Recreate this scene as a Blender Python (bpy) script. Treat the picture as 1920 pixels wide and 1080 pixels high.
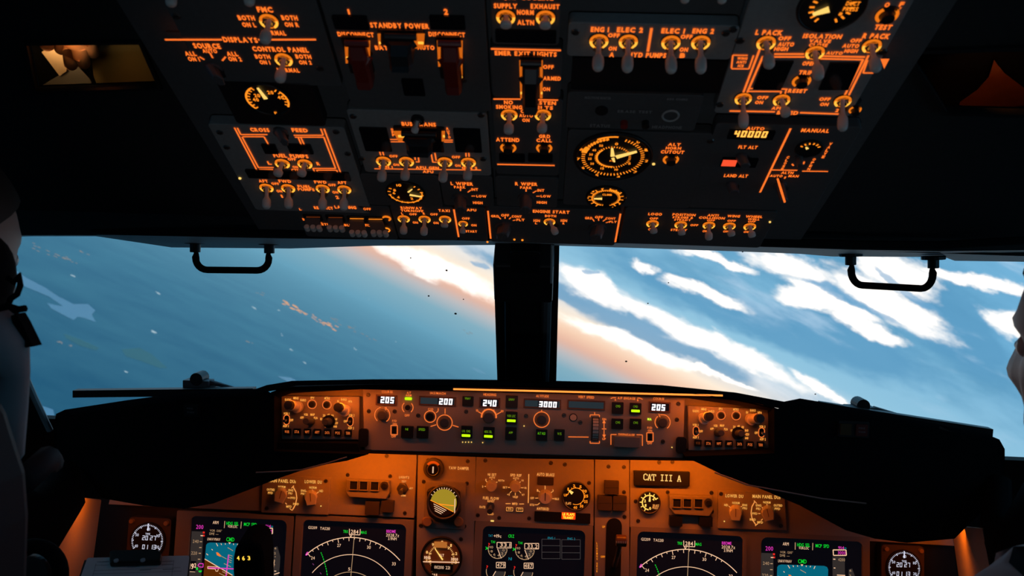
import bpy, bmesh, math, random
from mathutils import Vector, Matrix
random.seed(7)
for o in list(bpy.data.objects): bpy.data.objects.remove(o, do_unlink=True)
SC = bpy.context.scene
C = SC.collection
rad = math.radians
PI = math.pi
F = 1500.0                                  # focal length in pixels of a 1920 wide frame
# ------------------------------------------------------------------ camera
EYE = Vector((0, 0, 1.25))
_yaw, _pit, _rol = rad(2.2), rad(-4.0), rad(1.9)
FWD = Vector((-math.sin(_yaw)*math.cos(_pit), math.cos(_yaw)*math.cos(_pit), math.sin(_pit)))
_r = FWD.cross(Vector((0, 0, 1))).normalized()
_u = _r.cross(FWD)
RGT = _r*math.cos(_rol) + _u*math.sin(_rol)
UPV = -_r*math.sin(_rol) + _u*math.cos(_rol)
cd = bpy.data.cameras.new('camera')
cam = bpy.data.objects.new('camera', cd)
C.objects.link(cam)
cam.matrix_world = Matrix(((RGT.x, UPV.x, -FWD.x, EYE.x), (RGT.y, UPV.y, -FWD.y, EYE.y), (RGT.z, UPV.z, -FWD.z, EYE.z), (0, 0, 0, 1)))
cd.sensor_width = 36.0
cd.lens = 36.0*F/1920
cd.clip_start = 0.02
cd.clip_end = 100000
cd.dof.use_dof = True
cd.dof.focus_distance = 1.25
cd.dof.aperture_fstop = 9.0
SC.camera = cam

def ray(px, py):
    return FWD + RGT*((px-960)/F) - UPV*((py-540)/F)

# ------------------------------------------------------------------ exposure
SC.view_settings.view_transform = 'Standard'
SC.view_settings.look = 'None'
SC.view_settings.exposure = 0.0
SC.view_settings.gamma = 1.0
SC.view_settings.use_curve_mapping = False
cy = SC.cycles
cy.max_bounces = 6
cy.diffuse_bounces = 3
cy.glossy_bounces = 3
cy.transmission_bounces = 4
cy.transparent_max_bounces = 12
cy.sample_clamp_indirect = 3.0
cy.caustics_reflective = False
cy.caustics_refractive = False
cy.use_denoising = True

# ------------------------------------------------------------------ sky of the dusk outside (the aircraft banks to the left)
HA, HB = ray(620, 476), ray(1140, 722)
HN = HA.cross(HB).normalized()
if HN.dot(ray(1600, 500)) < 0: HN = -HN     # up, away from the ground
HG = (FWD - HN*FWD.dot(HN)).normalized()    # level heading
HE = HG.cross(HN).normalized()              # level, to the right
def st(px, py):                             # direction seen there as sky coordinates
    d = ray(px, py)
    g = d.dot(HG)
    return d.dot(HE)/g, d.dot(HN)/g
def lin(r, g, b):
    return tuple((c/255/12.92 if c/255 <= .04045 else ((c/255+.055)/1.055)**2.4) for c in (r, g, b))
W = bpy.data.worlds.new('dusk_sky')
SC.world = W
W.use_nodes = True
wt = W.node_tree
wt.nodes.clear()
def wn(t, **k):
    n = wt.nodes.new(t)
    for a, b in k.items(): setattr(n, a, b)
    return n
def wl(a, b): wt.links.new(a, b)
def wmath(op, a, b=None, clamp=False):
    n = wn('ShaderNodeMath', operation=op, use_clamp=clamp)
    for i, x in enumerate((a, b)):
        if x is None: continue
        if isinstance(x, (int, float)): n.inputs[i].default_value = x
        else: wl(x, n.inputs[i])
    return n.outputs[0]
def wdot(v, c):
    n = wn('ShaderNodeVectorMath', operation='DOT_PRODUCT')
    wl(v, n.inputs[0])
    n.inputs[1].default_value = c
    return n.outputs['Value']
def wmix(f, a, b):
    n = wn('ShaderNodeMix', data_type='RGBA')
    for i, x in ((0, f), (6, a), (7, b)):
        if isinstance(x, tuple): n.inputs[i].default_value = x + (1,)
        elif isinstance(x, float): n.inputs[i].default_value = x
        else: wl(x, n.inputs[i])
    return n.outputs[2]
def wrange(v, a, b, c=0.0, d=1.0, smooth=True):
    n = wn('ShaderNodeMapRange', interpolation_type='SMOOTHSTEP' if smooth else 'LINEAR')
    wl(v, n.inputs[0])
    for i, x in enumerate((a, b, c, d)): n.inputs[i+1].default_value = x
    return n.outputs[0]
D = wn('ShaderNodeTexCoord').outputs['Generated']
dn, de, dg = wdot(D, HN), wdot(D, HE), wdot(D, HG)
dgc = wmath('MAXIMUM', dg, 0.12)
S_, T_ = wmath('DIVIDE', de, dgc), wmath('DIVIDE', dn, dgc)
cs = wn('ShaderNodeCombineXYZ')
wl(S_, cs.inputs[0]); wl(T_, cs.inputs[1])
ST = cs.outputs[0]
def wnoise(scale, sx, sy, rot=0, detail=6, rough=.55, off=(0, 0)):
    m = wn('ShaderNodeMapping')
    wl(ST, m.inputs[0])
    m.inputs['Location'].default_value = (off[0], off[1], 0)
    m.inputs['Rotation'].default_value = (0, 0, rot)
    m.inputs['Scale'].default_value = (sx, sy, 1)
    n = wn('ShaderNodeTexNoise')
    wl(m.outputs[0], n.inputs['Vector'])
    n.inputs['Scale'].default_value = scale
    n.inputs['Detail'].default_value = detail
    n.inputs['Roughness'].default_value = rough
    return n
# domain warp for ragged cloud edges
nz = wnoise(9, 1, 2.2, detail=7, rough=.62)
wv = wn('ShaderNodeVectorMath', operation='SUBTRACT')
wl(nz.outputs['Color'], wv.inputs[0]); wv.inputs[1].default_value = (.5, .5, .5)
ws = wn('ShaderNodeVectorMath', operation='MULTIPLY')
wl(wv.outputs[0], ws.inputs[0]); ws.inputs[1].default_value = (.12, .045, 0)
wa = wn('ShaderNodeVectorMath', operation='ADD')
wl(ST, wa.inputs[0]); wl(ws.outputs[0], wa.inputs[1])
WST = wa.outputs[0]
def streak(p, q, w, soft=.55):              # a long cloud from p to q (as seen there), w half width in pixels
    a, b = st(*p), st(*q)
    m = wn('ShaderNodeMapping', vector_type='TEXTURE')
    wl(WST, m.inputs[0])
    m.inputs['Location'].default_value = ((a[0]+b[0])/2, (a[1]+b[1])/2, 0)
    m.inputs['Rotation'].default_value = (0, 0, math.atan2(b[1]-a[1], b[0]-a[0]))
    m.inputs['Scale'].default_value = (math.hypot(b[0]-a[0], b[1]-a[1])/2, w/F, 1)
    l = wn('ShaderNodeVectorMath', operation='LENGTH')
    wl(m.outputs[0], l.inputs[0])
    return wrange(l.outputs['Value'], 1.6, .3, smooth=False)
n3 = wnoise(16, 1, 3.2, rot=-.1, detail=8, rough=.66, off=(5.3, 2.2))
n4 = wnoise(5, 1, 3.0, rot=-.15, detail=4, rough=.5, off=(2.3, 9.2))
def ragged(v, a, b, k=.55):
    e = wmath('ADD', v, wmath('MULTIPLY', wmath('SUBTRACT', n3.outputs[0], .5), k))
    e = wmath('ADD', e, wmath('MULTIPLY', wmath('SUBTRACT', n4.outputs[0], .5), k*1.1))
    return wrange(e, a, b)
def allmax(xs):
    r = xs[0]
    for x in xs[1:]: r = wmath('MAXIMUM', r, x)
    return r
tW = wmath('ADD', T_, wmath('MULTIPLY', wmath('SUBTRACT', nz.outputs[0], .5), .03))
# base gradient with height above the horizon
cr = wn('ShaderNodeValToRGB')
wl(wrange(T_, -.60, .60, smooth=False), cr.inputs[0])
el = cr.color_ramp.elements
stops = [(-.60, (26, 76, 106)), (-.30, (38, 94, 126)), (-.12, (76, 134, 164)), (-.035, (102, 158, 184)), (-.004, (130, 172, 190)), (.012, (184, 186, 190)),
         (.026, (228, 180, 160)), (.040, (246, 206, 178)), (.056, (255, 236, 214)), (.085, (226, 232, 238)), (.12, (144, 194, 220)), (.25, (112, 174, 212)), (.6, (116, 178, 216))]
while len(el) < len(stops): el.new(.5)
for e, (t, c) in zip(el, stops):
    e.position = (t+.6)/1.2
    e.color = lin(*c) + (1,)
sky = cr.outputs[0]
# grey blue cloud deck over the light band and above
n1 = wnoise(3.2, 1, 3.4, rot=-.12, detail=8, rough=.6, off=(3.1, .4))
deck = wmath('MULTIPLY', wrange(n1.outputs[0], .40, .66), wrange(tW, .05, .10))
sky = wmix(wmath('MULTIPLY', deck, .75), sky, lin(84, 146, 184))
blue = allmax([streak((870, 462), (1230, 632), 16), streak((1060, 560), (1420, 720), 22), streak((1040, 535), (1300, 640), 20),
               streak((1150, 480), (1640, 700), 34), streak((1380, 560), (1760, 720), 44), streak((1700, 520), (1900, 720), 60)])
sky = wmix(wmath('MULTIPLY', ragged(blue, .25, .75), .82), sky, lin(90, 152, 192))
n2 = wnoise(5, 1, 4.5, rot=-.2, detail=7, rough=.6, off=(1.3, 7.2))
pale = wmath('MULTIPLY', wrange(n2.outputs[0], .52, .72), wrange(T_, .10, .2))
sky = wmix(wmath('MULTIPLY', pale, .68), sky, lin(190, 216, 238))
white = allmax([streak((1130, 535), (1535, 748), 18), streak((1075, 500), (1190, 570), 16), streak((1045, 492), (1165, 560), 26), streak((1185, 488), (1260, 512), 9), streak((1255, 520), (1395, 575), 14),
                streak((1040, 592), (1330, 700), 15), streak((1250, 675), (1420, 730), 6), streak((1395, 468), (1600, 545), 22), streak((1470, 520), (1650, 605), 18), streak((1550, 505), (1775, 625), 27), streak((1590, 468), (1775, 555), 36), streak((1440, 535), (1640, 600), 18),
                streak((1690, 505), (1930, 545), 14), streak((1850, 590), (1990, 640), 24), streak((1560, 590), (1690, 640), 16), streak((1280, 470), (1420, 500), 10), streak((1490, 705), (1600, 765), 9), streak((700, 452), (935, 556), 20)])
sky = wmix(wmath('MULTIPLY', ragged(white, .30, .78, .8), .96), sky, (1.25, 1.16, 1.08))
hole = allmax([streak((880, 488), (925, 508), 5), streak((1640, 500), (1760, 590), 9), streak((1500, 520), (1700, 605), 9), streak((1090, 500), (1115, 510), 7)])
sky = wmix(wmath('MULTIPLY', ragged(hole, .40, .70), .7), sky, lin(110, 165, 205))
# below the horizon only haze
bg = wn('ShaderNodeBackground')
wl(sky, bg.inputs[0])
bg.inputs[1].default_value = 1.12
wo = wn('ShaderNodeOutputWorld')
wl(bg.outputs[0], wo.inputs[0])

# ------------------------------------------------------------------ lamps of the cockpit and an added overhead fill
def area(name, loc, target, sx, sy, power, col):
    l = bpy.data.lights.new(name, 'AREA')
    l.shape = 'RECTANGLE'; l.size = sx; l.size_y = sy; l.energy = power; l.color = col
    o = bpy.data.objects.new(name, l)
    C.objects.link(o)
    o.location = loc
    o.rotation_euler = (Vector(target)-Vector(loc)).to_track_quat('-Z', 'Y').to_euler()
    return o
_l = bpy.data.lights.new('overhead_fill_spot', 'SPOT')
_l.energy = 1.9; _l.color = (.74, .87, 1.0); _l.spot_size = rad(52); _l.spot_blend = .7; _l.shadow_soft_size = .03  # cool fill added below the eye to brighten the overhead plates
_o = bpy.data.objects.new('overhead_fill_spot', _l); C.objects.link(_o); _o.location = (0, -.1, .70)
_o.rotation_euler = Vector((0, .90, .62)).to_track_quat('-Z', 'Y').to_euler()
AMB = (1.0, .155, .004)

# ------------------------------------------------------------------ materials
MATS = {}
def mat(name, base=(.5, .5, .5), rough=.6, metal=0.0, emit=None, es=1.0, spec=.5, bump=0, bscale=200, vary=0):
    if name in MATS: return MATS[name]
    m = bpy.data.materials.new(name)
    m.use_nodes = True
    t = m.node_tree
    b = t.nodes['Principled BSDF']
    b.inputs['Base Color'].default_value = base + (1,)
    b.inputs['Roughness'].default_value = rough
    b.inputs['Metallic'].default_value = metal
    b.inputs['Specular IOR Level'].default_value = spec
    if emit:
        b.inputs['Emission Color'].default_value = emit + (1,)
        b.inputs['Emission Strength'].default_value = es
    if bump or vary:
        tc = t.nodes.new('ShaderNodeTexCoord')
        n = t.nodes.new('ShaderNodeTexNoise')
        n.inputs['Scale'].default_value = bscale
        n.inputs['Detail'].default_value = 3
        t.links.new(tc.outputs['Object'], n.inputs['Vector'])
        if bump:
            bp = t.nodes.new('ShaderNodeBump')
            bp.inputs['Strength'].default_value = bump
            bp.inputs['Distance'].default_value = .0006
            t.links.new(n.outputs[0], bp.inputs['Height'])
            t.links.new(bp.outputs[0], b.inputs['Normal'])
        if vary:
            mx = t.nodes.new('ShaderNodeMix')
            mx.data_type = 'RGBA'
            t.links.new(n.outputs[0], mx.inputs[0])
            mx.inputs[6].default_value = tuple(c*(1-vary) for c in base)+(1,)
            mx.inputs[7].default_value = tuple(min(1, c*(1+vary)) for c in base)+(1,)
            t.links.new(mx.outputs[2], b.inputs['Base Color'])
    MATS[name] = m
    return m
M_PLATE = mat('overhead_grey_paint', (.30, .30, .29), .65, bump=.3, vary=.15)
M_PDARK = mat('overhead_dark_paint', (.10, .10, .10), .7, bump=.3, vary=.15)
M_BLACK = mat('black_plastic', (.012, .012, .013), .45)
M_SOFT = mat('black_soft_trim', (.007, .007, .008), .85, spec=.12, bump=.5, bscale=400)
M_LINER = mat('dark_liner', (.03, .03, .03), .8, spec=.2, bump=.4, vary=.2)
M_HEAD = mat('header_grey_paint', (.34, .38, .40), .6, vary=.1)
M_HEADER = mat('header_light_grey_paint', (.62, .66, .68), .55, vary=.05)
M_PANEL = mat('panel_grey_paint', (.46, .42, .36), .6, bump=.35, bscale=900, vary=.12)
M_BEZEL = mat('bezel_grey_paint', (.34, .31, .27), .55, bump=.35, bscale=900, vary=.1)
M_KNOB = mat('grey_knob_plastic', (.82, .76, .66), .5)
M_DKNOB = mat('dark_knob_plastic', (.10, .10, .105), .45)
M_LEVER = mat('lever_plastic', (.78, .72, .66), .45)
M_METAL = mat('worn_metal', (.55, .54, .52), .35, metal=1.0)
M_SCREW = mat('dark_screw_metal', (.16, .15, .14), .4, metal=.8)
M_GLASS = mat('dark_window_glass', (.01, .01, .012), .12, spec=.6)
M_SCREEN = mat('dark_screen', (.012, .012, .016), .25, spec=.4, emit=(.2, .25, .5), es=.006)
M_RED = mat('red_guard_plastic', (.20, .012, .008), .4)
M_AMBERDK = mat('unlit_amber_lens', (.10, .05, .012), .35)
M_REDDK = mat('unlit_red_lens', (.16, .02, .015), .35)
M_GREENDK = mat('unlit_lens', (.07, .055, .04), .5)
def em(name, rgb, s=1.0): return mat(name, (.02, .02, .02), .6, emit=lin(*rgb), es=s, spec=0)
E_TXT = em('amber_backlit_lettering', (255, 116, 36), 1.3)
E_LINE = em('amber_backlit_line', (255, 116, 40), 1.1)
E_RING = em('amber_collar_glow', (255, 128, 24), .85)  # painted glow for switch collars that only reflect the backlight
E_CRES = em('amber_painted_hot_glow', (255, 178, 60), 1.35)  # painted bright sides of that glow, also on the guard bars
E_HOT = em('amber_lit_needle', (255, 205, 105), 1.15)
E_GAUGE = em('amber_gauge_lighting', (255, 138, 30), 1.25)
E_MCP = em('amber_mcp_lettering', (255, 122, 52), .95)
E_MAIN = em('amber_panel_lettering', (255, 160, 78), .95)
E_DIM = em('dim_amber_lettering', (120, 52, 16), .8)
E_SEG = em('white_segment_digits', (250, 250, 255), 1.8)
E_SEGB = em('amber_segment_digits', (255, 172, 70), 1.7)
E_GRN = em('green_button_bar', (190, 250, 10), 1.25)
E_GRNT = em('green_button_text', (120, 170, 20), .8)
E_WHT = em('screen_white', (255, 205, 165), .95)
E_WHD = em('screen_dim_white', (200, 160, 120), .8)
E_G = em('screen_green', (10, 215, 50), .95)
E_MG = em('screen_magenta', (235, 60, 190), .95)
E_CY = em('screen_cyan', (20, 140, 160), .9)
E_R = em('screen_red', (235, 40, 30), .95)
E_TEAL = em('screen_sky_blue', (2, 104, 128), .9)
E_BRN = em('screen_earth_brown', (94, 42, 4), .9)
E_TAPE = em('screen_tape_grey', (52, 46, 44), .9)
E_CLK = em('white_clock_digits', (225, 225, 245), .95)
E_LCD = em('lcd_backlight', (34, 48, 54), .9)
E_FLAPS = em('orange_lit_caption', (255, 60, 8), 1.0)
E_REDLCD = em('red_lit_window', (255, 84, 48), 1.0)

# ------------------------------------------------------------------ object plumbing
WM = {}
def link(o, parent, M):
    C.objects.link(o)
    WM[o.name] = M
    if parent is not None:
        o.parent = parent
        o.matrix_basis = WM[parent.name].inverted() @ M
    else:
        o.matrix_basis = M
    return o
def tag(o, label=None, cat=None, group=None, kind=None):
    if label: o['label'] = label
    if cat: o['category'] = cat
    if group: o['group'] = group
    if kind: o['kind'] = kind
    return o
def thing(name, M, label, cat, group=None):
    o = bpy.data.objects.new(name, None)
    o.empty_display_size = .02
    link(o, None, M)
    return tag(o, label, cat, group)
class Pl:                                    # a real plane in the cockpit; U to the right, V up the plane, N out of it
    def __init__(s, px, py, depth, tilt=None, V=None):
        s.O = EYE + ray(px, py)*depth
        s.U = Vector((1, 0, 0))
        s.V = V if V else Vector((0, math.sin(rad(tilt)), math.cos(rad(tilt))))
        s.V = s.V.normalized()
        s.N = s.U.cross(s.V)
    def uv(s, px, py, h=0.0):
        d = ray(px, py)
        k = (s.O + s.N*h - EYE).dot(s.N)/d.dot(s.N)
        w = EYE + d*k - s.O
        return (w.dot(s.U), w.dot(s.V))
    def pt(s, u, v, h=0.0): return s.O + s.U*u + s.V*v + s.N*h
    def at(s, px, py, h=0.0): return s.pt(*s.uv(px, py, h), h)
    def sc(s, px, py, h=0.0):                # metres per pixel across
        a, b = s.uv(px-.5, py, h), s.uv(px+.5, py, h)
        return abs(b[0]-a[0])
    def scv(s, px, py, h=0.0):
        a, b = s.uv(px, py-.5, h), s.uv(px, py+.5, h)
        return abs(b[1]-a[1])
    def mat(s, px, py, h=0.0):
        p = s.at(px, py, h)
        return Matrix(((s.U.x, s.V.x, s.N.x, p.x), (s.U.y, s.V.y, s.N.y, p.y), (s.U.z, s.V.z, s.N.z, p.z), (0, 0, 0, 1)))
# glyphs of the built-in font, each turned into a flat mesh once
GL = {}
def glyph(ch, bold):
    k = (ch, bold)
    if k in GL: return GL[k]
    def meas(body):
        cu = bpy.data.curves.new('g', 'FONT')
        cu.body = body; cu.size = 1; cu.offset = bold; cu.resolution_u = 2
        ob = bpy.data.objects.new('g', cu)
        me = ob.to_mesh()
        vs = [(v.co.x, v.co.y) for v in me.vertices]
        fs = [tuple(p.vertices) for p in me.polygons]
        ob.to_mesh_clear()
        bpy.data.objects.remove(ob); bpy.data.curves.remove(cu)
        return vs, fs
    vs, fs = meas(ch)
    if vs:
        x0, x1 = min(v[0] for v in vs), max(v[0] for v in vs)
    else: x0, x1 = 0, .28
    GL[k] = ([(x-x0, y) for x, y in vs], fs, x1-x0)
    return GL[k]
SEG = {'0': 'abcdef', '1': 'bc', '2': 'abged', '3': 'abgcd', '4': 'fgbc', '5': 'afgcd', '6': 'afgedc', '7': 'abc', '8': 'abcdefg', '9': 'abfgcd'}
class MB:                                    # collects shapes (world points) into one mesh
    def __init__(s): s.v, s.f, s.m, s.ml = [], [], [], []
    def mi(s, m):
        if m not in s.ml: s.ml.append(m)
        return s.ml.index(m)
    def add(s, pts, faces, m):
        b = len(s.v); i = s.mi(m)
        s.v += [Vector(p) for p in pts]
        for f in faces:
            s.f.append(tuple(b+k for k in f)); s.m.append(i)
    def poly(s, pl, uvs, h, m): s.add([pl.pt(u, v, h) for u, v in uvs], [tuple(range(len(uvs)))], m)
    def prism(s, pl, uvs, h0, h1, m, taper=0.0):
        n = len(uvs)
        cu = sum(u for u, v in uvs)/n; cv = sum(v for u, v in uvs)/n
        top = [(cu+(u-cu)*(1-taper), cv+(v-cv)*(1-taper)) for u, v in uvs]
        p = [pl.pt(u, v, h0) for u, v in uvs]+[pl.pt(u, v, h1) for u, v in top]
        s.add(p, [tuple(range(n-1, -1, -1)), tuple(range(n, 2*n))]+[(i, (i+1) % n, n+(i+1) % n, n+i) for i in range(n)], m)
    def quad(s, pl, x0, y0, x1, y1, h0, h1, m, r=0.0, taper=0.0):   # pixel rectangle on the plane as a slab with rounded corners
        a, b = pl.uv((x0+x1)/2, y0, h1), pl.uv((x0+x1)/2, y1, h1)
        l, rr = pl.uv(x0, (y0+y1)/2, h1), pl.uv(x1, (y0+y1)/2, h1)
        s.rect(pl, (l[0]+rr[0])/2, (a[1]+b[1])/2, rr[0]-l[0], a[1]-b[1], h0, h1, m, r, taper)
    def rect(s, pl, cu, cv, w, hh, h0, h1, m, r=0.0, taper=0.0):
        s.prism(pl, rrect(cu, cv, w, hh, r), h0, h1, m, taper)
    def disk(s, pl, c, r, h0, h1, m, n=24, taper=0.0, ry=None):
        s.prism(pl, [(c[0]+r*math.cos(2*PI*i/n), c[1]+(ry or r)*math.sin(2*PI*i/n)) for i in range(n)], h0, h1, m, taper)
    def arc(s, pl, c, r0, r1, a0, a1, h, m, n=24, ry=1.0):          # flat arc, degrees from right, counter-clockwise
        p = []
        for i in range(n+1):
            a = rad(a0+(a1-a0)*i/n)
            for r in (r0, r1): p.append(pl.pt(c[0]+r*math.cos(a), c[1]+r*ry*math.sin(a), h))
        s.add(p, [(2*i, 2*i+1, 2*i+3, 2*i+2) for i in range(n)], m)
    def ring(s, pl, c, r, rt, h, m, n=24, k=8, a0=0, a1=360, flat=1.0):   # torus
        full = a1-a0 >= 360
        p = []
        for i in range(n if full else n+1):
            a = rad(a0+(a1-a0)*i/n)
            for j in range(k):
                b = 2*PI*j/k
                q = r+rt*math.cos(b)
                p.append(pl.pt(c[0]+q*math.cos(a), c[1]+q*math.sin(a), h+rt*flat*math.sin(b)))
        nn = n
        s.add(p, [((i % n if full else i)*k+j, (i % n if full else i)*k+(j+1) % k, ((i+1) % n if full else i+1)*k+(j+1) % k, ((i+1) % n if full else i+1)*k+j) for i in range(nn) for j in range(k)], m)
    def seg(s, pl, a, b, w, h, m):           # flat line between plane points
        dx, dy = b[0]-a[0], b[1]-a[1]
        L = math.hypot(dx, dy) or 1
        nx, ny = -dy/L*w/2, dx/L*w/2
        s.poly(pl, [(a[0]-nx, a[1]-ny), (b[0]-nx, b[1]-ny), (b[0]+nx, b[1]+ny), (a[0]+nx, a[1]+ny)], h, m)
    def line(s, pl, x0, y0, x1, y1, m, w=3.0, h=.0006):
        s.seg(pl, pl.uv(x0, y0, h), pl.uv(x1, y1, h), w*pl.sc((x0+x1)/2, (y0+y1)/2), h, m)
    def box(s, x0, x1, y0, y1, z0, z1, m):
        p = [(x, y, z) for z in (z0, z1) for x, y in ((x0, y0), (x1, y0), (x1, y1), (x0, y1))]
        s.add(p, [(3, 2, 1, 0), (4, 5, 6, 7), (0, 1, 5, 4), (1, 2, 6, 5), (2, 3, 7, 6), (3, 0, 4, 7)], m)
    def tube(s, pts, rs, m, k=10, cap=True):
        pts = [Vector(p) for p in pts]
        if not isinstance(rs, (list, tuple)): rs = [rs]*len(pts)
        base = len(s.v); i = s.mi(m)
        ref = None
        for j, p in enumerate(pts):
            t = (pts[min(j+1, len(pts)-1)]-pts[max(j-1, 0)]).normalized()
            if ref is None: ref = t.orthogonal().normalized()
            ref = (ref - t*ref.dot(t)).normalized()
            b = t.cross(ref)
            for q in range(k):
                a = 2*PI*q/k
                s.v.append(p + (ref*math.cos(a)+b*math.sin(a))*rs[j])
        for j in range(len(pts)-1):
            for q in range(k):
                s.f.append((base+j*k+q, base+j*k+(q+1) % k, base+(j+1)*k+(q+1) % k, base+(j+1)*k+q)); s.m.append(i)
        if cap:
            s.f.append(tuple(base+q for q in range(k-1, -1, -1))); s.m.append(i)
            s.f.append(tuple(base+(len(pts)-1)*k+q for q in range(k))); s.m.append(i)
    def glyphs(s, pl, txt, cx, cy, w, hh, m, h=.0007, bold=.03, fit=True):   # text centred at plane point, w by hh metres
        gap = .11
        gs = [(glyph(ch, bold) if ch != ' ' else ([], [], .32)) for ch in txt]
        tot = sum(g[2] for g in gs)+gap*(len(gs)-1)
        ys = [v[1] for g in gs for v in g[0]]
        if not ys: return
        y0, y1 = min(0, min(ys)) if min(ys) < -.12 else 0, max(.5, max(ys))
        sx = w/tot; sy = hh/(y1-y0)
        x = 0; i = s.mi(m)
        for vs, fs, gw in gs:
            b = len(s.v)
            for (vx, vy) in vs: s.v.append(pl.pt(cx-w/2+(x+vx)*sx, cy-hh/2+(vy-y0)*sy, h))
            for f in fs:
                s.f.append(tuple(b+k for k in f)); s.m.append(i)
            x += gw+gap
    def text(s, pl, txt, px, py, w, hh, m, h=.0007, bold=.03):      # text where the photograph shows it, size in pixels
        u, v = pl.uv(px, py, h)
        s.glyphs(pl, txt, u, v, max(1.5, w-1)*pl.sc(px, py), max(1.5, hh-.8)*pl.scv(px, py), m, h, bold)
    def texts(s, pl, lst, m, h=.0007, bold=.03):
        for t in lst: s.text(pl, t[0], t[1], t[2], t[3], t[4], m, h, bold)
    def seg7(s, pl, txt, px, py, w, hh, m, h=.001, slant=.08, tk=.2):   # segment digits
        u, v = pl.uv(px, py, h)
        W_, H_ = w*pl.sc(px, py), hh*pl.scv(px, py)
        n = len(txt)
        cw = W_/(n-.22)
        dw = cw*.76
        t = H_*tk*.75
        x = u-W_/2
        for ch in txt:
            if ch in SEG:
                def P(a, b): return (x+a+slant*(b-H_/2), v-H_/2+b)
                g = t*.12
                R = {'a': ((0, H_-t), (dw, H_)), 'g': ((0, (H_-t)/2), (dw, (H_+t)/2)), 'd': ((0, 0), (dw, t)),
                     'f': ((0, H_/2+g), (t, H_-g)), 'b': ((dw-t, H_/2+g), (dw, H_-g)), 'e': ((0, g), (t, H_/2-g)), 'c': ((dw-t, g), (dw, H_/2-g))}
                for q in SEG[ch]:
                    (a, b), (c, d) = R[q]
                    s.poly(pl, [P(a, b), P(c, b), P(c, d), P(a, d)], h, m)
            elif ch == '.':
                s.poly(pl, [(x, v-H_/2), (x+t, v-H_/2), (x+t, v-H_/2+t), (x, v-H_/2+t)], h, m)
            x += cw
    def build(s, name, parent=None, M=None, smooth=False, bevel=0, sub=0):
        if M is None: M = WM[parent.name] if parent is not None else Matrix.Translation(sum(s.v, Vector())/max(1, len(s.v)))
        I = M.inverted()
        me = bpy.data.meshes.new(name)
        me.from_pydata([I @ p for p in s.v], [], s.f)
        for m in s.ml: me.materials.append(m)
        me.polygons.foreach_set('material_index', s.m)
        if smooth: me.polygons.foreach_set('use_smooth', [True]*len(me.polygons))
        me.update()
        o = bpy.data.objects.new(name, me)
        link(o, parent, M)
        if bevel:
            b = o.modifiers.new('bevel', 'BEVEL'); b.width = bevel; b.segments = 2; b.limit_method = 'ANGLE'
        if sub:
            b = o.modifiers.new('sub', 'SUBSURF'); b.levels = sub; b.render_levels = sub
        return o
def rrect(cu, cv, w, hh, r, n=4):
    if r <= 0: return [(cu-w/2, cv-hh/2), (cu+w/2, cv-hh/2), (cu+w/2, cv+hh/2), (cu-w/2, cv+hh/2)]
    r = min(r, w/2*.98, hh/2*.98)
    out = []
    for (x, y, a) in ((cu+w/2-r, cv+hh/2-r, 0), (cu-w/2+r, cv+hh/2-r, 90), (cu-w/2+r, cv-hh/2+r, 180), (cu+w/2-r, cv-hh/2+r, 270)):
        for i in range(n+1):
            b = rad(a+90*i/n)
            out.append((x+r*math.cos(b), y+r*math.sin(b)))
    return out
def holed(s_mb, pl, outer, holes, h0, h1, m):   # plate with openings: faces at h1 and walls to h0
    bm = bmesh.new()
    loops = []
    for lp in [outer]+holes:
        vs = [bm.verts.new((u, v, 0)) for u, v in lp]
        for i in range(len(vs)): bm.edges.new((vs[i], vs[(i+1) % len(vs)]))
        loops.append(lp)
    bmesh.ops.triangle_fill(bm, use_beauty=True, use_dissolve=False, edges=bm.edges[:], normal=(0, 0, 1))
    bm.verts.index_update()
    pts = [(v.co.x, v.co.y) for v in bm.verts]
    fc = [tuple(v.index for v in f.verts) for f in bm.faces]
    s_mb.add([pl.pt(u, v, h1) for u, v in pts], fc, m)
    bm.free()
    for lp in loops:
        n = len(lp)
        s_mb.add([pl.pt(u, v, h1) for u, v in lp]+[pl.pt(u, v, h0) for u, v in lp], [(i, (i+1) % n, n+(i+1) % n, n+i) for i in range(n)], m)
# ------------------------------------------------------------------ the real planes
OH = Pl(985, 292, .84, V=Vector((0, -math.cos(rad(30.7)), math.sin(rad(30.7)))))   # overhead panel, leaning down towards the windows
MCP = Pl(980, 790, 1.16, tilt=4)
MP = Pl(980, 1000, 1.32, tilt=9)
# ================================================================== the cockpit shell
TRIM = [0]
def struct(name, mb, **k):
    if name.startswith('trim'):
        TRIM[0] += 1; name = 'trim_%d' % TRIM[0]
    o = mb.build(name, None, Matrix.Translation(sum(mb.v, Vector())/len(mb.v)), **k)
    o['kind'] = 'structure'
    return o
WY = 1.22                                        # windshield plane runs from the header down to the glareshield
def onY(px, py, Y):                              # point seen at a pixel on the upright plane y = Y
    d = ray(px, py)
    return EYE + d*(Y/d.y)
_pa, _pb = onY(985, 462, 1.24), onY(985, 716, 1.50)
WS = Pl(985, 462, 1.0, V=(_pa-_pb))
WS.O = _pa
m = MB(); m.box(-1.25, 1.25, -1.1, 1.75, -.03, 0, M_LINER); struct('floor', m)
m = MB(); m.box(-1.25, 1.25, -1.14, -1.1, 0, 2.35, M_LINER); struct('wall_back', m)
m = MB(); m.box(-1.25, -1.2, -1.1, 1.75, 0, 1.02, M_LINER); m.box(-1.25, -1.2, -1.1, 1.75, 1.46, 2.2, M_LINER); m.box(-1.25, -1.2, -1.1, .15, 1.02, 1.46, M_LINER); m.box(-1.25, -1.2, 1.12, 1.75, 1.02, 1.46, M_LINER); struct('wall_left', m)
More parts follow.
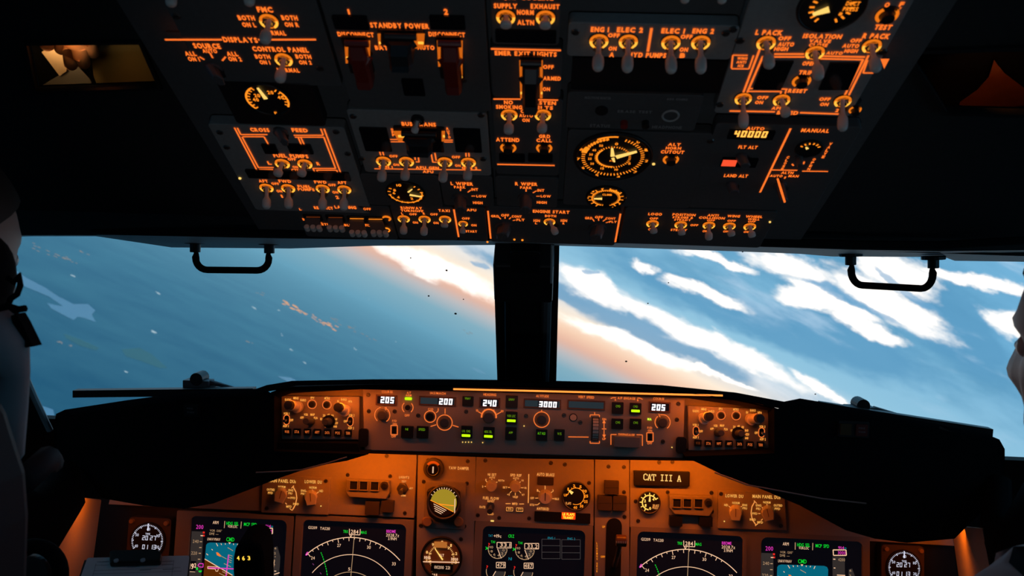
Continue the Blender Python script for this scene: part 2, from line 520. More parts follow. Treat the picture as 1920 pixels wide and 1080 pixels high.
m = MB(); m.box(-1.23, -1.22, .15, 1.12, 1.02, 1.46, 'PANE'); SIDE_PANES = globals().get('SIDE_PANES', []) + [m]
m = MB(); m.box(1.2, 1.25, -1.1, 1.75, 0, 1.02, M_LINER); m.box(1.2, 1.25, -1.1, 1.75, 1.46, 2.2, M_LINER); m.box(1.2, 1.25, -1.1, .15, 1.02, 1.46, M_LINER); m.box(1.2, 1.25, 1.12, 1.75, 1.02, 1.46, M_LINER); struct('wall_right', m)
m = MB(); m.box(1.22, 1.23, .15, 1.12, 1.02, 1.46, 'PANE'); SIDE_PANES = globals().get('SIDE_PANES', []) + [m]
m = MB(); m.box(-1.25, 1.25, 1.72, 1.75, 0, .80, M_LINER); struct('wall_front', m)
# ceiling liner: one big sheet behind the overhead panel, open at the two eyebrow windows
EB_L = [(52, 80), (262, 78), (298, 160), (70, 168)]
EB_R = [(1705, 96), (1990, 88), (2010, 212), (1775, 206)]
CH = -.035                                       # the liner lies this far above the panel faces
m = MB()
outer = [OH.uv(985, 447, CH)[1]]
vb = OH.uv(985, 449, CH)[1]
holed(m, OH, [(-1.0, vb), (1.0, vb), (1.0, 1.9), (-1.0, 1.9)], [[OH.uv(x, y, CH) for x, y in EB_L], [OH.uv(x, y, CH) for x, y in EB_R]], CH-.004, CH, M_LINER)
m.poly(OH, [(-1.3, vb+.01), (1.3, vb+.01), (1.3, 1.9), (-1.3, 1.9)], -.13, M_LINER)
struct('ceiling', m)
def eyebrow(name, px):
    m = MB()
    uvs = [OH.uv(x, y, CH) for x, y in px]
    cu = sum(u for u, v in uvs)/4; cv = sum(v for u, v in uvs)/4
    big = [(cu+(u-cu)*1.06, cv+(v-cv)*1.10) for u, v in uvs]
    holed(m, OH, big, [uvs], CH-.004, CH+.004, M_BLACK)
    return struct(name, m)
eyebrow('trim_1', EB_L); eyebrow('trim_2', EB_R)

# header over the windshields: underside catches the daylight
top = [(-80, 441), (60, 441), (180, 440), (330, 443), (520, 447), (700, 449), (985, 452), (1160, 456), (1400, 462), (1500, 465), (1590, 468), (1760, 471), (1850, 470), (2000, 468)]
low = [(-80, 447), (60, 443), (180, 443), (322, 464), (545, 466), (700, 461), (985, 459), (1160, 464), (1400, 472), (1500, 476), (1560, 481), (1770, 482), (1790, 489), (2000, 492)]
m = MB()
A = [onY(x, y, 1.03) for x, y in top]
B = [onY(x, y, 1.24) for x, y in low]
D2 = [Vector((p.x, 1.30, p.z+.03)) for p in B]
E2 = [Vector((p.x, 1.06, p.z+.12)) for p in A]
n = len(A)
m.add(A+B+D2+E2, [(i, i+1, n+i+1, n+i) for i in range(n-1)]+[(n+i, n+i+1, 2*n+i+1, 2*n+i) for i in range(n-1)]+[(2*n+i, 2*n+i+1, 3*n+i+1, 3*n+i) for i in range(n-1)], M_HEADER)
m.add(E2+A, [(i, i+1, n+i+1, n+i) for i in range(n-1)], M_LINER)
struct('trim_header', m)
# black lip of the overhead panel in front of the header
m = MB()
m.tube([OH.at(x, y, -.012) for x, y in ((100, 434), (200, 434), (420, 434), (700, 440), (985, 445), (1300, 450), (1600, 458), (1760, 460), (1960, 448))], .005, M_SOFT, k=8)
struct('trim_overhead_lip', m)
m = MB()                                        # roof skin beyond the header keeps daylight out
m.box(-1.3, 1.3, 1.2, 1.75, 1.36, 1.40, M_BLACK)
struct('trim_roof_edge', m)
# side front posts
for nm, s, pts in (('trim_post_left', -1, ((96, 806), (66, 742), (38, 676), (-20, 520), (-60, 430))), ('trim_post_right', 1, ((2000, 860), (2060, 740), (2120, 640), (2170, 540), (2190, 440)))):
    m = MB()
    Ys = (1.50, 1.47, 1.43, 1.33, 1.26)
    a = [onY(x, y, Y) for (x, y), Y in zip(pts, Ys)]
    b = [Vector((s*1.22, p.y-.05, p.z)) for p in a]
    c = [Vector((s*1.22, p.y+.10, p.z)) for p in a]
    k = len(a)
    m.add(a+b+c, [(i, i+1, k+i+1, k+i) for i in range(k-1)]+[(k+i, k+i+1, 2*k+i+1, 2*k+i) for i in range(k-1)]+[(2*k+i, 2*k+i+1, i+1, i) for i in range(k-1)], M_BLACK)
    m.tube([p+Vector((0, -.004, 0)) for p in a], .006, M_HEAD, k=8)
    struct(nm, m)
# windshield panes
def glass_mat():
    mm = bpy.data.materials.new('windshield_glass'); mm.use_nodes = True
    t = mm.node_tree; t.nodes.clear()
    o = t.nodes.new('ShaderNodeOutputMaterial'); mx = t.nodes.new('ShaderNodeMixShader')
    tr = t.nodes.new('ShaderNodeBsdfTransparent'); gl = t.nodes.new('ShaderNodeBsdfGlossy')
    tr.inputs[0].default_value = (.985, .99, .99, 1); gl.inputs['Roughness'].default_value = .02
    gl.inputs[0].default_value = (.6, .6, .6, 1)
    mx.inputs[0].default_value = .03
    t.links.new(tr.outputs[0], mx.inputs[1]); t.links.new(gl.outputs[0], mx.inputs[2]); t.links.new(mx.outputs[0], o.inputs[0])
    return mm
M_PANE = glass_mat()
for i, q in enumerate(SIDE_PANES):
    q.ml = [M_PANE]; struct('window_%d' % (i+5), q)
for i, (x0, x1) in enumerate(((-70, 940), (1035, 2190))):
    m = MB()
    m.prism(WS, [WS.uv(x0, 930), WS.uv(x1, 930), WS.uv(x1, 452), WS.uv(x0, 440)], -.012, -.002, M_PANE)
    m.tube([WS.at(x1 if i == 0 else x0, y, -.002) for y in (458, 716)], .004, M_BLACK, k=6)
    struct('window_%d' % (i+1), m)
m = MB()                                        # specks of dirt on the panes
for x, y, r in ((837, 507, 2), (803, 555, 1.8), (868, 561, 1.2), (853, 588, 2.4), (1172, 676, 2.2), (1214, 567, 1.4), (1393, 469, 1.6), (770, 484, 1.2), (1527, 736, 1.6), (1253, 528, 1.2), (1325, 745, 1.4)):
    m.disk(WS, WS.uv(x, y), r*WS.sc(x, y), .0005, .0012, M_BLACK, n=7)
o = m.build('dirt_specks', None); tag(o, 'tiny dark dirt specks scattered on the windshield glass', 'dirt', kind='stuff')

# centre post between the windshields
m = MB()
T0, T1 = WS.uv(929, 452), WS.uv(1049, 456)
B0, B1 = WS.uv(934, 722), WS.uv(1040, 722)
m.prism(WS, [B0, B1, T1, T0], -.01, .045, M_BLACK)
i0, i1, j0, j1 = WS.uv(958, 722, .047), WS.uv(1014, 722, .047), WS.uv(1010, 534, .047), WS.uv(958, 534, .047)
m.prism(WS, [i0, i1, j0, j1], .045, .058, M_BLACK)
m.tube([WS.at(951, 722, .05), WS.at(952, 534, .05)], .006, M_HEAD2 if 'M_HEAD2' in globals() else M_BLACK, k=8)
m.tube([WS.at(1019, 722, .05), WS.at(1026, 534, .05)], .008, mat('post_grey_paint', (.10, .12, .13), .5), k=8)
struct('trim_centre_post', m)
# compass housing hanging at the top of the post
t = thing('compass', WS.mat(985, 495, .05), 'black compass housing hanging at the top of the centre window post', 'compass')
m = MB(); m.prism(WS, [WS.uv(930, 530, .06), WS.uv(1037, 531, .06), WS.uv(1040, 460, .06), WS.uv(928, 459, .06)], .045, .10, M_BLACK); m.build('housing', t, bevel=.004)
m = MB(); m.quad(WS, 957, 472, 1013, 512, .10, .1015, M_GLASS, r=.006); m.build('glass', t)
m = MB(); m.tube([WS.at(1036, 460, .103), WS.at(1034, 530, .103)], .0018, M_HEAD, k=6); m.build('edge_strip', t)
t = thing('placard', WS.mat(993, 534, .06), 'small grey placard under the compass on the window post', 'placard')
m = MB(); m.quad(WS, 973, 530, 1014, 538, .0585, .0595, mat('placard_grey', (.22, .25, .27), .6)); m.build('plate', t)

# grab handles at the two window headers
def handle(xl, yl, xr, yr, ybot_l, ybot_r, label):
    Y = 1.16
    t = thing('grab_handle', Matrix.Translation(onY((xl+xr)/2, (yl+yr)/2, Y)), label, 'handle', None)
    for x, y in ((xl, yl), (xr, yr)):
        m = MB()
        m.tube([onY(x, y-10, Y), onY(x, y+11, Y)], .0075, M_BLACK, k=16)
        m.tube([onY(x, y-12, Y), onY(x, y-5, Y)], .016, M_BLACK, k=16)
        m.build('socket', t, bevel=.001)
    m = MB()
    P = lambda x, y: onY(x, y, Y)
    r = .0046
    l = [(xl+1, yl+9), (xl+2, yl+13), (xl+1, yl+20)]
    pts = [P(*q) for q in l]; rr = [.003, .0035, r*1.15]
    for i in range(1, 7):
        a = PI/2*i/6
        pts.append(P(xl+1+22*(1-math.cos(a)), yl+22+(ybot_l-yl-22)*math.sin(a))); rr.append(r*1.1)
    for i in range(7):
        a = PI/2*i/6
        pts.append(P(xr-1-22+22*math.sin(a), yr+22+(ybot_r-yr-22)*math.cos(a))); rr.append(r*1.1)
    pts += [P(xr-1, yr+20), P(xr-2, yr+13), P(xr-1, yr+9)]; rr += [r*1.15, .0035, .003]
    m.tube(pts, rr, M_SOFT, k=12)
    m.build('grip', t, smooth=True)
handle(366, 462, 505, 464, 506, 507, 'black grab handle over the left windshield, level bar')
handle(1595, 486, 1750, 492, 535, 541, 'black grab handle over the right windshield, beside bright clouds')

# wipers outside
def wiper(blade, fit, label, mount):
    t = thing('wiper', Matrix.Translation(onY(*blade[0], 1.60)), label, 'wiper')
    a, b = onY(*blade[0], 1.60), onY(*blade[1], 1.60)
    m = MB()
    n = Vector((0, 0, 1))
    hh = .0075
    m.add([a+n*hh, a-n*hh, b-n*hh, b+n*hh]+[p+Vector((0, .02, 0)) for p in (a+n*hh, a-n*hh, b-n*hh, b+n*hh)], [(0, 1, 2, 3), (7, 6, 5, 4), (0, 4, 5, 1), (1, 5, 6, 2), (2, 6, 7, 3), (3, 7, 4, 0)], M_BLACK)
    m.build('blade', t)
    if fit:
        gx, gy = fit
        hm = mat('wiper_fitting_grey', (.12, .15, .17), .5)
        m = MB()
        c = onY(gx, gy, 1.62)
        m.box(c.x-.034, c.x+.022, c.y, c.y+.03, c.z-.014, c.z, hm)
        m.box(c.x-.034, c.x+.034, c.y, c.y+.03, c.z-.016, c.z-.010, hm)
        m.build('bracket', t, bevel=.002)
        m = MB(); m.tube([c+Vector((-.004, -.002, .003)), c+Vector((-.004, .032, .003))], .0135, M_BLACK, k=16); m.build('pivot', t, smooth=False)
        m = MB(); m.tube([c+Vector((.02, .01, -.004)), c+Vector((.07, .01, -.014))], [.006, .003], hm, k=8); m.build('arm', t)
wiper(((136, 739), (474, 735)), (372, 714), 'dark wiper blade lying along the base of the left windshield', 0)
wiper(((1540, 762), (1862, 812)), (1622, 764), 'dark wiper blade lying along the base of the right windshield', 0)

# ================================================================== land below, in haze
ALT = 900.0
GP = EYE - HN*ALT
def onG(px, py, lift=0.0):
    d = ray(px, py)
    k = (GP+HN*lift-EYE).dot(HN)/d.dot(HN)
    return EYE + d*k
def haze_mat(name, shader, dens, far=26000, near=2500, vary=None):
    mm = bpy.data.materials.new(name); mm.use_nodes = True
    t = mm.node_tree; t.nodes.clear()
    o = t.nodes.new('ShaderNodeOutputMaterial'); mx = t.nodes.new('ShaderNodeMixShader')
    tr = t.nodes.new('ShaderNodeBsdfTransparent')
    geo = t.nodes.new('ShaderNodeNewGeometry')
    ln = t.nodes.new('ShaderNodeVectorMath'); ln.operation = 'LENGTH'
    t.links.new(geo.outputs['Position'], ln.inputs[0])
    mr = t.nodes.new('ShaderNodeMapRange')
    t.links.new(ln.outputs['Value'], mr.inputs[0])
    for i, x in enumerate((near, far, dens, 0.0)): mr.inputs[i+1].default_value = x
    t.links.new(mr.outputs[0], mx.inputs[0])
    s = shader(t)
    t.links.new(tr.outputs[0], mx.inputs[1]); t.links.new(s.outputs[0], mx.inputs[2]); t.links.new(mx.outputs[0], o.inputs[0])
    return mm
def sh_land(t):
    b = t.nodes.new('ShaderNodeBsdfDiffuse')
    tc = t.nodes.new('ShaderNodeTexCoord'); n = t.nodes.new('ShaderNodeTexNoise'); n.inputs['Scale'].default_value = .0016; n.inputs['Detail'].default_value = 8
    n.inputs['Roughness'].default_value = .62
    t.links.new(tc.outputs['Object'], n.inputs['Vector'])
    r = t.nodes.new('ShaderNodeValToRGB'); t.links.new(n.outputs[0], r.inputs[0])
    e = r.color_ramp.elements; e[0].position = .32; e[0].color = (.03, .13, .20, 1); e[1].position = .70; e[1].color = (.20, .34, .34, 1)
    t.links.new(r.outputs[0], b.inputs[0]); return b
def sh_water(t):
    b = t.nodes.new('ShaderNodeBsdfGlossy'); b.inputs['Roughness'].default_value = .25; b.inputs[0].default_value = (.75, .85, .95, 1); return b
def sh_field(t):
    b = t.nodes.new('ShaderNodeBsdfDiffuse'); b.inputs[0].default_value = (.34, .42, .30, 1); return b
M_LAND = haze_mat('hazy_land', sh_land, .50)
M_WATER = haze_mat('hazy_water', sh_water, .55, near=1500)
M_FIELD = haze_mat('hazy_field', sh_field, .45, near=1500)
m = MB()
R_ = 26000
ctr = GP
g2 = HG*R_; e2 = HE*R_
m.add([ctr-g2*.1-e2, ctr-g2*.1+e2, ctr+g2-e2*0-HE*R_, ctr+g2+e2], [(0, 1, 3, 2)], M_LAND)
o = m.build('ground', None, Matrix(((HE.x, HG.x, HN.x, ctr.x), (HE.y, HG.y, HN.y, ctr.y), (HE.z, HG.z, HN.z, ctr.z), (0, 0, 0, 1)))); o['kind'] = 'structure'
def patch(name, px, mt, label, cat):
    m = MB()
    a = [onG(x, y, 3) for x, y in px]; b = [onG(x, y, 1) for x, y in px]
    k = len(a)
    m.add(a+b, [tuple(range(k))]+[(i, (i+1) % k, k+(i+1) % k, k+i) for i in range(k)], mt)
    o = m.build(name, None)
    return tag(o, label, cat)
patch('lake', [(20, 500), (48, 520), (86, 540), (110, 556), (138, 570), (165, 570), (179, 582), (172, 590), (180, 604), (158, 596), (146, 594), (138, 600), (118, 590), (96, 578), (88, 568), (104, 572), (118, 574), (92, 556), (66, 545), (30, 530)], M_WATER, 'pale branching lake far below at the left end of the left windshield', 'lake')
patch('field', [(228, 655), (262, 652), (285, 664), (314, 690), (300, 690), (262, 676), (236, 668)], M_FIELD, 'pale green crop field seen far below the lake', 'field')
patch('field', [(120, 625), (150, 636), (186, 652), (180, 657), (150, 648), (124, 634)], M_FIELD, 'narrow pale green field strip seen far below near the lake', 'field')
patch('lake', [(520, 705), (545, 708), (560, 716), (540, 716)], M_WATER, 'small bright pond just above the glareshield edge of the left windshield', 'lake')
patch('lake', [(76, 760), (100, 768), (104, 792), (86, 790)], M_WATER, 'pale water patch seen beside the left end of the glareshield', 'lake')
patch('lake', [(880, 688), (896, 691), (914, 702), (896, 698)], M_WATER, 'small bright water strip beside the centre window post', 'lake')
# town lights: clusters nobody could count
def lights(name, spec, label, mt, size=1.0):
    m = MB(); rnd = random.Random(3)
    for (x0, y0, x1, y1, n, wd, sz) in spec:
        for i in range(n):
            f = rnd.random()
            x = x0+(x1-x0)*f+rnd.gauss(0, wd*.5); y = y0+(y1-y0)*f+rnd.gauss(0, wd*.5)
            p = onG(x, y, 8)
            s = sz*1.35*(p-EYE).length/F*size*rnd.uniform(.5, 1.1)
            a, b = HE*s*rnd.uniform(1.4, 3.0), HG*s*1.0
            q = HN*s*.6
            m.add([p-a-b, p+a-b, p+a+b, p-a+b, p-a-b+q, p+a-b+q, p+a+b+q, p-a+b+q], [(3, 2, 1, 0), (4, 5, 6, 7), (0, 1, 5, 4), (1, 2, 6, 5), (2, 3, 7, 6), (3, 0, 4, 7)], mt)
    o = m.build(name, None); return tag(o, label, 'lights', kind='stuff')
E_TOWN = mat('town_light', (.1, .1, .1), .6, emit=(.85, .38, .13), es=1.1, spec=0)
E_TOWN2 = mat('faint_town_light', (.1, .1, .1), .6, emit=(.30, .28, .26), es=.8, spec=0)
E_TOWN3 = mat('white_town_light', (.1, .1, .1), .6, emit=(.45, .60, .68), es=.9, spec=0)
lights('town_lights', [(533, 566, 558, 577, 8, 2, 1.3), (530, 570, 575, 590, 12, 2, 1.2), (575, 588, 630, 618, 22, 4, 1.2)], 'cluster of bright orange town lights in the middle of the left windshield', E_TOWN)
lights('town_lights', [(620, 598, 668, 622, 12, 3, 1.0), (660, 615, 705, 640, 8, 3, .9), (40, 455, 150, 495, 16, 7, 1.2), (475, 545, 492, 552, 4, 2, 1), (870, 620, 885, 628, 4, 2, 1.1), (105, 640, 135, 650, 5, 2, 1.1), (462, 640, 480, 646, 3, 2, .9), (150, 470, 170, 480, 3, 2, 1)], 'faint orange village lights scattered over the hazy land', E_TOWN2)
lights('town_lights', [(136, 517, 140, 520, 2, 1, 1.3), (295, 549, 298, 551, 3, 1, 1.0), (475, 577, 478, 580, 2, 1, 1.0), (521, 580, 523, 582, 2, 1, 1), (286, 622, 290, 624, 3, 1, 1), (527, 627, 529, 629, 2, 1, .8), (545, 655, 547, 658, 2, 1, .8), (664, 652, 666, 656, 2, 1, .9), (568, 676, 572, 682, 2, 1, .9), (235, 697, 238, 698, 2, 1, .9), (690, 560, 692, 562, 1, 1, .7), (740, 640, 742, 642, 1, 1, .7)], 'scattered single white lights on the hazy land', E_TOWN3)
# ================================================================== glareshield
far = [(101, 850), (101, 800), (105, 776), (122, 768), (240, 750), (370, 733), (480, 729), (500, 722), (548, 714), (700, 711), (840, 711), (1000, 713), (1120, 716), (1240, 722), (1380, 736), (1470, 753), (1500, 747), (1560, 757), (1700, 784), (1850, 814), (1874, 824), (1884, 842), (1884, 890)]
near = [(108, 862), (107, 808), (112, 788), (132, 778), (245, 762), (375, 746), (482, 742), (503, 734), (552, 726), (700, 722), (840, 722), (1000, 724), (1120, 727), (1240, 732), (1372, 747), (1462, 766), (1500, 762), (1558, 772), (1695, 799), (1842, 828), (1864, 838), (1875, 854), (1876, 900)]
m = MB()
A = [onY(x, y, 1.50) for x, y in far]
B = [onY(x, y, 1.115) for x, y in near]
n = len(A)
A2 = [p-Vector((0, 0, .012)) for p in A]
m.add(A+B, [(i+1, i, n+i, n+i+1) for i in range(n-1)], mat('matte_black_glareshield_top', (.006, .006, .007), 1.0, spec=0.0))
struct('trim_glareshield_top', m, smooth=False)
def hood(name, px, label_, Y0=1.115, Y1=1.285):
    m = MB()
    a = [onY(x, y, Y0) for x, y in px]
    b = [Vector((p.x, Y1, p.z-(.08 if y < 840 else 0))) for p, (x, y) in zip(a, px)]
    k = len(a)
    m.add(a+b, [tuple(range(k)), tuple(range(2*k-1, k-1, -1))]+[(i, k+i, k+(i+1) % k, (i+1) % k) for i in range(k)], M_SOFT)
    o = m.build(name, None); tag(o, label_, 'glareshield'); return o
hood('glareshield_hood', [near[i] for i in range(0, 8)]+[(505, 735), (514, 740), (514, 846), (690, 852), (650, 864), (590, 874), (530, 894), (470, 917), (400, 944), (345, 954), (270, 948), (190, 934), (160, 890), (140, 866)],
     'wide black padded glareshield wing under the left windshield'); HOOD_L = bpy.data.objects['glareshield_hood']
hood('glareshield_hood', [(1284, 856), (1452, 850), (1452, 764), (1458, 766)]+[near[i] for i in range(16, 23)]+[(1840, 960), (1790, 1010), (1700, 1018), (1640, 1010), (1585, 994), (1500, 948), (1420, 914), (1350, 888)],
     'wide black padded glareshield wing under the right windshield'); HOOD_R = bpy.data.objects['glareshield_hood.001']
# centre housing which carries the three mode panels
m = MB()
holed(m, MCP, [MCP.uv(514, 733), MCP.uv(530, 729), MCP.uv(552, 725), MCP.uv(700, 722), MCP.uv(985, 724), MCP.uv(1240, 732.5), MCP.uv(1372, 748), MCP.uv(1456, 766), MCP.uv(1456, 862), MCP.uv(1300, 860), MCP.uv(985, 856), MCP.uv(700, 846), MCP.uv(560, 842), MCP.uv(518, 838)],
      [[MCP.uv(525, 745), MCP.uv(525, 826), MCP.uv(674, 828), MCP.uv(679, 846), MCP.uv(1283, 860), MCP.uv(1288, 848), MCP.uv(1443, 852), MCP.uv(1443, 768), MCP.uv(1374, 757), MCP.uv(1288, 744.5), MCP.uv(985, 733.5), MCP.uv(679, 727.5), MCP.uv(552, 735)]], -.012, .014, M_SOFT)
m.prism(MCP, [MCP.uv(514, 740), MCP.uv(552, 730), MCP.uv(700, 726), MCP.uv(985, 727), MCP.uv(1240, 736), MCP.uv(1372, 751), MCP.uv(1454, 768), MCP.uv(1454, 860), MCP.uv(985, 855), MCP.uv(514, 836)][::-1], -.020, -.013, M_BEZEL)
o = m.build('glareshield_housing', None); tag(o, 'black housing framing the lit autopilot panel in the middle of the glareshield', 'glareshield')
# glowing strip under the lip
m = MB()
ST_ = [(850, 729.6), (900, 730.8), (985, 732.6), (1130, 736.2), (1200, 738), (1355, 741.6)]
m.tube([MCP.at(x, y, .0165) for x, y in ST_], .0013, mat('amber_strip_lamp', (.02, .02, .02), .5, emit=lin(255, 140, 55), es=1.6), k=8)
o = m.build('light_strip', None); tag(o, 'thin glowing amber light strip under the glareshield lip', 'lamp')
# hidden flood lamps which the glareshield has
L_ = []
for x, w_, p_ in ((555, 40, .010), (640, 60, .036), (715, 50, .014), (820, 90, .006), (940, 90, .005), (1060, 90, .005), (1180, 90, .006), (1262, 50, .010), (1330, 60, .030), (1400, 60, .016)):
    c = MCP.at(x, 742 if 700 < x < 1280 else (744 if x < 700 else 757), .030)
    area('glareshield_lamp', c, c+Vector((0, .022, -.06)), w_*MCP.sc(x, 740), .006, p_, AMB)
for x, p_ in ((600, .62), (690, .80), (765, .60), (870, .16), (985, .16), (1090, .30), (1190, .70), (1270, .8), (1360, .75)):
    c = MCP.at(x, 859+(x-985)*.022, -.098)
    area('panel_flood_lamp', c, c+Vector((0, .05, -.12)), .07, .010, p_*.105, AMB)

for x_, y_, Y_, p_ in ((205, 940, 1.15, .08), (1765, 1000, 1.19, .08)):
    c = onY(x_, y_, Y_); area('side_flood_lamp', c, c+Vector(((-.06 if x_ < 900 else .06), .0, -.1)), .05, .10, p_, AMB)
for px_ in (((480, 886), (530, 884), (565, 881), (616, 868), (650, 857)), ((1340, 886), (1400, 909), (1465, 921), (1542, 935), (1624, 944))):
    m = MB(); m.tube([onY(x, y, 1.112) for x, y in px_], .0012, M_BEZEL, k=6); m.build('lit_edge_line', HOOD_L if px_[0][0] < 900 else HOOD_R)  # pale tube stands in for the lamplit edge of the hood underside
# little caution lights on the wings
def caution(x0, y0, x1, y1, parts, label):
    P_ = Pl(985, 790, 1.0, tilt=0); P_.O = Vector((0, 1.115, 1)); 
    t = thing('caution_light', P_.mat((x0+x1)/2, (y0+y1)/2), label, 'light')
    m = MB(); m.quad(P_, x0, y0, x1, y1, -.002, .004, M_BLACK, r=.002); m.build('frame', t)
    for (a, b, c_, d, mt, txt) in parts:
        m = MB(); m.quad(P_, a, b, c_, d, .004, .006, mt, r=.001)
        for (s, x, y, w_, h_) in txt: m.text(P_, s, x, y, w_, h_, mat('dim_print', (.25, .22, .22), .7), h=.0062)
        m.build('lens', t)
caution(344, 758, 374, 781, [(348, 762, 370, 778, M_BLACK, [('FIRE', 356, 766, 12, 4), ('WARN', 357, 773, 14, 4)])], 'dark fire warning light on the left glareshield wing')
caution(1572, 790, 1630, 820, [(1576, 795, 1597, 816, M_AMBERDK, []), (1605, 796, 1627, 818, M_REDDK, [('FIRE', 1616, 803, 13, 4), ('WARN', 1616, 810, 14, 4)])], 'unlit amber and red caution lights on the right glareshield wing')

# ================================================================== generic parts for panels
_lev = None
def lever_mesh():
    global _lev
    if _lev: return _lev
    prof = [(.46, 0), (.42, .12), (.46, .42), (.60, .50), (.92, .58), (1, .68), (1, .84), (.88, .93), (.6, .985), (0, 1)]
    n = 14; v = []; f = []
    for r, z in prof[:-1]:
        for i in range(n): v.append((r*math.cos(2*PI*i/n), r*math.sin(2*PI*i/n), z))
    k = len(prof)-1
    for j in range(k-1):
        for i in range(n): f.append((j*n+i, j*n+(i+1) % n, (j+1)*n+(i+1) % n, (j+1)*n+i))
    v.append((0, 0, 1)); f += [((k-1)*n+i, (k-1)*n+(i+1) % n, k*n) for i in range(n)]
    me = bpy.data.meshes.new('lever'); me.from_pydata(v, [], f); me.materials.append(M_LEVER)
    me.polygons.foreach_set('use_smooth', [True]*len(f)); me.update()
    _lev = me; return me
def perp_h(pl, bx, by, tx, ty, lo, hi):
    b = pl.uv(bx, by)
    best = None
    for i in range(41):
        h = lo+(hi-lo)*i/40
        q = pl.uv(tx, ty, h)
        d = math.hypot(q[0]-b[0], q[1]-b[1])
        if best is None or d < best[0]: best = (d, h)
    return best[1]
def toggle(parent, pl, bx, by, tx, ty, rw=36, lo=.012, hi=.034, ring=E_RING, h0=0.0, rs=1.0, lw=.29, label=None, ringm=True):
    sc = pl.sc(bx, by)
    r = rw*sc/2
    M = pl.mat(bx, by, h0)
    c = pl.uv(bx, by, h0)
    m = MB()
    m.disk(pl, c, r*1.02, h0, h0+.0008, M_BLACK, n=20)
    m.disk(pl, c, r*.66, h0+.0008, h0+.003, M_METAL, n=6)
    m.disk(pl, c, r*.45, h0+.003, h0+.0055, M_METAL, n=16, taper=.15)
    s = m.build('toggle_switch', parent, M)
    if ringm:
        m = MB(); m.ring(pl, c, r*.80, r*.15*rs, h0+.0012, ring, n=26, k=6, flat=.8)  # backlight caught by the collar, painted as a glowing torus
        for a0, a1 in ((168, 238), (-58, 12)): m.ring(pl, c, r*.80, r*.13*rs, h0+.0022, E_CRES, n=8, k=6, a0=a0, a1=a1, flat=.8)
        m.build('painted_glow_ring', s, smooth=True)
    h = perp_h(pl, bx, by, tx, ty, lo, hi)
    A_, B_ = pl.at(bx, by, h0+.003), pl.at(tx, ty, h)
    z = (B_-A_); L = z.length*1.12
    z.normalize()
    x = z.orthogonal().normalized(); y = z.cross(x)
    w = rw*sc*lw
    o = bpy.data.objects.new('lever', lever_mesh())
    link(o, s, Matrix(((x.x*w, y.x*w, z.x*L, A_.x), (x.y*w, y.y*w, z.y*L, A_.y), (x.z*w, y.z*w, z.z*L, A_.z), (0, 0, 0, 1))))
    return s
def button(parent, pl, x, y, rw, lit=E_RING, name='push_button'):
    c = pl.uv(x, y); r = rw*pl.sc(x, y)/2
    m = MB(); m.disk(pl, c, r*.62, 0, .006, M_BLACK, n=20, taper=.1); m.disk(pl, c, r*1.02, 0, .0006, M_BLACK, n=20)
    b = m.build(name, parent, pl.mat(x, y))
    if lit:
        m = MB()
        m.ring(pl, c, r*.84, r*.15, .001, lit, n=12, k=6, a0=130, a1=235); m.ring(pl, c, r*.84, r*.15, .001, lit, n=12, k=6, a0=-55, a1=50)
        m.build('painted_glow_ring', b)
    return b
def knob(parent, pl, bx, by, tx, ty, wpx, mt=M_DKNOB, kind='pointer', ang=0, lo=.008, hi=.03, name='rotary_knob', line=None, tp=.12, skirt=1.0):
    sc = pl.sc(bx, by); r = wpx*sc/2
    h = perp_h(pl, bx, by, tx, ty, lo, hi)
    c = pl.uv(bx, by); e = pl.uv(tx, ty, h)
    m = MB()
    m.disk(pl, c, r*skirt, 0, .003, mt, n=28, taper=.05)
    n = 28 if kind == 'round' else 0
    if kind == 'round':
        base = [(math.cos(2*PI*i/28), math.sin(2*PI*i/28)) for i in range(28)]
    else:                                   # a tapered bar handle: rounded tail, squarer nose
        a = rad(ang)
        base = [(.55, -.35), (.78, .2), (.42, .86), (.2, 1.02), (-.2, 1.02), (-.42, .86), (-.78, .2), (-.55, -.35), (-.5, -.75), (-.3, -.95), (.3, -.95), (.5, -.75)]
        if kind == 'wide': base = [(.70, -.98), (.84, -.3), (.98, .1), (.92, .5), (.62, .84), (.25, 1.0), (-.25, 1.0), (-.62, .84), (-.92, .5), (-.98, .1), (-.84, -.3), (-.70, -.98)]
        base = [(x*math.cos(a)-y*math.sin(a), x*math.sin(a)+y*math.cos(a)) for x, y in base][::-1]
    p0 = [pl.pt(c[0]+x*r*.95, c[1]+y*r*.95, .003) for x, y in base]
    p1 = [pl.pt(e[0]+x*r*(.95-tp), e[1]+y*r*(.95-tp), h*.93) for x, y in base]
    p2 = [pl.pt(e[0]+x*r*(.84-tp), e[1]+y*r*(.84-tp), h) for x, y in base]
    k = len(base)
    m.add(p0+p1+p2, [(i, (i+1) % k, k+(i+1) % k, k+i) for i in range(k)]+[(k+i, k+(i+1) % k, 2*k+(i+1) % k, 2*k+i) for i in range(k)]+[tuple(range(2*k, 3*k))], mt)
    o = m.build(name, parent, pl.mat(bx, by))
    if line:
        m = MB(); a = rad(ang)
        d = (-math.sin(a), math.cos(a))
        m.seg(pl, (e[0]-d[0]*r*.3, e[1]-d[1]*r*.3), (e[0]+d[0]*r*.80, e[1]+d[1]*r*.80), r*.10, h+.0004, line)
        m.build('pointer_line', o)
    return o
def screw(m, pl, x, y, r=.0034, h=0.0):
    c = pl.uv(x, y, h)
    m.disk(pl, c, r, h, h+.0012, M_SCREW, n=12, taper=.2)
    m.seg(pl, (c[0]-r*.7, c[1]-r*.3), (c[0]+r*.7, c[1]+r*.3), r*.28, h+.00125, M_BLACK)
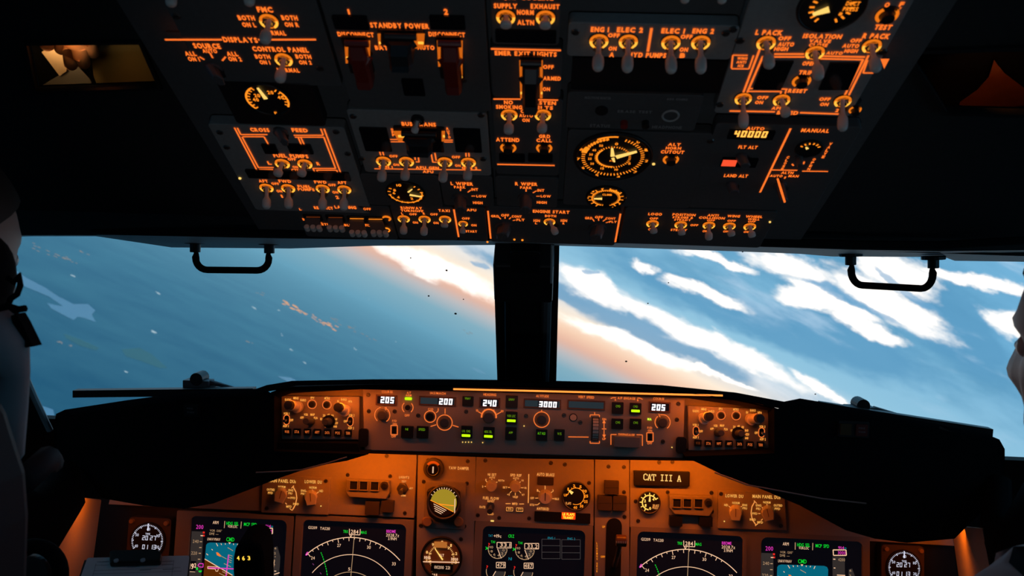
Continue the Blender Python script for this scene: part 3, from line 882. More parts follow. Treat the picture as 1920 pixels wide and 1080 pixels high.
def window_box(m, pl, x0, y0, x1, y1, mt=M_GLASS, h=.0015, r=.0015, rim=M_BLACK):
    m.quad(pl, x0, y0, x1, y1, 0, h, mt, r=r)
# ================================================================== overhead panel modules
def module(name, label, rect, mt, texts=(), lines=(), toggles=(), buttons=(), screws=(), wins=(), cat='panel', lw=3.2, h=0.0, ring=E_RING, tm=E_TXT, lm=E_LINE, slab=.012, quad=None):
    x0, y0, x1, y1 = rect                     # pixel rectangle: sides measured at its middle row
    t = thing(name, OH.mat((x0+x1)/2, (y0+y1)/2), label, cat)
    m = MB()
    if quad: m.prism(OH, quad, -slab, 0, mt)
    else: m.quad(OH, x0, y0, x1, y1, -slab, 0, mt, r=.004)
    m.build('plate', t, bevel=.0008)
    if texts:
        m = MB(); m.texts(OH, texts, tm, bold=.045); m.build('lettering', t)
    if lines:
        m = MB()
        for l in lines: m.line(OH, l[0], l[1], l[2], l[3], lm, w=(l[4] if len(l) > 4 else lw))
        m.build('marking_lines', t)
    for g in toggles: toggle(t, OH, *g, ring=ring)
    for g in buttons: button(t, OH, *g)
    if screws:
        for (x, y) in screws:
            m = MB(); screw(m, OH, x, y, r=.0038); m.build('fastener', t)
    for wdw in wins:
        m = MB(); q = wdw[:4]
        m.quad(OH, q[0], q[1], q[2], q[3], 0, .002, M_GLASS, r=.0015); m.build('indicator_light', t)
    return t
def col(y, xl, yl, xr=None, yr=None): pass
# dark base sheet of the whole panel
m = MB()
m.prism(OH, [OH.uv(492, 441, -.014), OH.uv(1500, 452, -.014), (OH.uv(1500, 452, -.014)[0]+.035, 1.3), (OH.uv(492, 441, -.014)[0]-.03, 1.3)], -.030, -.014, M_PDARK)
o = m.build('overhead_frame', None); tag(o, 'wide dark frame sheet carrying all the overhead switch panels', 'panel')

# displays / source select
t = module('display_source_panel', 'dark overhead panel lettered DISPLAYS, SOURCE and CONTROL PANEL, upper left', (338, -30, 612, 158), M_PDARK,
  [('FMC', 496.3, 17.8, 30, 10.5), ('BOTH', 461.5, 33.3, 32, 9.5), ('ON L', 466.7, 46.3, 26, 9), ('BOTH', 542.6, 33.3, 31, 9.5), ('ON R', 546.8, 46, 27, 9), ('NORMAL', 514, 61.6, 44, 9),
   ('DISPLAYS', 450, 74.5, 65, 10), ('SOURCE', 387.5, 86, 51, 10), ('AUTO', 392.9, 95.4, 28, 8), ('ALL', 356.8, 100.5, 22, 8.5), ('ON 1', 363, 110.6, 22, 8.5), ('ALL', 435.2, 101, 22, 8.5), ('ON 2', 440.3, 110.6, 25, 8.5),
   ('CONTROL PANEL', 525.5, 92.6, 105, 9.5), ('BOTH', 492, 106, 29, 8.5), ('ON 1', 496.3, 116.7, 20, 8), ('BOTH', 568.5, 106, 30, 8.5), ('ON 2', 572.2, 117, 24, 8), ('NORMAL', 540.3, 131.5, 42, 8)],
  [(309, 74.5, 416, 74.5, 4.2), (484, 74.5, 592.5, 74.3, 4.2), (374, 106.5, 383.3, 112), (393.5, 99, 399, 109), (423, 106.5, 416.7, 114)],
  toggles=[(504.6, 38, 496.7, 76, 37), (532.4, 110.2, 524.8, 149, 35), (468, -38, 467.5, 5, 35), (320, -34, 321, 7, 35)], screws=[(330, 30), (600, 128)])
knob(t, OH, 401, 128, 410, 152, 34, M_DKNOB, 'pointer', ang=10, line=E_DIM if 0 else None, lo=.014, hi=.022)

# generic dial on a panel
def dial(parent, pl, cx, cy, rpx, name='gauge', face=M_BLACK, marks=(), nums=(), needle=None, mm=E_GAUGE, nm=E_HOT, rim=1.16, arcs=(), h=.002, tw=2.0, rimm=M_BLACK, texts=(), mats=None, nw=.12, hub=.10):
    sc = pl.sc(cx, cy); r = rpx*sc
    c = pl.uv(cx, cy)
    m = MB(); m.disk(pl, c, r*rim, 0, h, face, n=40)
    g = m.build(name, parent, pl.mat(cx, cy))
    m = MB(); m.ring(pl, c, r*rim, r*.07, h, rimm, n=40, k=8); m.build('bezel', g, smooth=True)
    hh = h+.0006
    m = MB()
    for (a0, a1, st_, r0, r1, w) in marks:        # clockwise from the top, degrees
        a = a0
        while a <= a1+.01:
            x, y = math.sin(rad(a)), math.cos(rad(a))
            m.seg(pl, (c[0]+x*r*r0, c[1]+y*r*r0), (c[0]+x*r*r1, c[1]+y*r*r1), w*sc, hh, mm)
            a += st_
    for (a0, a1, r0, r1) in arcs: m.arc(pl, c, r*r0, r*r1, 90-a1, 90-a0, hh, mm, n=36)
    for (s, a, rr, w, ht) in nums:
        m.glyphs(pl, s, c[0]+math.sin(rad(a))*r*rr, c[1]+math.cos(rad(a))*r*rr, w*sc, ht*sc, mm, hh)
    for (s, dx, dy, w, ht, mt) in texts:
        m.glyphs(pl, s, c[0]+dx*r, c[1]+dy*r, w*sc, ht*sc, mt, hh)
    if m.v: m.build('scale', g)
    for nd in (needle or ()):
        a, r0, r1, w = nd[:4]
        x, y = math.sin(rad(a)), math.cos(rad(a))
        m = MB()
        p, q = (c[0]+x*r*r0, c[1]+y*r*r0), (c[0]+x*r*r1, c[1]+y*r*r1)
        wx, wy = y*w*r/2, -x*w*r/2
        m.prism(pl, [(p[0]-wx, p[1]-wy), (p[0]+wx, p[1]+wy), (q[0]+wx*.5, q[1]+wy*.5), (q[0]-wx*.5, q[1]-wy*.5)], h+.001, h+.0018, nd[4] if len(nd) > 4 else nm)
        m.build('needle', g)
    return g

# fuel temperature gauge strip
t = module('fuel_temperature_panel', 'round fuel temperature gauge on a black strip left of the overhead centre', (425, 153, 596, 234), M_BLACK, screws=())
dial(t, OH, 502.4, 184, 36, marks=[(-130, -20, 14, .86, 1.05, 2.4), (40, 120, 14, .86, 1.05, 2.4)], arcs=[(-130, -30, 1.0, 1.10), (50, 118, 1.0, 1.10)], nums=[('20', -52, .55, 11, 9), ('40', -88, .6, 11, 9), ('20', 28, .68, 11, 9), ('40', 72, .78, 11, 9), ('F', -8, -1.0, 5, 6)], needle=[(-12, .15, .98, .20, E_HOT)])

# fuel panel
FL = [(439.6, 239.6, 482, 320), (445, 240, 451.5, 252.5), (451.4, 252.5, 501.4, 252.5), (454.9, 256.5, 495, 256.5), (495, 256.5, 503.5, 271.5), (454, 257, 484.7, 314.5), (484, 314.2, 513, 314.2), (486, 317.8, 512, 317.8), (486, 318, 488, 321),
      (601.4, 241.7, 606, 253.5), (607.6, 241.7, 638.2, 323), (550.7, 253.9, 606, 253.9), (552.8, 257.4, 608.3, 257.4), (559, 257.6, 565.3, 272.2), (563.9, 257.6, 570.8, 272.2), (607.6, 258.3, 629.2, 316), (586, 316, 629.5, 316), (593.8, 319.3, 631.3, 319.3), (586.8, 316, 590.3, 323), (593.8, 319, 595.8, 323), (631, 319, 633, 323)]
t = module('fuel_control_panel', 'grey overhead fuel panel lettered CROSS FEED and FUEL PUMPS, lower left', (436, 237, 670, 396), M_PLATE,
  [('CROSS', 486.8, 243.5, 36, 7.4), ('FEED', 561.8, 244.3, 30.5, 7.4), ('FUEL PUMPS', 545, 292.4, 65.5, 7.2), ('OFF', 546.9, 298.6, 16, 5.4), ('L', 505, 305.6, 8, 6.5), ('R', 596.5, 307, 7, 6.5), ('ON', 553.5, 313.3, 11, 5), ('CTR', 554, 319.4, 16, 5.8),
   ('AFT', 493.4, 339.6, 18, 5.7), ('FWD', 533.9, 340, 24, 5.8), ('OFF', 515.8, 344.5, 15, 5), ('ON', 523.6, 358.4, 11, 5.2), ('1', 528.3, 368, 4, 6), ('FUEL', 570.6, 349.8, 26, 5.4), ('PUMPS', 573.8, 355.4, 32, 5.5), ('FWD', 600.5, 341.5, 23.6, 5.7), ('AFT', 641, 342.4, 18, 5.8), ('OFF', 622.4, 347, 15, 5), ('ON', 628.5, 360.6, 11.4, 5.2), ('2', 632.2, 370, 6.5, 6.2)],
  FL, lw=2.8,
  toggles=[(529.9, 304.9, 520, 328, 29), (572.2, 305.6, 564.6, 328, 29), (500.2, 350.5, 499.7, 387, 27), (540.8, 351.3, 541.3, 387, 27), (605.6, 352, 604.8, 389, 27), (646, 353.6, 644.4, 390, 27)],
  wins=[(493, 272, 519, 289), (541, 272, 585, 289), (464, 322, 655, 337)], screws=[(425, 276), (652, 288), (412, 248), (630, 247)])
FUEL = t
knob(t, OH, 526, 246, 533, 268, 26, M_DKNOB, 'pointer', ang=0, lo=.012, hi=.02, skirt=1.05)

# standby power with guarded switches
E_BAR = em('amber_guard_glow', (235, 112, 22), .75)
def guard(parent, x0, y0, x1, y1, ydrop, mt, lit=True, name='guarded_switch', wide=.16, th=.016, bright=(1, 1), cov=None):
    pl = OH
    m = MB()
    m.quad(pl, x0, y0, x1, y1, 0, .003, M_BLACK, r=.002)
    g = m.build(name, parent, pl.mat((x0+x1)/2, (y0+y1)/2))
    w = (x1-x0)*wide
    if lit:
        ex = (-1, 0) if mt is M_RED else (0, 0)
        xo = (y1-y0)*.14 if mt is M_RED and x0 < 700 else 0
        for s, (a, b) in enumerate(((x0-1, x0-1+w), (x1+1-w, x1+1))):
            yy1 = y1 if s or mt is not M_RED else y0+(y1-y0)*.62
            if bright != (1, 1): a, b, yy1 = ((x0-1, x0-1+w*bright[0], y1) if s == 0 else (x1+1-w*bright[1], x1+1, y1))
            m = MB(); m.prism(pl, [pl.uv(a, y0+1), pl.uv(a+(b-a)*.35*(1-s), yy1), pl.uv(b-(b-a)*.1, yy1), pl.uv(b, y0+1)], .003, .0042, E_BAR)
            m.quad(pl, a+(b-a)*.3, yy1-5, b-(b-a)*.15, yy1-1, .0042, .0048, E_CRES, r=.0006); m.build('painted_glow_bar', g)  # bracket sides lit by the backlight, painted as glowing bars
    # hinged cover with finger lip
    a, b = pl.uv((x0+x1)/2, y0+2), pl.uv((x0+x1)/2, y1)
    W_ = (x1-x0)*pl.sc((x0+x1)/2, (y0+y1)/2)*(.34 if bright == (1, 1) else .25)
    H_ = a[1]-b[1]
    P = lambda u, v, h: pl.pt(a[0]+u, a[1]-v, h)
    m = MB()
    sec = [(-1, .004), (-1, th*.8), (-.72, th), (.72, th), (1, th*.8), (1, .004)]
    rows = [(0.02, .55), (.25, .95), (.55, 1.0), (.85, 1.05), (1.0, 1.25)]
    k = len(sec)
    pts = [P(u*W_, H_*v, .003+(hh-.003)*sc_) for v, sc_ in rows for u, hh in sec]
    m.add(pts, [(r*k+i, r*k+i+1, (r+1)*k+i+1, (r+1)*k+i) for r in range(len(rows)-1) for i in range(k-1)]+[tuple(range(k))]+[tuple((len(rows)-1)*k+i for i in range(k-1, -1, -1))], mt)
    m.build('guard_cover', g)
    m = MB(); m.tube([P(-W_*1.35, 0, .006), P(W_*1.35, 0, .006)], .0032, mt, k=10)
    for sg in (-1, 1): m.tube([P(sg*W_*1.1, H_*.30, .008), P(sg*W_*.55, H_*.42, .013)], [.0042, .003], mt, k=8)
    m.build('hinge', g)
    return g
t = module('standby_power_panel', 'dark overhead panel lettered STANDBY POWER with DISCONNECT guards', (625, -30, 914, 205), M_PDARK,
  [('1', 653.7, 21.9, 4.5, 10), ('2', 836, 22, 9, 11.5), ('STANDBY POWER', 749, 47.9, 111, 10), ('DISCONNECT', 666.7, 64.5, 68.5, 9), ('DISCONNECT', 837.7, 64.5, 69, 9), ('BAT', 715, 89.5, 25, 8.5), ('AUTO', 798.5, 89, 33, 8.5)],
  wins=[(625, 31, 690, 56), (806, 31, 872, 56), (755, 150, 795, 180)], screws=[(680, 150), (868, 150)])
guard(t, 648, 70, 694, 138, 176, M_RED, wide=.15)
guard(t, 821, 70, 867, 148, 176, M_RED, wide=.15)
guard(t, 710, 57, 796, 84, 92, M_BLACK, wide=.14, th=.026, bright=(.45, 1.6))
# bus transfer and generators
t = module('generator_panel', 'grey overhead panel lettered BUS TRANS, GEN 1, APU GEN and GEN 2', (668, 209, 917, 326), M_PLATE,
  [('BUS TRANS', 785, 233, 64.7, 7.5), ('O', 735, 243, 5.5, 5), ('F', 736.5, 248, 5.5, 5), ('F', 737.5, 253.3, 5.5, 5), ('A', 838.5, 241, 5.5, 5), ('U', 840, 246.7, 5.5, 5), ('T', 841.3, 252, 5.5, 5), ('O', 842.5, 257.5, 5.5, 5),
   ('OFF', 737.7, 293, 16.5, 5), ('OFF', 854.8, 294.6, 16.6, 5), ('ON', 742.8, 309, 12, 5), ('ON', 858.2, 310.6, 11.5, 5), ('GEN 1', 723, 313, 27, 5), ('GEN 2', 880.3, 315, 30, 5.3), ('APU GEN', 801, 314.6, 44.6, 5.4), ('APU', 802.5, 322, 21, 5.2)],
  [(731.6, 261.6, 763.2, 261.6), (732.7, 266, 763.2, 266), (830.7, 262.9, 849, 262.9), (832.8, 266.4, 849, 266.4), (711.9, 285, 714, 291.4), (717.5, 285, 719.6, 291.4), (873.6, 287, 873.9, 294), (879, 287, 879.5, 294),
   (776.6, 286, 778.7, 300), (783, 286, 785.7, 304), (779.4, 303.6, 786.4, 304), (808.2, 287, 811.7, 304.8), (815.3, 287, 818, 301.3), (811, 304.2, 819, 304.4), (702, 316.6, 901.8, 319)], lw=2.6,
  toggles=[(719.6, 300.6, 715.4, 336, 29.5), (762.5, 301.3, 759, 334, 29.5), (834.5, 302, 830, 337, 29.5), (878.5, 302.7, 876.4, 334, 29.5)],
  wins=[(679, 241, 730, 284), (852, 243, 902, 286), (770, 246, 830, 285)], screws=[(678, 297), (906, 298), (662, 218), (902, 216)])
guard(t, 739, 240, 834, 259, 262, M_BLACK, wide=.22, th=.02, bright=(1.35, .3))
toggle(t, OH, 783, 226, 777, 247, 24, ringm=False, h0=.004, lo=.012, hi=.02)
# exhaust temperature gauge and wipers
t = module('exhaust_gauge_panel', 'black overhead panel with round exhaust temperature gauge, left of centre', (684, 328, 826, 386), M_PDARK, screws=())
dial(t, OH, 761, 359.5, 30, marks=[(40, 300, 20, .92, 1.12, 2.2), (100, 220, 6.66, .94, 1.06, 1.3)], arcs=[(80, 260, .98, 1.05)], nums=[('10', -18, .95, 9, 8), ('8', -62, .72, 5, 7), ('6', -88, .72, 5, 7), ('4', -130, .68, 5, 7), ('2', 150, .62, 5, 7)], needle=[(104, .25, 1.02, .16, E_HOT), (40, .3, .75, .10, E_HOT)])
t = module('rain_selector_panel', 'overhead wiper selector lettered L WIPER with dark pointer knob', (828, 330, 925, 386), M_PDARK,
  [('L WIPER', 865.9, 344.5, 43, 6.5), ('PARK', 862, 350.9, 22.5, 5.2), ('INT', 890, 355.3, 13.5, 5.3), ('LOW', 902.6, 368, 20, 5), ('HIGH', 895.8, 380.2, 19, 5.2)],
  [(863.4, 353.8, 863.4, 358), (883, 356.3, 877, 360.7), (884, 367.7, 891, 367.7)], lw=2.4)
knob(t, OH, 863, 371, 863.5, 396, 32, M_DKNOB, 'pointer', lo=.014, hi=.024, line=mat('grey_print', (.16, .15, .14), .6))
t = module('rain_selector_panel', 'overhead wiper selector lettered R WIPER with dark pointer knob', (930, 332, 1046, 388), M_PDARK,
  [('R WIPER', 986.7, 345, 43, 6.5), ('PARK', 986.3, 351.9, 23, 5.2), ('INT', 1014, 357, 14, 5.3), ('LOW', 1023.3, 368, 20, 5), ('HIGH', 1015.8, 379.6, 19.7, 5.2)],
  [(986.4, 354.5, 986.4, 359.4), (1006, 357.8, 999, 361.8), (1005.5, 368, 1012.3, 368)], lw=2.4)
knob(t, OH, 986, 370, 985.5, 396, 32, M_DKNOB, 'pointer', lo=.014, hi=.024, line=mat('grey_print'))
# centre column
t = module('equipment_cooling_panel', 'overhead panel lettered EQUIP COOLING with SUPPLY and EXHAUST switches', (920, -30, 1051, 84), M_PDARK,
  [('EQUIP COOLING', 985.6, -3, 105, 9), ('SUPPLY', 947.7, 11, 45, 9.5), ('EXHAUST', 1022, 12, 55, 9.5), ('NORM', 985, 23, 32.5, 9.5), ('ALTN', 985.6, 42, 32.5, 9.5)],
  toggles=[(948.5, 30.5, 948.5, 49, 38), (1022.8, 31.5, 1022, 50, 38)], wins=[(929, 58, 1043, 81)])
t = module('exit_lights_panel', 'overhead panel lettered EMER EXIT LIGHTS with a black guard', (921, 89, 1053, 183), M_PDARK,
  [('EMER EXIT LIGHTS', 985.6, 100.5, 117, 9), ('OFF', 1028.2, 125.5, 21, 7.8), ('ARMED', 1035, 147, 34, 7.8), ('ON', 1024.4, 167, 14.5, 7.5)], [(920.4, 91.7, 1051.8, 94.6, 4.4)])
guard(t, 975, 107, 1017, 178, 200, M_BLACK, wide=.13, th=.02)
t = module('passenger_signs_panel', 'overhead panel lettered NO SMOKING, FASTEN BELTS, ATTEND and GRD CALL', (926, 185, 1052, 328), M_PDARK,
  [('NO', 953.3, 191.9, 17.8, 7.6), ('SMOKING', 954.4, 200.7, 50, 7.6), ('FASTEN', 1018, 192.8, 50, 7.4), ('BELTS', 1017.4, 201.9, 40, 7.2), ('OFF', 985.6, 208.7, 20, 6.6), ('AUTO', 986.3, 216.7, 26.7, 6.4), ('ON', 986, 225.3, 14.6, 6.8),
   ('ATTEND', 951.9, 262, 45, 7.6), ('GRD', 1021, 255.6, 22, 6.8), ('CALL', 1020.2, 263.2, 30, 7)],
  [(925, 185.8, 976.3, 186, 3.8), (1008, 187, 1046.3, 187.8, 3.8), (932.2, 308.2, 1040, 310.4, 3.8)],
  toggles=[(954.9, 213.5, 953.7, 247, 33), (1017.9, 213.8, 1016, 245, 33)], buttons=[(953, 275.6, 31), (1020.4, 276.3, 31)], wins=[(936, 290, 984, 304), (990, 290, 1036, 304)])
# hydraulics
t = module('hydraulic_pump_panel', 'grey overhead strip lettered ENG 1, ELEC 2, ELEC 1, ENG 2 and HYD PUMPS', (1064, 45, 1380, 109), M_PLATE,
  [('ENG 1', 1124.8, 55.3, 35, 9.7), ('ELEC 2', 1181.3, 56, 50, 9.7), ('ELEC 1', 1262.3, 57.9, 45, 9.7), ('ENG 2', 1318.8, 58.2, 41.6, 9.7), ('OFF', 1151, 66.2, 23, 8), ('ON', 1148.6, 91, 16, 8), ('A', 1147, 102.5, 10, 9), ('HYD PUMPS', 1213.7, 103.3, 72, 9.3), ('OFF', 1287.3, 68.8, 23, 8), ('ON', 1282.2, 93, 16.5, 8), ('B', 1279.8, 104, 11, 9)],
  [(1221.7, 52.8, 1214.6, 97, 5)],
  toggles=[(1123, 75.5, 1121, 126, 38), (1178, 76.3, 1176.3, 128, 38), (1257.8, 78, 1258.5, 130, 38), (1313.7, 78, 1314, 130, 38)], screws=[(1079, 60), (1361, 62), (1386, 76)])
t = module('voice_recorder_panel', 'unlit dark overhead panel lettered ERASE TEST with headphone jack', (1062, 176, 1312, 243), M_PDARK,
  [('MICROPHONE MONITOR', 1120.8, 183.4, 50, 5.5), ('STATUS', 1125, 235.7, 39, 6), ('ERASE TEST', 1190.4, 209.3, 66, 5.5), ('HEADPHONE', 1250.6, 238.5, 57, 6), ('600 OHMS', 1270, 186, 40, 5)],
  tm=mat('grey_unlit_print', (.35, .34, .33), .7))
m = MB(); m.ring(OH, OH.uv(1257.3, 215.6), 15*OH.sc(1257, 215), .0011, .001, mat('grey_ring_print', (.5, .49, .47), .6), n=30, k=6); m.build('headphone_jack', t)
m = MB(); m.disk(OH, OH.uv(1170, 229), 7*OH.sc(1170, 229), 0, .006, mat('dark_red_button', (.3, .02, .015), .5), n=16); m.build('erase_button', t)
m = MB(); m.disk(OH, OH.uv(1210, 229), 7*OH.sc(1170, 229), 0, .006, M_BLACK, n=16); m.build('test_button', t)
m = MB(); m.disk(OH, OH.uv(1128, 206), 12*OH.sc(1128, 209), 0, .002, M_BLACK, n=20); m.build('microphone', t)
m = MB(); m.quad(OH, 1072, 112, 1380, 172, -.012, -.003, M_BLACK, r=.003); o = m.build('indicator_block', None, OH.mat(1226, 140)); tag(o, 'unlit black indicator strip under the HYD PUMPS switches', 'panel')
# cabin altitude
t = module('cabin_altitude_panel', 'overhead panel with the large cabin altitude dial and small climb dial', (1060, 247, 1316, 388), M_PDARK,
  [('ALT', 1264.4, 271, 25, 5.8), ('HORN', 1262.8, 277.8, 30, 5.6), ('CUTOUT', 1261, 285, 45, 6.5)], buttons=[(1257.8, 297.8, 31)])
g = dial(t, OH, 1149, 291.5, 57, marks=[(20, 346, 6.6, .92, 1.04, 2.3), (-60, -12, 6.6, .94, 1.06, 2.6), (0, 359, 9, .52, .60, 1.8)], arcs=[(175, 318, .50, .56), (-78, -60, .90, 1.08), (-32, 4, 1.06, 1.13)], rim=1.24,
         nums=[(str((i) % 10), a, 1.14, 6.5, 7.5) for i, a in enumerate((40, 66, 97, 133, 165, 203, 236, 263, 290))]+[('50', -35, .76, 7, 6.5), ('40', -60, .74, 7, 6.5), ('30', -80, .74, 7, 6.5), ('25', -98, .76, 7, 6.5), ('20', -120, .76, 7, 6.5), ('15', -155, .70, 7, 6.5), ('10', 165, .70, 7, 6.5), ('5', 118, .66, 5, 6.5), ('0', 4, .74, 6, 7)],
         needle=[(62, .12, .84, .17, E_HOT), (-8, .1, .54, .14, E_HOT), (-20, .0, -.22, .10, E_HOT)], texts=[('CABIN ALT', -.15, -.72, 24, 5, M_AMBERDK), ('PSI', .0, -.20, 10, 4, E_GAUGE)])
g = dial(t, OH, 1136, 368, 28, marks=[(-170, 150, 9, .80, .96, 1.6), (10, 150, 22, .95, 1.2, 2.2), (-150, -10, 22, .95, 1.2, 2.2)], arcs=[(-165, 160, .90, .97), (10, 60, .9, 1.1)], rim=1.3,
         nums=[('4', 85, 1.3, 4, 5), ('2', 50, 1.25, 4, 5), ('1', 125, 1.25, 4, 5), ('.5', 155, 1.25, 5, 5), ('0', -92, 1.22, 4, 5), ('1', -50, 1.2, 4, 5), ('2', -15, 1.2, 4, 5)], needle=[(-93, .25, .80, .20, E_HOT)], texts=[('CLIMB', .05, .42, 18, 6, E_GAUGE)])
m = MB(); m.disk(OH, OH.uv(1225.5, 307), .0016, 0, .001, E_HOT, n=10); m.build('lit_pin', t)
# air conditioning
AL = [(1451.7, 101.5, 1508, 101.5, 4), (1450, 106.8, 1509, 106.8, 4), (1538.7, 105.2, 1622, 107, 4), (1538, 110.2, 1619, 112, 4), (1424.5, 92.6, 1393.3, 175, 4), (1430.4, 105.6, 1400.3, 175, 4), (1424, 91, 1432, 93, 3), (1402, 104, 1374, 103.6, 3), (1374, 103.6, 1371.5, 128, 3), (1371.5, 129, 1404, 129.4, 3), (1404, 129.4, 1413, 104, 3),
      (1618.3, 112, 1583, 180.6, 4), (1628.5, 104, 1590.6, 180.6, 4), (1626.7, 113, 1618.3, 137), (1618.3, 137, 1638, 137), (1403, 166.2, 1415.6, 166.2), (1402.6, 171.5, 1466, 171.8), (1463, 167, 1477, 167.3), (1465, 171, 1463.5, 176), (1474.5, 168, 1472, 176), (1368, 208.3, 1453, 209.8, 4), (1500, 211.5, 1572.5, 214, 4)]
t = module('air_conditioning_panel', 'grey overhead panel lettered L PACK, ISOLATION VALVE, R PACK and BLEED, upper right', (1376, -30, 1662, 217), M_PLATE,
  [('L PACK', 1442.4, 61, 52, 9.8), ('ISOLATION', 1542.4, 68, 74, 8.8), ('VALVE', 1537.8, 77, 42, 6.8), ('CLOSE', 1534.5, 84.5, 36, 7), ('R PACK', 1643.3, 67.6, 52, 10), ('OFF', 1471.4, 72, 24.6, 7.8), ('AUTO', 1474, 83, 31, 8), ('HIGH', 1465, 91.7, 27, 7.8),
   ('OFF', 1605.4, 76.2, 22, 7.5), ('AUTO', 1595.6, 86, 32, 7.5), ('HIGH', 1596, 95.6, 26, 7.5), ('AUTO', 1565, 99.5, 32, 6.2), ('OPEN', 1517.4, 119, 26, 8), ('TRIP', 1511, 136, 27, 8), ('RESET', 1495.6, 170.4, 36, 7.6), ('TEST', 1656.3, 51, 33, 10), ('OFF', 1430, 183, 21.7, 6.6), ('ON', 1423.3, 192, 16, 6.6), ('OFF', 1546.7, 186, 21.7, 6.6), ('ON', 1545.8, 195.6, 16.5, 6.6),
   ('APU', 1457.5, 203, 22, 6.2), ('BLEED', 1477, 211.5, 41, 7.3), ('2', 1570, 207, 7, 6.5), ('WING', 1392, 109.5, 20, 5.5), ('ANTI', 1390, 116.5, 19, 5.5), ('ICE', 1389, 123.5, 12, 5.5), ('O', 1663.7, 9, 10, 9), ('F', 1691, 8, 9, 9), ('T', 1688, 16, 5, 5)],
  AL, lw=3.2,
  toggles=[(1436, 78.7, 1442.4, 122, 38), (1527.6, 97, 1535, 143, 38), (1634, 84.5, 1642.4, 129, 38), (1393.3, 183.5, 1394, 233, 34), (1465, 186, 1474, 215, 34), (1579.7, 188, 1580, 239, 34)],
  buttons=[(1502.6, 150.8, 36), (1663, 27, 44), (1603, 204.7, 24)], screws=[(1388, 76), (1375, 55), (1655, 97), (1350, 196)])
m = MB()
m.prism(OH, [OH.uv(1430, 113), OH.uv(1488, 113), OH.uv(1464, 166), OH.uv(1411, 165)][::-1], 0, .002, M_GLASS); m.build('indicator_light', t)
m = MB()
m.prism(OH, [OH.uv(1556, 116), OH.uv(1612, 116), OH.uv(1590, 166), OH.uv(1534, 166)][::-1], 0, .002, M_GLASS); m.build('indicator_light', t)
m = MB(); m.poly(OH, [OH.uv(1650.7, 109), OH.uv(1657.5, 127.8), OH.uv(1667.4, 109)], .0008, E_LINE); m.build('marking_arrow', t)
g = dial(t, OH, 1559, 10, 44, marks=[(-150, 150, 20, .74, .96, 4)], rim=1.42, nums=[('0', -118, .5, 6, 7), ('8', 125, .6, 7, 8)], needle=[(-118, .12, .80, .34, E_HOT)], texts=[('DUCT', .82, .26, 26, 10, E_GAUGE), ('PRESS', .82, -.05, 28, 10, E_GAUGE)])
# pressurisation
STK = []
def stack(s, x0, y0, x1, y1, w, hh):
    n = len(s)
    for i, ch in enumerate(s): STK.append((ch, x0+(x1-x0)*i/(n-1), y0+(y1-y0)*i/(n-1), w, hh))
stack('CLOSE', 1477.5, 295, 1467, 317, 6, 5); stack('VALVE', 1557.5, 270, 1544, 294, 6.5, 5.6); stack('OPEN', 1526.7, 299, 1516.7, 317, 6.5, 5)
t = module('pressurization_panel', 'dark overhead panel lettered AUTO, MANUAL, FLT ALT and LAND ALT, right side', (1316, 234, 1573, 394), M_PDARK,
  [('AUTO', 1416.7, 241, 35, 6.4), ('FLT ALT', 1402.5, 276, 36.7, 6.4), ('LAND ALT', 1380, 329.6, 46, 6.2), ('MANUAL', 1528.8, 244.8, 54, 7.3), ('ALTN', 1476.5, 323.9, 24, 5.2), ('AUTO', 1455.6, 329.8, 25, 5), ('MAN', 1488, 330.2, 20, 5)]+STK,
  [(1482.5, 240.8, 1425, 361, 4), (1446.7, 318.7, 1495, 319.5), (1504, 321, 1552.5, 321.6), (1485, 307.5, 1488, 311), (1508, 303, 1506.5, 308), (1473, 331, 1471, 335)], screws=[(1332, 264)])
m = MB(); m.quad(OH, 1365, 246, 1452, 262, 0, .002, M_GLASS, r=.001)
m.seg7(OH, '40000', 1408, 251.7, 62, 12, E_SEGB, h=.0025, slant=0, tk=.24); m.build('altitude_display', t)
m = MB(); m.quad(OH, 1352, 298, 1420, 314, 0, .002, M_GLASS, r=.001); m.quad(OH, 1354, 301, 1380.5, 312, .002, .0026, E_REDLCD); m.build('altitude_display', t)
for x, y, x2, y2 in ((1390, 292, 1398, 312), (1372, 345, 1377, 362)): knob(t, OH, x, y, x2, y2, 22, M_DKNOB, 'round', lo=.010, hi=.016)
knob(t, OH, 1463, 346, 1470, 378, 24, M_DKNOB, 'pointer', lo=.016, hi=.026)
m = MB(); p0, p1 = OH.at(1458, 335, .004), OH.at(1465, 358, .020); p2 = OH.at(1471.5, 379, .0262)
m.tube([p0, p1, p2], [.0011, .0013, .0011], E_LINE, k=6); m.build('pointer_stripe', t)
g = dial(t, OH, 1516, 277, 18, marks=[(-60, 60, 24, .9, 1.2, 3)], rim=1.4, needle=[(-42, .35, .70, .3, E_HOT)])
knob(t, OH, 1498, 294, 1500, 312, 17, M_DKNOB, 'pointer', lo=.012, hi=.02)

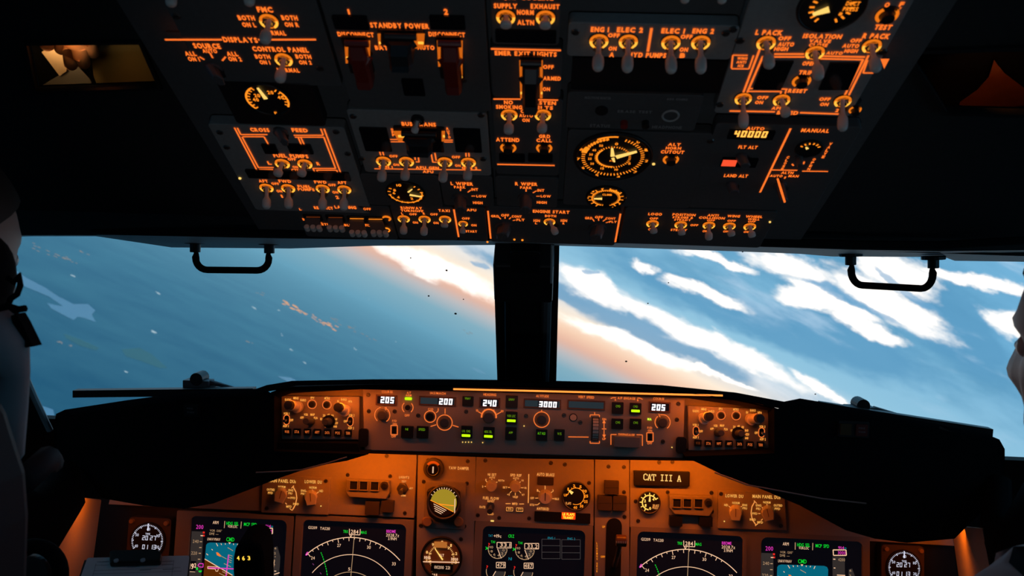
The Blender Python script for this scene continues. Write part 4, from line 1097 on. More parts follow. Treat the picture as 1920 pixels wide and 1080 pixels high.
# lights strip along the front edge
t = module('landing_lights_panel', 'overhead strip lettered RETRACTABLE, LANDING and FIXED with ganged light switches', (562, 385, 737, 446), M_PDARK,
  [('RETRACT', 606.4, 390, 36, 5.6), ('LANDING', 647.4, 388.7, 41, 5.8), ('OFF', 688.2, 392, 15, 4.8), ('END', 571.3, 411.4, 9, 4.6), ('L', 601.7, 416, 4, 4.6), ('ON', 619.7, 416.9, 10, 4.6), ('RETRACTABLE', 628, 421.3, 62, 4.6), ('L', 637.7, 416.9, 4, 4.6), ('L', 679.8, 418, 4, 4.6), ('ON', 696.3, 418.1, 10, 4.6), ('FIXED', 696.5, 422.7, 24, 4.9), ('L', 563, 392.6, 5, 4)])
for i, (x, y, tx, ty) in enumerate(((587, 407, 587.5, 428), (629, 408, 630, 429), (669, 410, 672, 438), (704, 411, 712, 438))):
    c = OH.uv(x, y); sc = OH.sc(x, y)
    m = MB(); m.rect(OH, c[0], c[1], 34*sc, .014, 0, .0015, M_BLACK, r=.002)
    s_ = m.build('light_switch', t, OH.mat(x, y))
    m = MB(); m.line(OH, x-13, y, x+13, y+.3, E_GAUGE if i in (2, 3) else E_DIM, w=2.2, h=.0022); m.build('painted_glow_bar', s_)  # lit edge of the switch, painted as a glowing line
    h = perp_h(OH, x, y, tx, ty, .010, .022)
    e = OH.uv(tx, ty, h)
    m = MB()
    w = 14*sc
    m.add([OH.pt(c[0]-w, c[1]+.002, .002), OH.pt(c[0]+w, c[1]+.002, .002), OH.pt(e[0]+w, e[1]+.003, h), OH.pt(e[0]-w, e[1]+.003, h), OH.pt(c[0]-w, c[1]-.002, .002), OH.pt(c[0]+w, c[1]-.002, .002), OH.pt(e[0]+w, e[1]-.003, h), OH.pt(e[0]-w, e[1]-.003, h)], [(3, 2, 1, 0), (4, 5, 6, 7), (0, 1, 5, 4), (1, 2, 6, 5), (2, 3, 7, 6), (3, 0, 4, 7)], M_DKNOB)
    for q in (-1, 0, 1): m.tube([OH.pt(e[0]+q*w*.8-.0001, e[1]+.004, h), OH.pt(e[0]+q*w*.8, e[1]-.004, h)], .0034, M_LEVER, k=10)
    m.build('paddle', s_, bevel=.0008)
m = MB(); m.ring(OH, OH.uv(725, 408.5), .0045, .0012, .001, E_RING, n=12, k=6, a0=-60, a1=150); m.ring(OH, OH.uv(724, 430), .0045, .0008, .001, E_GAUGE, n=12, k=6, a0=-60, a1=90); m.build('painted_glow_ring', t)
t = module('taxi_lights_panel', 'overhead strip lettered RUNWAY TURNOFF and TAXI with three switches', (740, 387, 853, 449), M_PDARK,
  [('RUNWAY', 771.3, 390, 41, 5.2), ('TURNOFF', 772.4, 395.3, 43, 4.6), ('L', 754, 400.3, 4.5, 5), ('R', 794.8, 400.3, 5, 4.8), ('OFF', 774.4, 401.7, 15, 4.5), ('OFF', 813.6, 402, 15, 4.6), ('ON', 778.7, 417.3, 10.7, 4.6), ('ON', 817.3, 418, 10.7, 4.6), ('TAXI', 832.6, 395, 22, 5.2)],
  toggles=[(757.3, 408.5, 756.7, 436, 24), (796.3, 409.2, 794.8, 438, 24), (834.8, 409.2, 833.3, 425, 24)])
t = module('apu_switch_panel', 'overhead strip lettered APU, OFF, ON and START with one switch', (856, 389, 912, 452), M_PDARK,
  [('APU', 884, 393.8, 19, 5), ('OFF', 873.3, 409.8, 15.5, 4.6), ('ON', 888.4, 422.4, 11, 4.6), ('START', 883.7, 433.9, 22, 4.6)], [(851, 392.6, 860, 444.5, 3.2)], toggles=[(868.5, 417.5, 867.5, 436, 19)])
t = module('engine_start_panel', 'overhead strip lettered ENGINE START with two dark ignition knobs', (917, 391, 1159, 457), M_PDARK,
  [('GRD', 928, 405.3, 15.7, 4.8), ('OFF', 946.9, 403.7, 15.9, 5), ('CONT', 968.7, 406, 19.6, 4.8), ('FLT', 975.9, 412.3, 16.4, 4.8), ('ENGINE START', 1033.3, 397, 69.6, 6), ('BOTH', 1032.3, 405, 22, 4.8), ('IGN', 1006.4, 413.7, 13, 5.2), ('L', 1005.2, 418.7, 5, 3.8), ('IGN', 1057.3, 413.7, 13, 5.2), ('R', 1056.7, 419, 5, 4),
   ('GRD', 1103.7, 408.9, 15, 4.8), ('OFF', 1123, 407.2, 16, 5), ('CONT', 1144.7, 409.6, 20, 4.4), ('FLT', 1149.4, 416, 15, 4.2)],
  [(914.8, 395.3, 920, 447.5, 3.2), (1163.4, 400.7, 1153.6, 454, 3.4), (935, 407, 939, 411), (947, 406.5, 947, 410), (958, 407.7, 954.8, 411), (966.5, 412.6, 961.5, 413.8), (1111, 410.5, 1114, 415), (1122, 409.5, 1122.5, 414), (1136, 411, 1130.5, 415), (1143, 415.5, 1136, 418)], lw=2.2,
  toggles=[(1030.4, 414, 1042, 437, 23)])
knob(t, OH, 946, 424, 941, 445, 36, M_DKNOB, 'pointer', ang=-18, lo=.014, hi=.024, line=mat('grey_print'))
knob(t, OH, 1120, 427, 1116, 448, 36, M_DKNOB, 'pointer', ang=-18, lo=.014, hi=.024, line=mat('grey_print'))
for x, y in ((914, 453), (964.5, 448.5), (979.5, 449.5)):
    m = MB(); m.disk(OH, OH.uv(x, y), .0013, 0, .0012, E_GAUGE, n=8); m.build('lit_pin', t)
t = module('exterior_lights_panel', 'overhead strip lettered LOGO, POSITION, ANTI COLLISION, WING and WHEEL WELL', (1166, 393, 1444, 461), M_PDARK,
  [('LOGO', 1228.4, 401.5, 27, 5.2), ('OFF', 1226, 409.8, 16.7, 4.6), ('ON', 1220.4, 430, 11, 4.6), ('POSITION', 1282.6, 402.7, 44.6, 5), ('STROBE &', 1280.5, 407.8, 40, 4.4), ('STEADY', 1280, 412.4, 33, 4.2), ('OFF', 1301.7, 422.2, 15.8, 4.4), ('STEADY', 1273, 431.3, 32, 4.5), ('ANTI', 1337, 403.7, 22, 4.5), ('COLLISION', 1335, 408.6, 50, 4.8), ('OFF', 1333, 413.4, 15.6, 3.8), ('ON', 1322, 433.4, 10, 4.6),
   ('WING', 1375.7, 405.3, 25, 5), ('OFF', 1371.6, 414, 16.7, 4.3), ('ON', 1361, 434, 11, 4.4), ('WHEEL', 1414, 406.3, 33, 4.8), ('WELL', 1413.3, 411.2, 24, 4.4), ('OFF', 1409.5, 415.5, 15, 4), ('ON', 1399, 434.8, 10, 4.4)],
  toggles=[(1223.4, 417.5, 1226, 436, 25), (1276.3, 419.5, 1278.5, 439, 25), (1329, 420.5, 1329, 447, 25), (1367.4, 422, 1371.9, 441, 25), (1405.5, 423, 1410.4, 443, 25)])
m = MB(); m.disk(OH, OH.uv(1443.5, 415.5), .0013, 0, .0012, E_HOT, n=8); m.build('lit_pin', t)
m = MB(); m.disk(OH, OH.uv(450, 333.7), .0016, 0, .0012, E_HOT, n=8); m.build('lit_pin', FUEL)
# unlit lever tips hanging into the top of the frame from the row above
for x, y in ((1284, -28), (1353.5, -27)):
    t = thing('toggle_switch', OH.mat(x, y), 'grey switch tip entering at the top edge '+('left of' if x < 1300 else 'right of')+' the pair above the hydraulic strip', 'switch')
    toggle(t, OH, x, y, x, y+29, 30, ringm=False)
# ================================================================== autopilot panel in the glareshield
def mtexts(t, pl, lst, m_, name='lettering', h=.0007, bold=.02):
    m = MB(); m.texts(pl, lst, m_, h=h, bold=bold); return m.build(name, t)
def sub_window(t, x0, y0, x1, y1, txt, tx, ty, tw, th, em_=E_SEG, pl=None, slant=.06):
    pl = pl or MCP
    m = MB()
    fr = [pl.uv(x0, y0), pl.uv(x0, y1), pl.uv(x1, y1), pl.uv(x1, y0)]
    r = pl.sc(x0, y0)*2.6
    cu = (fr[0][0]+fr[2][0])/2; cv = (fr[0][1]+fr[2][1])/2
    w = fr[2][0]-fr[0][0]; h_ = fr[0][1]-fr[2][1]
    holed(m, pl, rrect(cu, cv, w, h_, 0), [rrect(cu, cv, w-2*r, h_-2*r, 0)], 0, .0022, mat('brown_window_frame', (.16, .09, .06), .5))
    g = m.build('display_window', t, pl.mat((x0+x1)/2, (y0+y1)/2))
    m = MB(); m.rect(pl, cu, cv, w-2*r, h_-2*r, .0002, .0008, E_LCD if not txt or len(txt) > 3 or w > .045 else M_SCREEN); m.build('screen', g)
    if txt:
        m = MB()
        if w > .045: m.rect(pl, pl.uv(tx, ty)[0], cv, (tw+5)*pl.sc(tx, ty), h_-2*r, .0008, .0010, M_SCREEN)
        m.seg7(pl, txt, tx, ty, tw, th, em_, h=.0014, slant=slant, tk=.27); m.build('digits', g)
    return g
def key(t, pl, x0, y0, x1, y1, txt, tx, ty, tw, th, lit=None, mt=None, bar=E_GRN, h=.0035):
    m = MB()
    m.quad(pl, x0+1.5, y0+1.5, x1-1.5, y1-1.5, 0, h, M_BLACK, r=.001, taper=.04)
    k = m.build('push_button', t, pl.mat((x0+x1)/2, (y0+y1)/2))
    m = MB(); m.text(pl, txt, tx, ty, tw, th, mt or E_GRNT, h=h+.0005, bold=.0); m.build('caption', k)
    if lit:
        m = MB(); m.quad(pl, lit[0]-8, lit[1]-2.3, lit[0]+8, lit[1]+2.3, h, h+.0006, bar, r=.0006); m.build('lit_bar', k)
    return k
def ringmark(m, pl, x, y, rpx, mt, w=1.6, a0=0, a1=360, h=.0008):
    sc = pl.sc(x, y); m.arc(pl, pl.uv(x, y), (rpx-w/2)*sc, (rpx+w/2)*sc, a0, a1, h, mt, n=36)

t = thing('autopilot_panel', MCP.mat(981, 788), 'long orange-lit autopilot panel with white 205, 200, 240 and 3000 readouts', 'panel')
m = MB()
m.prism(MCP, [MCP.uv(679.5, 729), MCP.uv(683, 845), MCP.uv(1281, 860), MCP.uv(1284, 748), MCP.uv(1280, 744)], -.01, 0, M_PANEL); m.build('plate', t, bevel=.0015)
mtexts(t, MCP, [('COURSE', 725.9, 734.7, 21.5, 5.2), ('A/T', 766.6, 736.3, 9, 4.8), ('ARM', 766, 741.2, 12, 4.8), ('OFF', 763.3, 779, 10, 5.2), ('F/D', 739.6, 789.2, 9, 4.8), ('ON', 739.9, 795, 8.5, 4.8), ('OFF', 738, 818.2, 9.6, 5.2),
  ('IAS/MACH', 821, 737.4, 30, 5), ('C/O', 807.4, 767.4, 11, 5.2), ('HEADING', 918.4, 740, 25, 5.4), ('10', 894.7, 769.7, 5, 5), ('30', 941.4, 771, 6, 5), ('ALTITUDE', 1017, 742.8, 25, 5.2), ('VERT SPEED', 1099, 744.6, 31, 5.4),
  ('DN', 1133, 786, 8, 4.6), ('UP', 1132.6, 823, 7.5, 4.8), ('A/P ENGAGE', 1174.6, 746.8, 34.5, 5.2), ('A', 1153.8, 749.5, 4.5, 4.5), ('B', 1195.9, 750.2, 4, 4.5), ('DISENGAGE', 1174.8, 815.2, 31.7, 4.9), ('F/D', 1218.3, 802.2, 10, 4.6), ('ON', 1218.5, 807.6, 9, 4.6), ('OFF', 1218, 831, 10, 5), ('COURSE', 1235.2, 747.8, 21.5, 5.2)], E_MCP)
m = MB()
for a in ((724.5, 763, 724, 766.5), (724, 766.5, 721.5, 770), (821.6, 765.5, 821.6, 771), (821.6, 771, 817.5, 774), (834.5, 766, 834.5, 776), (807.3, 799.7, 817.8, 796.4), (848.8, 797.4, 859.6, 800.8),
          (896.8, 772, 905.3, 777), (908, 768, 911, 773), (917.4, 768, 917.4, 772), (926.5, 768, 924, 773), (929.5, 778, 940.5, 772), (1115, 773, 1115, 777), (1106.5, 778, 1124, 778), (1106.5, 778, 1106.5, 782), (1124, 778, 1124, 782),
          (1106.5, 831, 1124, 831.3), (1106.5, 827, 1106.5, 831), (1124, 827, 1124, 831), (1132.6, 790, 1132.6, 803), (1128.5, 804.3, 1137, 804.3), (1132.6, 806, 1132.6, 818), (1065.5, 819.2, 1103.6, 819.6), (1015.5, 771, 1015.7, 768.5),
          (1145, 747.5, 1149, 745.6), (1149, 745.6, 1155, 745.6), (1195, 746.5, 1200, 746.5), (1200, 746.5, 1205, 749), (1145.5, 834, 1145.5, 814.8), (1145.5, 814.8, 1156, 814.8), (1193.5, 815.3, 1204.5, 815.5), (1204.5, 815.5, 1204.5, 836), (1235.5, 776, 1236.5, 780), (1236.5, 780, 1239, 784)):
    m.line(MCP, *a, E_MCP, w=1.4, h=.0008)
for (x, y, r, a0, a1) in ((717, 778, 14.2, -55, 75), (717, 778, 14.2, 105, 232), (764.5, 764, 10.2, -52, 50), (764.5, 764, 10.2, 128, 235), (806.6, 781, 10.7, 0, 360), (833.7, 792.2, 14.3, 0, 360), (1015.6, 786.6, 14.6, 0, 360), (1242.2, 791.5, 14.2, -52, 110), (1242.2, 791.5, 14.2, 130, 232)): ringmark(m, MCP, x, y, r, E_MCP, 1.5, a0, a1)
for (x, y, w, hh) in ((739, 806.4, 12, 17.5), (1218.7, 819.6, 12, 16.5)):
    for q in ((x-w/2, y-hh/2, x+w/2, y-hh/2), (x-w/2, y+hh/2, x+w/2, y+hh/2), (x-w/2, y-hh/2, x-w/2, y+hh/2), (x+w/2, y-hh/2, x+w/2, y+hh/2)): m.line(MCP, *q, E_MCP, w=1.5, h=.0008)
for s in (1, -1):
    c = MCP.uv(1132.6, 790 if s > 0 else 818); d = MCP.sc(1132, 800)*3.2
    m.poly(MCP, [(c[0]-d, c[1]-s*d), (c[0]+d, c[1]-s*d), (c[0], c[1]+s*d)], .0008, E_MCP)
m.build('marking_lines', t)
sub_window(t, 705.5, 739.5, 744, 760.5, '205', 726.3, 750, 25, 12)
sub_window(t, 786.3, 742, 854.5, 762, '200', 836, 753.3, 25, 12)
sub_window(t, 899, 744.8, 937.5, 765, '240', 918.4, 756, 25, 12)
sub_window(t, 982, 747, 1051.5, 767, '3000', 1027.4, 758.9, 33, 12)
sub_window(t, 1064, 749, 1134, 769.3, '', 0, 0, 0, 0)
sub_window(t, 1217, 752.6, 1256.3, 773.7, '205', 1234.8, 764, 25, 11.8)
KN = lambda bx, by, tx, ty, w, mt=M_DKNOB, **k: knob(t, MCP, bx, by, tx, ty, w, mt, 'round', **k)
KN(717, 778, 716, 778.5, 21, lo=.014, hi=.016, mt=M_DKNOB); KN(833.7, 792.2, 833, 793, 22, lo=.014, hi=.016); KN(916.7, 781, 916.2, 784, 25, lo=.014, hi=.016); KN(1015.6, 786.6, 1015.8, 787.5, 22, lo=.014, hi=.016); KN(1242.2, 791.5, 1243, 792.5, 21, lo=.014, hi=.016)
m = MB(); ringmark(m, MCP, 916.7, 781, 13.5, E_MCP, 3.0, -10, 190); m.build('heading_ring', t)
for x, y, w in ((764.5, 764, 10), (806.6, 781, 16)):
    m = MB(); m.disk(MCP, MCP.uv(x, y), w/2*MCP.sc(x, y), 0, .004, M_BLACK, n=20, taper=.1); m.build('push_button', t)
for x, y in ((739, 806.5), (1218.7, 819.8)):
    m = MB(); m.quad(MCP, x-4, y-6, x+4, y+6.5, 0, .004, M_BLACK, r=.0008); m.build('rocker_switch', t)
m = MB(); m.quad(MCP, 759, 745.4, 772, 750, 0, .0016, E_GRN, r=.001); m.build('arm_light', t)
key(t, MCP, 750, 797.5, 776, 823, 'N1', 762.6, 804.8, 6, 5.2); key(t, MCP, 779, 798, 804.5, 823.5, 'SPEED', 791, 805.3, 13, 5.4)
key(t, MCP, 864.8, 742, 889, 763.5, 'VNAV', 876.7, 747.2, 11.5, 5); key(t, MCP, 862.6, 797.4, 887, 824, 'LVL CHG', 874, 808.4, 16, 5.2, (873.7, 816.8))
key(t, MCP, 904, 799.6, 928.5, 825.5, 'HDG SEL', 915.3, 809.6, 15, 5.4, (915.6, 818.3)); key(t, MCP, 946.3, 740.5, 972.2, 767, 'LNAV', 959.4, 749, 11.5, 5)
key(t, MCP, 946.3, 770.7, 971.5, 798, 'VOR LOC', 958.7, 780, 16.3, 5.4, (958.7, 789)); key(t, MCP, 945.5, 800.4, 970, 827, 'APP', 957.6, 811.3, 8.3, 5)
key(t, MCP, 1003.3, 804, 1027.8, 828.5, 'ALT HLD', 1015.3, 812.6, 15.5, 5.4, mt=em('green_button_text_lit', (110, 215, 20), .8)); key(t, MCP, 1037.4, 804, 1060.4, 828.5, 'V/S', 1048.9, 813.3, 8.5, 5.4)
key(t, MCP, 1146, 753, 1171, 778, 'CMD', 1158.9, 761.7, 9.8, 5); key(t, MCP, 1179.3, 754.5, 1204.5, 779, 'CMD', 1191.6, 762.4, 9.6, 5, (1191.6, 770.6))
key(t, MCP, 1145.2, 784, 1170.4, 806.5, 'CWS', 1158.5, 792.2, 9.5, 5.2); key(t, MCP, 1179.3, 784, 1204.5, 807, 'CWS', 1191.9, 792.6, 9.5, 5.2)
m = MB(); m.quad(MCP, 1151.5, 819, 1200.5, 839.5, 0, .010, M_BEZEL, r=.0008); m.build('disengage_bar', t, bevel=.001)
m = MB(); m.disk(MCP, MCP.uv(1074.9, 782.6), 7.6*MCP.sc(1075, 782), 0, .001, M_BLACK, n=24); m.disk(MCP, MCP.uv(1074.9, 782.6), 6.1*MCP.sc(1075, 782), .001, .0018, mat('cream_button_cap', (.85, .70, .52), .5), n=24); m.build('selector_cap', t)
m = MB()
c = MCP.uv(1116, 804); sc = MCP.sc(1116, 804)
m.rect(MCP, c[0], c[1], 14*sc, 44*sc, 0, .0008, M_BLACK)
n = 18; R_ = 21*sc; wv_ = 5.3*sc; a_ = []
for i in range(n+1):
    q = rad(-80+160*i/n); a_.append((R_*math.sin(q), .011*math.cos(q)-.0008))
p = [MCP.pt(c[0]+s*wv_, c[1]+y, .001+max(0, z)) for y, z in a_ for s in (-1, 1)]
m.add(p, [(2*i, 2*i+1, 2*i+3, 2*i+2) for i in range(n)], M_KNOB)
for i in range(1, n, 2): m.tube([MCP.pt(c[0]-wv_, c[1]+a_[i][0], .001+a_[i][1]), MCP.pt(c[0]+wv_, c[1]+a_[i][0], .001+a_[i][1])], .0005, M_DKNOB, k=5)
m.build('thumbwheel', t)
mtexts(t, MCP, [('MA', 1217.9, 786, 8.6, 5)], em('green_annunciator', (215, 250, 60), 1.2), name='annunciator', bold=.03)
for (x, y) in ((690.4, 740.4), (691.5, 771), (740, 771.5), (784, 779), (874, 772), (986.5, 780), (1057.5, 778.5), (1088, 792), (1271.9, 757.4), (1269.3, 787), (1243, 828)):
    m = MB(); screw(m, MCP, x, y, r=.0032); m.build('fastener', t)
for x, y in ((867.5, 829), (873, 829), (878.6, 829), (884, 829), (905, 829.8), (1259.8, 838.8), (982.6, 798.7)):
    m = MB(); m.disk(MCP, MCP.uv(x, y), .0008, 0, .001, E_HOT, n=8); m.build('lit_pin', t)
for x0, y0, x1, y1 in ((672, 804, 690, 838), (1268, 820, 1287, 850)):
    m = MB(); m.quad(MCP, x0, y0, x1, y1, 0, .004, M_BLACK, r=.004); m.build('corner_latch', t)

# ------------------------------------------------------------------ map control panels at both sides
E_EF = em('bright_mcp_lettering', (255, 160, 64), 1.25)
def efis(right):
    if not right:
        S = lambda lx, ly, rx, ry: (lx, ly)
    else:
        S = lambda lx, ly, rx, ry: (rx, ry)
    lab = ('right' if right else 'left')
    cx, cyy = S(600, 782, 1365, 802)
    t = thing('map_control_panel', MCP.mat(cx, cyy, -.004), 'small orange-lit map control panel with round range knob, '+lab+' of the autopilot panel', 'panel')
    m = MB()
    if not right: m.prism(MCP, [MCP.uv(527, 742.5), MCP.uv(527.5, 824), MCP.uv(673, 825), MCP.uv(673.5, 744)], -.008, -.001, M_BEZEL)
    else: m.prism(MCP, [MCP.uv(1290, 761), MCP.uv(1291, 845), MCP.uv(1442, 848), MCP.uv(1441, 767)], -.008, -.001, M_BEZEL)
    m.build('plate', t, bevel=.001)
    Tx = [('RADIO', (540, 749.5), (1304.7, 770.7), 12.5), ('MINS', (554.8, 746.5), (1319.7, 767.2), 10.5), ('BARO', (568.5, 750.2), (1334, 771.3), 11.5), ('FPV', (585.9, 746), (1351.4, 766.9), 8), ('MTRS', (613.5, 746.8), (1379.9, 767.8), 11), ('BARO', (644.8, 749), (1411.8, 769.5), 11.5), ('IN', (634, 752.2), (1400.7, 773.3), 4.5), ('HPA', (656.7, 752.8), (1424.6, 773.7), 8.5),
          ('VOR 1', (537, 775.5), (1303.9, 796.7), 11.5), ('OFF', (546.5, 787.8), (1314.4, 808.7), 7.5), ('ADF 1', (535.8, 798.7), (1304.4, 820), 11.5), ('VOR', (573.6, 777.4), (1341.9, 798.4), 8.3), ('MAP', (586, 777.4), (1354, 798), 9), ('APP', (566, 783), (1334.8, 804), 7.5), ('PLN', (591.9, 783.7), (1361, 804.8), 7.5),
          ('10', (602, 785.6), (1371.9, 807), 4.5), ('20', (607.4, 779), (1376.7, 800.4), 5.5), ('40', (615.9, 777.9), (1384.9, 799), 5.5), ('80', (623.4, 779.3), (1392.6, 801), 5.5), ('160', (629.2, 785.9), (1400, 807), 7), ('320', (630.4, 793), (1401.5, 814.4), 7), ('640', (628.6, 799.6), (1400, 821.4), 7), ('VOR 2', (659, 778.7), (1429.4, 800), 12), ('OFF', (647.4, 790), (1418, 811.6), 7), ('ADF 2', (658, 802.6), (1430.2, 823.4), 12)]
    mtexts(t, MCP, [(s, *S(*l, *r), w, 5.2) for s, l, r, w in Tx], E_EF, h=0.0, bold=.02)
    m = MB()
    for l, r, q in (((585.2, 758), (1351.9, 778.9), 8.1), ((612.9, 758.9), (1380.3, 779.3), 8.1)):
        ringmark(m, MCP, *S(*l, *r), q, E_MCP, 1.3, h=.0002)
    for l, r in (((537.4, 787), (1305, 808.5)), ((656.7, 790), (1427.9, 811))):
        x, y = S(*l, *r); sc = MCP.sc(x, y); c = MCP.uv(x, y)
        holed(m, MCP, rrect(c[0], c[1], 12*sc, 19*sc, 6*sc), [rrect(c[0], c[1], 9.4*sc, 16.4*sc, 4.7*sc)], 0, .0003, E_MCP)
    x, y = S(615.5, 792, 1388, 813.5)
    for a in range(-80, 200, 35): m.seg(MCP, *[(MCP.uv(x, y)[0]+math.cos(rad(180-a-20))*q*MCP.sc(x, y), MCP.uv(x, y)[1]+math.sin(rad(180-a-20))*q*MCP.sc(x, y)) for q in (8.5, 11)], .8*MCP.sc(x, y), .0003, E_MCP)
    m.build('marking_lines', t)
    for l, r in (((585.2, 758), (1351.9, 778.9)), ((612.9, 758.9), (1380.3, 779.3))):
        x, y = S(*l, *r); m = MB(); m.disk(MCP, MCP.uv(x, y), 5.8*MCP.sc(x, y), 0, .004, M_BLACK, n=20, taper=.1); m.build('push_button', t)
    for l, r in (((537.4, 787), (1305, 808.5)), ((656.7, 790), (1427.9, 811))):
        x, y = S(*l, *r); c = MCP.uv(x, y); sc = MCP.sc(x, y)
        m = MB(); m.rect(MCP, c[0], c[1], 8.4*sc, 15.4*sc, -.001, .0006, M_BLACK, r=4.2*sc); s_ = m.build('toggle_switch', t, MCP.mat(x, y))
        m = MB(); m.tube([MCP.at(x, y), MCP.pt(c[0], c[1], .012)], [.0014, .0022], M_METAL, k=10); m.build('lever', s_)
    # concentric knobs which stand well out of the panel
    for (l, r), (le, re) in ((((559, 762.6), (1318.5, 784)), ((540, 759.6), (1330.4, 781))), (((648, 769), (1407, 785.6)), ((633, 763.6), (1426, 784.8)))):
        bx, by = S(*l, *r); ex, ey = S(*le, *re)
        sc = MCP.sc(bx, by); c = MCP.uv(bx, by)
        H = .030
        e = MCP.uv(ex, ey, H)
        d = (e[0]-c[0], e[1]-c[1]); L = math.hypot(*d); mx_ = .010
        if L > mx_: e = (c[0]+d[0]/L*mx_, c[1]+d[1]/L*mx_)
        Q = lambda f: (c[0]+(e[0]-c[0])*f, c[1]+(e[1]-c[1])*f)
        m = MB(); m.disk(MCP, Q(0), 10.5*sc, 0, H*.30, M_KNOB, n=24, taper=.04); kb = m.build('selector_knob', t, MCP.mat(bx, by))
        m = MB()
        m.tube([MCP.pt(*Q(.3), H*.28), MCP.pt(*Q(.75), H*.72)], 9.4*sc, M_KNOB, k=24); m.build('outer_ring', kb)
        m = MB(); m.tube([MCP.pt(*Q(.75), H*.7), MCP.pt(*Q(1), H)], 8*sc, M_BLACK, k=24); m.build('push_cap', kb)
    for (l, r), (le, re), w in ((((583, 790), (1346, 811)), ((573.3, 790), (1352.6, 812)), 15), (((617, 790), (1384, 812)), ((609.6, 791.5), (1390.4, 813)), 15)):
        bx, by = S(*l, *r); ex, ey = S(*le, *re)
        if w == 15 and l[0] > 600:
            m = MB(); m.disk(MCP, MCP.uv(bx, by), 12*MCP.sc(bx, by), 0, .002, M_BLACK, n=28); m.build('range_dial', t)
        kb = knob(t, MCP, bx, by, ex, ey, w, M_DKNOB, 'round', lo=.018, hi=.020, name='selector_knob')
    for i, (s, l, r) in enumerate((('WXR', (538, 809.5), (1308.9, 830.7)), ('STA', (556.5, 809.6), (1328.4, 831.5)), ('WPT', (575.8, 810), (1347.9, 831.9)), ('ARPT', (594.6, 810.4), (1367.4, 832)), ('DATA', (613.6, 811.3), (1387, 832.7)), ('POS', (633, 811.8), (1406.4, 833.7)), ('TERR', (652.4, 812.3), (1426.2, 834.4)))):
        x, y = S(*l, *r)
        key(t, MCP, x-8.5, y-7.5, x+8.5, y+8, s, x, y, 9.2, 5.8, mt=(E_MCP if not (right and i == 0) else E_DIM), h=.002)
efis(False); efis(True)
# ================================================================== main instrument panels
def mpanel(name, label, px, texts=(), screws=(), mt=M_PANEL, h=0.0, slab=.02, tm=E_MAIN):
    cx = sum(p[0] for p in px)/len(px); cyy = sum(p[1] for p in px)/len(px)
    t = thing(name, MP.mat(cx, cyy), label, 'panel')
    m = MB(); m.prism(MP, [MP.uv(*p) for p in px][::-1], h-slab, h, mt); m.build('plate', t, bevel=.001)
    if texts: mtexts(t, MP, texts, tm, h=h+.0007)
    for (x, y) in screws:
        m = MB(); screw(m, MP, x, y, r=.0034, h=h); m.build('fastener', t)
    return t
YB = 1180
# backing so no seam shows daylight
m = MB(); m.prism(MP, [MP.uv(185, 830), MP.uv(150, YB), MP.uv(1820, YB), MP.uv(1780, 860)], -.05, -.022, M_BLACK); struct('trim_panel_backing', m)
capt = mpanel('instrument_panel', 'orange-lit upper panel left of the yaw damper, with three dark windows and LIGHTS switch', [(230, 836), (782, 845), (776.5, 971.5), (203, 946)],
  [('LIGHTS', 757.7, 895, 20, 5.2), ('TEST', 757.3, 902.7, 10, 4.2), ('BRT', 771, 915.8, 7.5, 4.2), ('DIM', 756.3, 929.3, 9.5, 4.2)], screws=[(652, 890.5), (731.6, 893), (728, 930), (759, 962), (725, 855), (667, 853)])
fo = mpanel('instrument_panel', 'orange-lit upper panel right of the gear lever, with brake gauge and three dark windows', [(1181, 862), (1760, 872), (1790, 1024), (1181, 989)],
  [('TEST', 1322, 956, 9, 4)], screws=[(1252, 923), (1334, 924), (1335, 959), (1196.7, 976.7), (1192, 940), (1236, 860+7), (1261, 866.6)], tm=E_MAIN)
ctr1 = mpanel('instrument_panel', 'narrow orange-lit panel column holding the yaw damper gauge and standby instruments', [(783.5, 846), (892.5, 850), (886, YB), (778, YB)],
  [('YAW DAMPER', 860.3, 877.8, 39, 6.3)], screws=[(794.5, 903.3), (875.5, 906.6), (789, 985.5), (871, 986.6), (864.5, 1011), (803, 863), (877, 865)])
ctr2 = mpanel('instrument_panel', 'orange-lit engine panel lettered N1 SET, SPD REF and AUTO BRAKE', [(893.5, 850), (1114, 860), (1113, 986.5), (888.5, 977)],
  [('N1 SET', 922.6, 890, 17, 5.5), ('AUTO', 922.6, 895.3, 12, 4.2), ('1', 911, 900, 2.5, 4.5), ('BOTH', 940, 901, 12, 4.2), ('2', 905, 912.2, 3.5, 4.5), ('SPD REF', 967.3, 891, 22, 5.7), ('AUTO', 967.4, 896.8, 12, 4.2), ('V1', 979.6, 901, 5, 4.2), ('SET', 947, 914, 9.5, 4.5), ('VR', 985, 915, 6, 4.5), ('WT', 980.7, 928, 6, 4.5), ('VREF', 966.2, 932, 11, 4.8), ('+5', 953.3, 927.3, 6, 4.5),
   ('FUEL FLOW', 920.6, 934.3, 31, 6), ('RESET', 920.6, 939.9, 14, 4.4), ('RATE', 904.7, 950.7, 11.5, 5), ('USED', 920, 963.6, 12, 4.8), ('MFD', 965.3, 944.7, 11, 5), ('AUTO BRAKE', 1023, 889.8, 34, 6.4), ('OFF', 997.8, 934, 8, 5), ('RTO', 997.8, 946.7, 9, 5), ('MAX', 1044.4, 935.6, 9, 5), ('1', 1007.8, 919.5, 3, 5), ('2', 1022.2, 914, 3, 4), ('3', 1036.7, 920, 3.5, 5), ('ANTISKID', 1017.6, 954, 24, 5.8)],
  screws=[(910, 863.5), (1033, 868), (1104.5, 905.6), (1059, 871), (896, 966), (936, 971), (992, 972), (1041, 972)])
m = MB()
m.line(MP, 991.5, 889, 990.5, 943.3, E_MAIN, w=1.6)
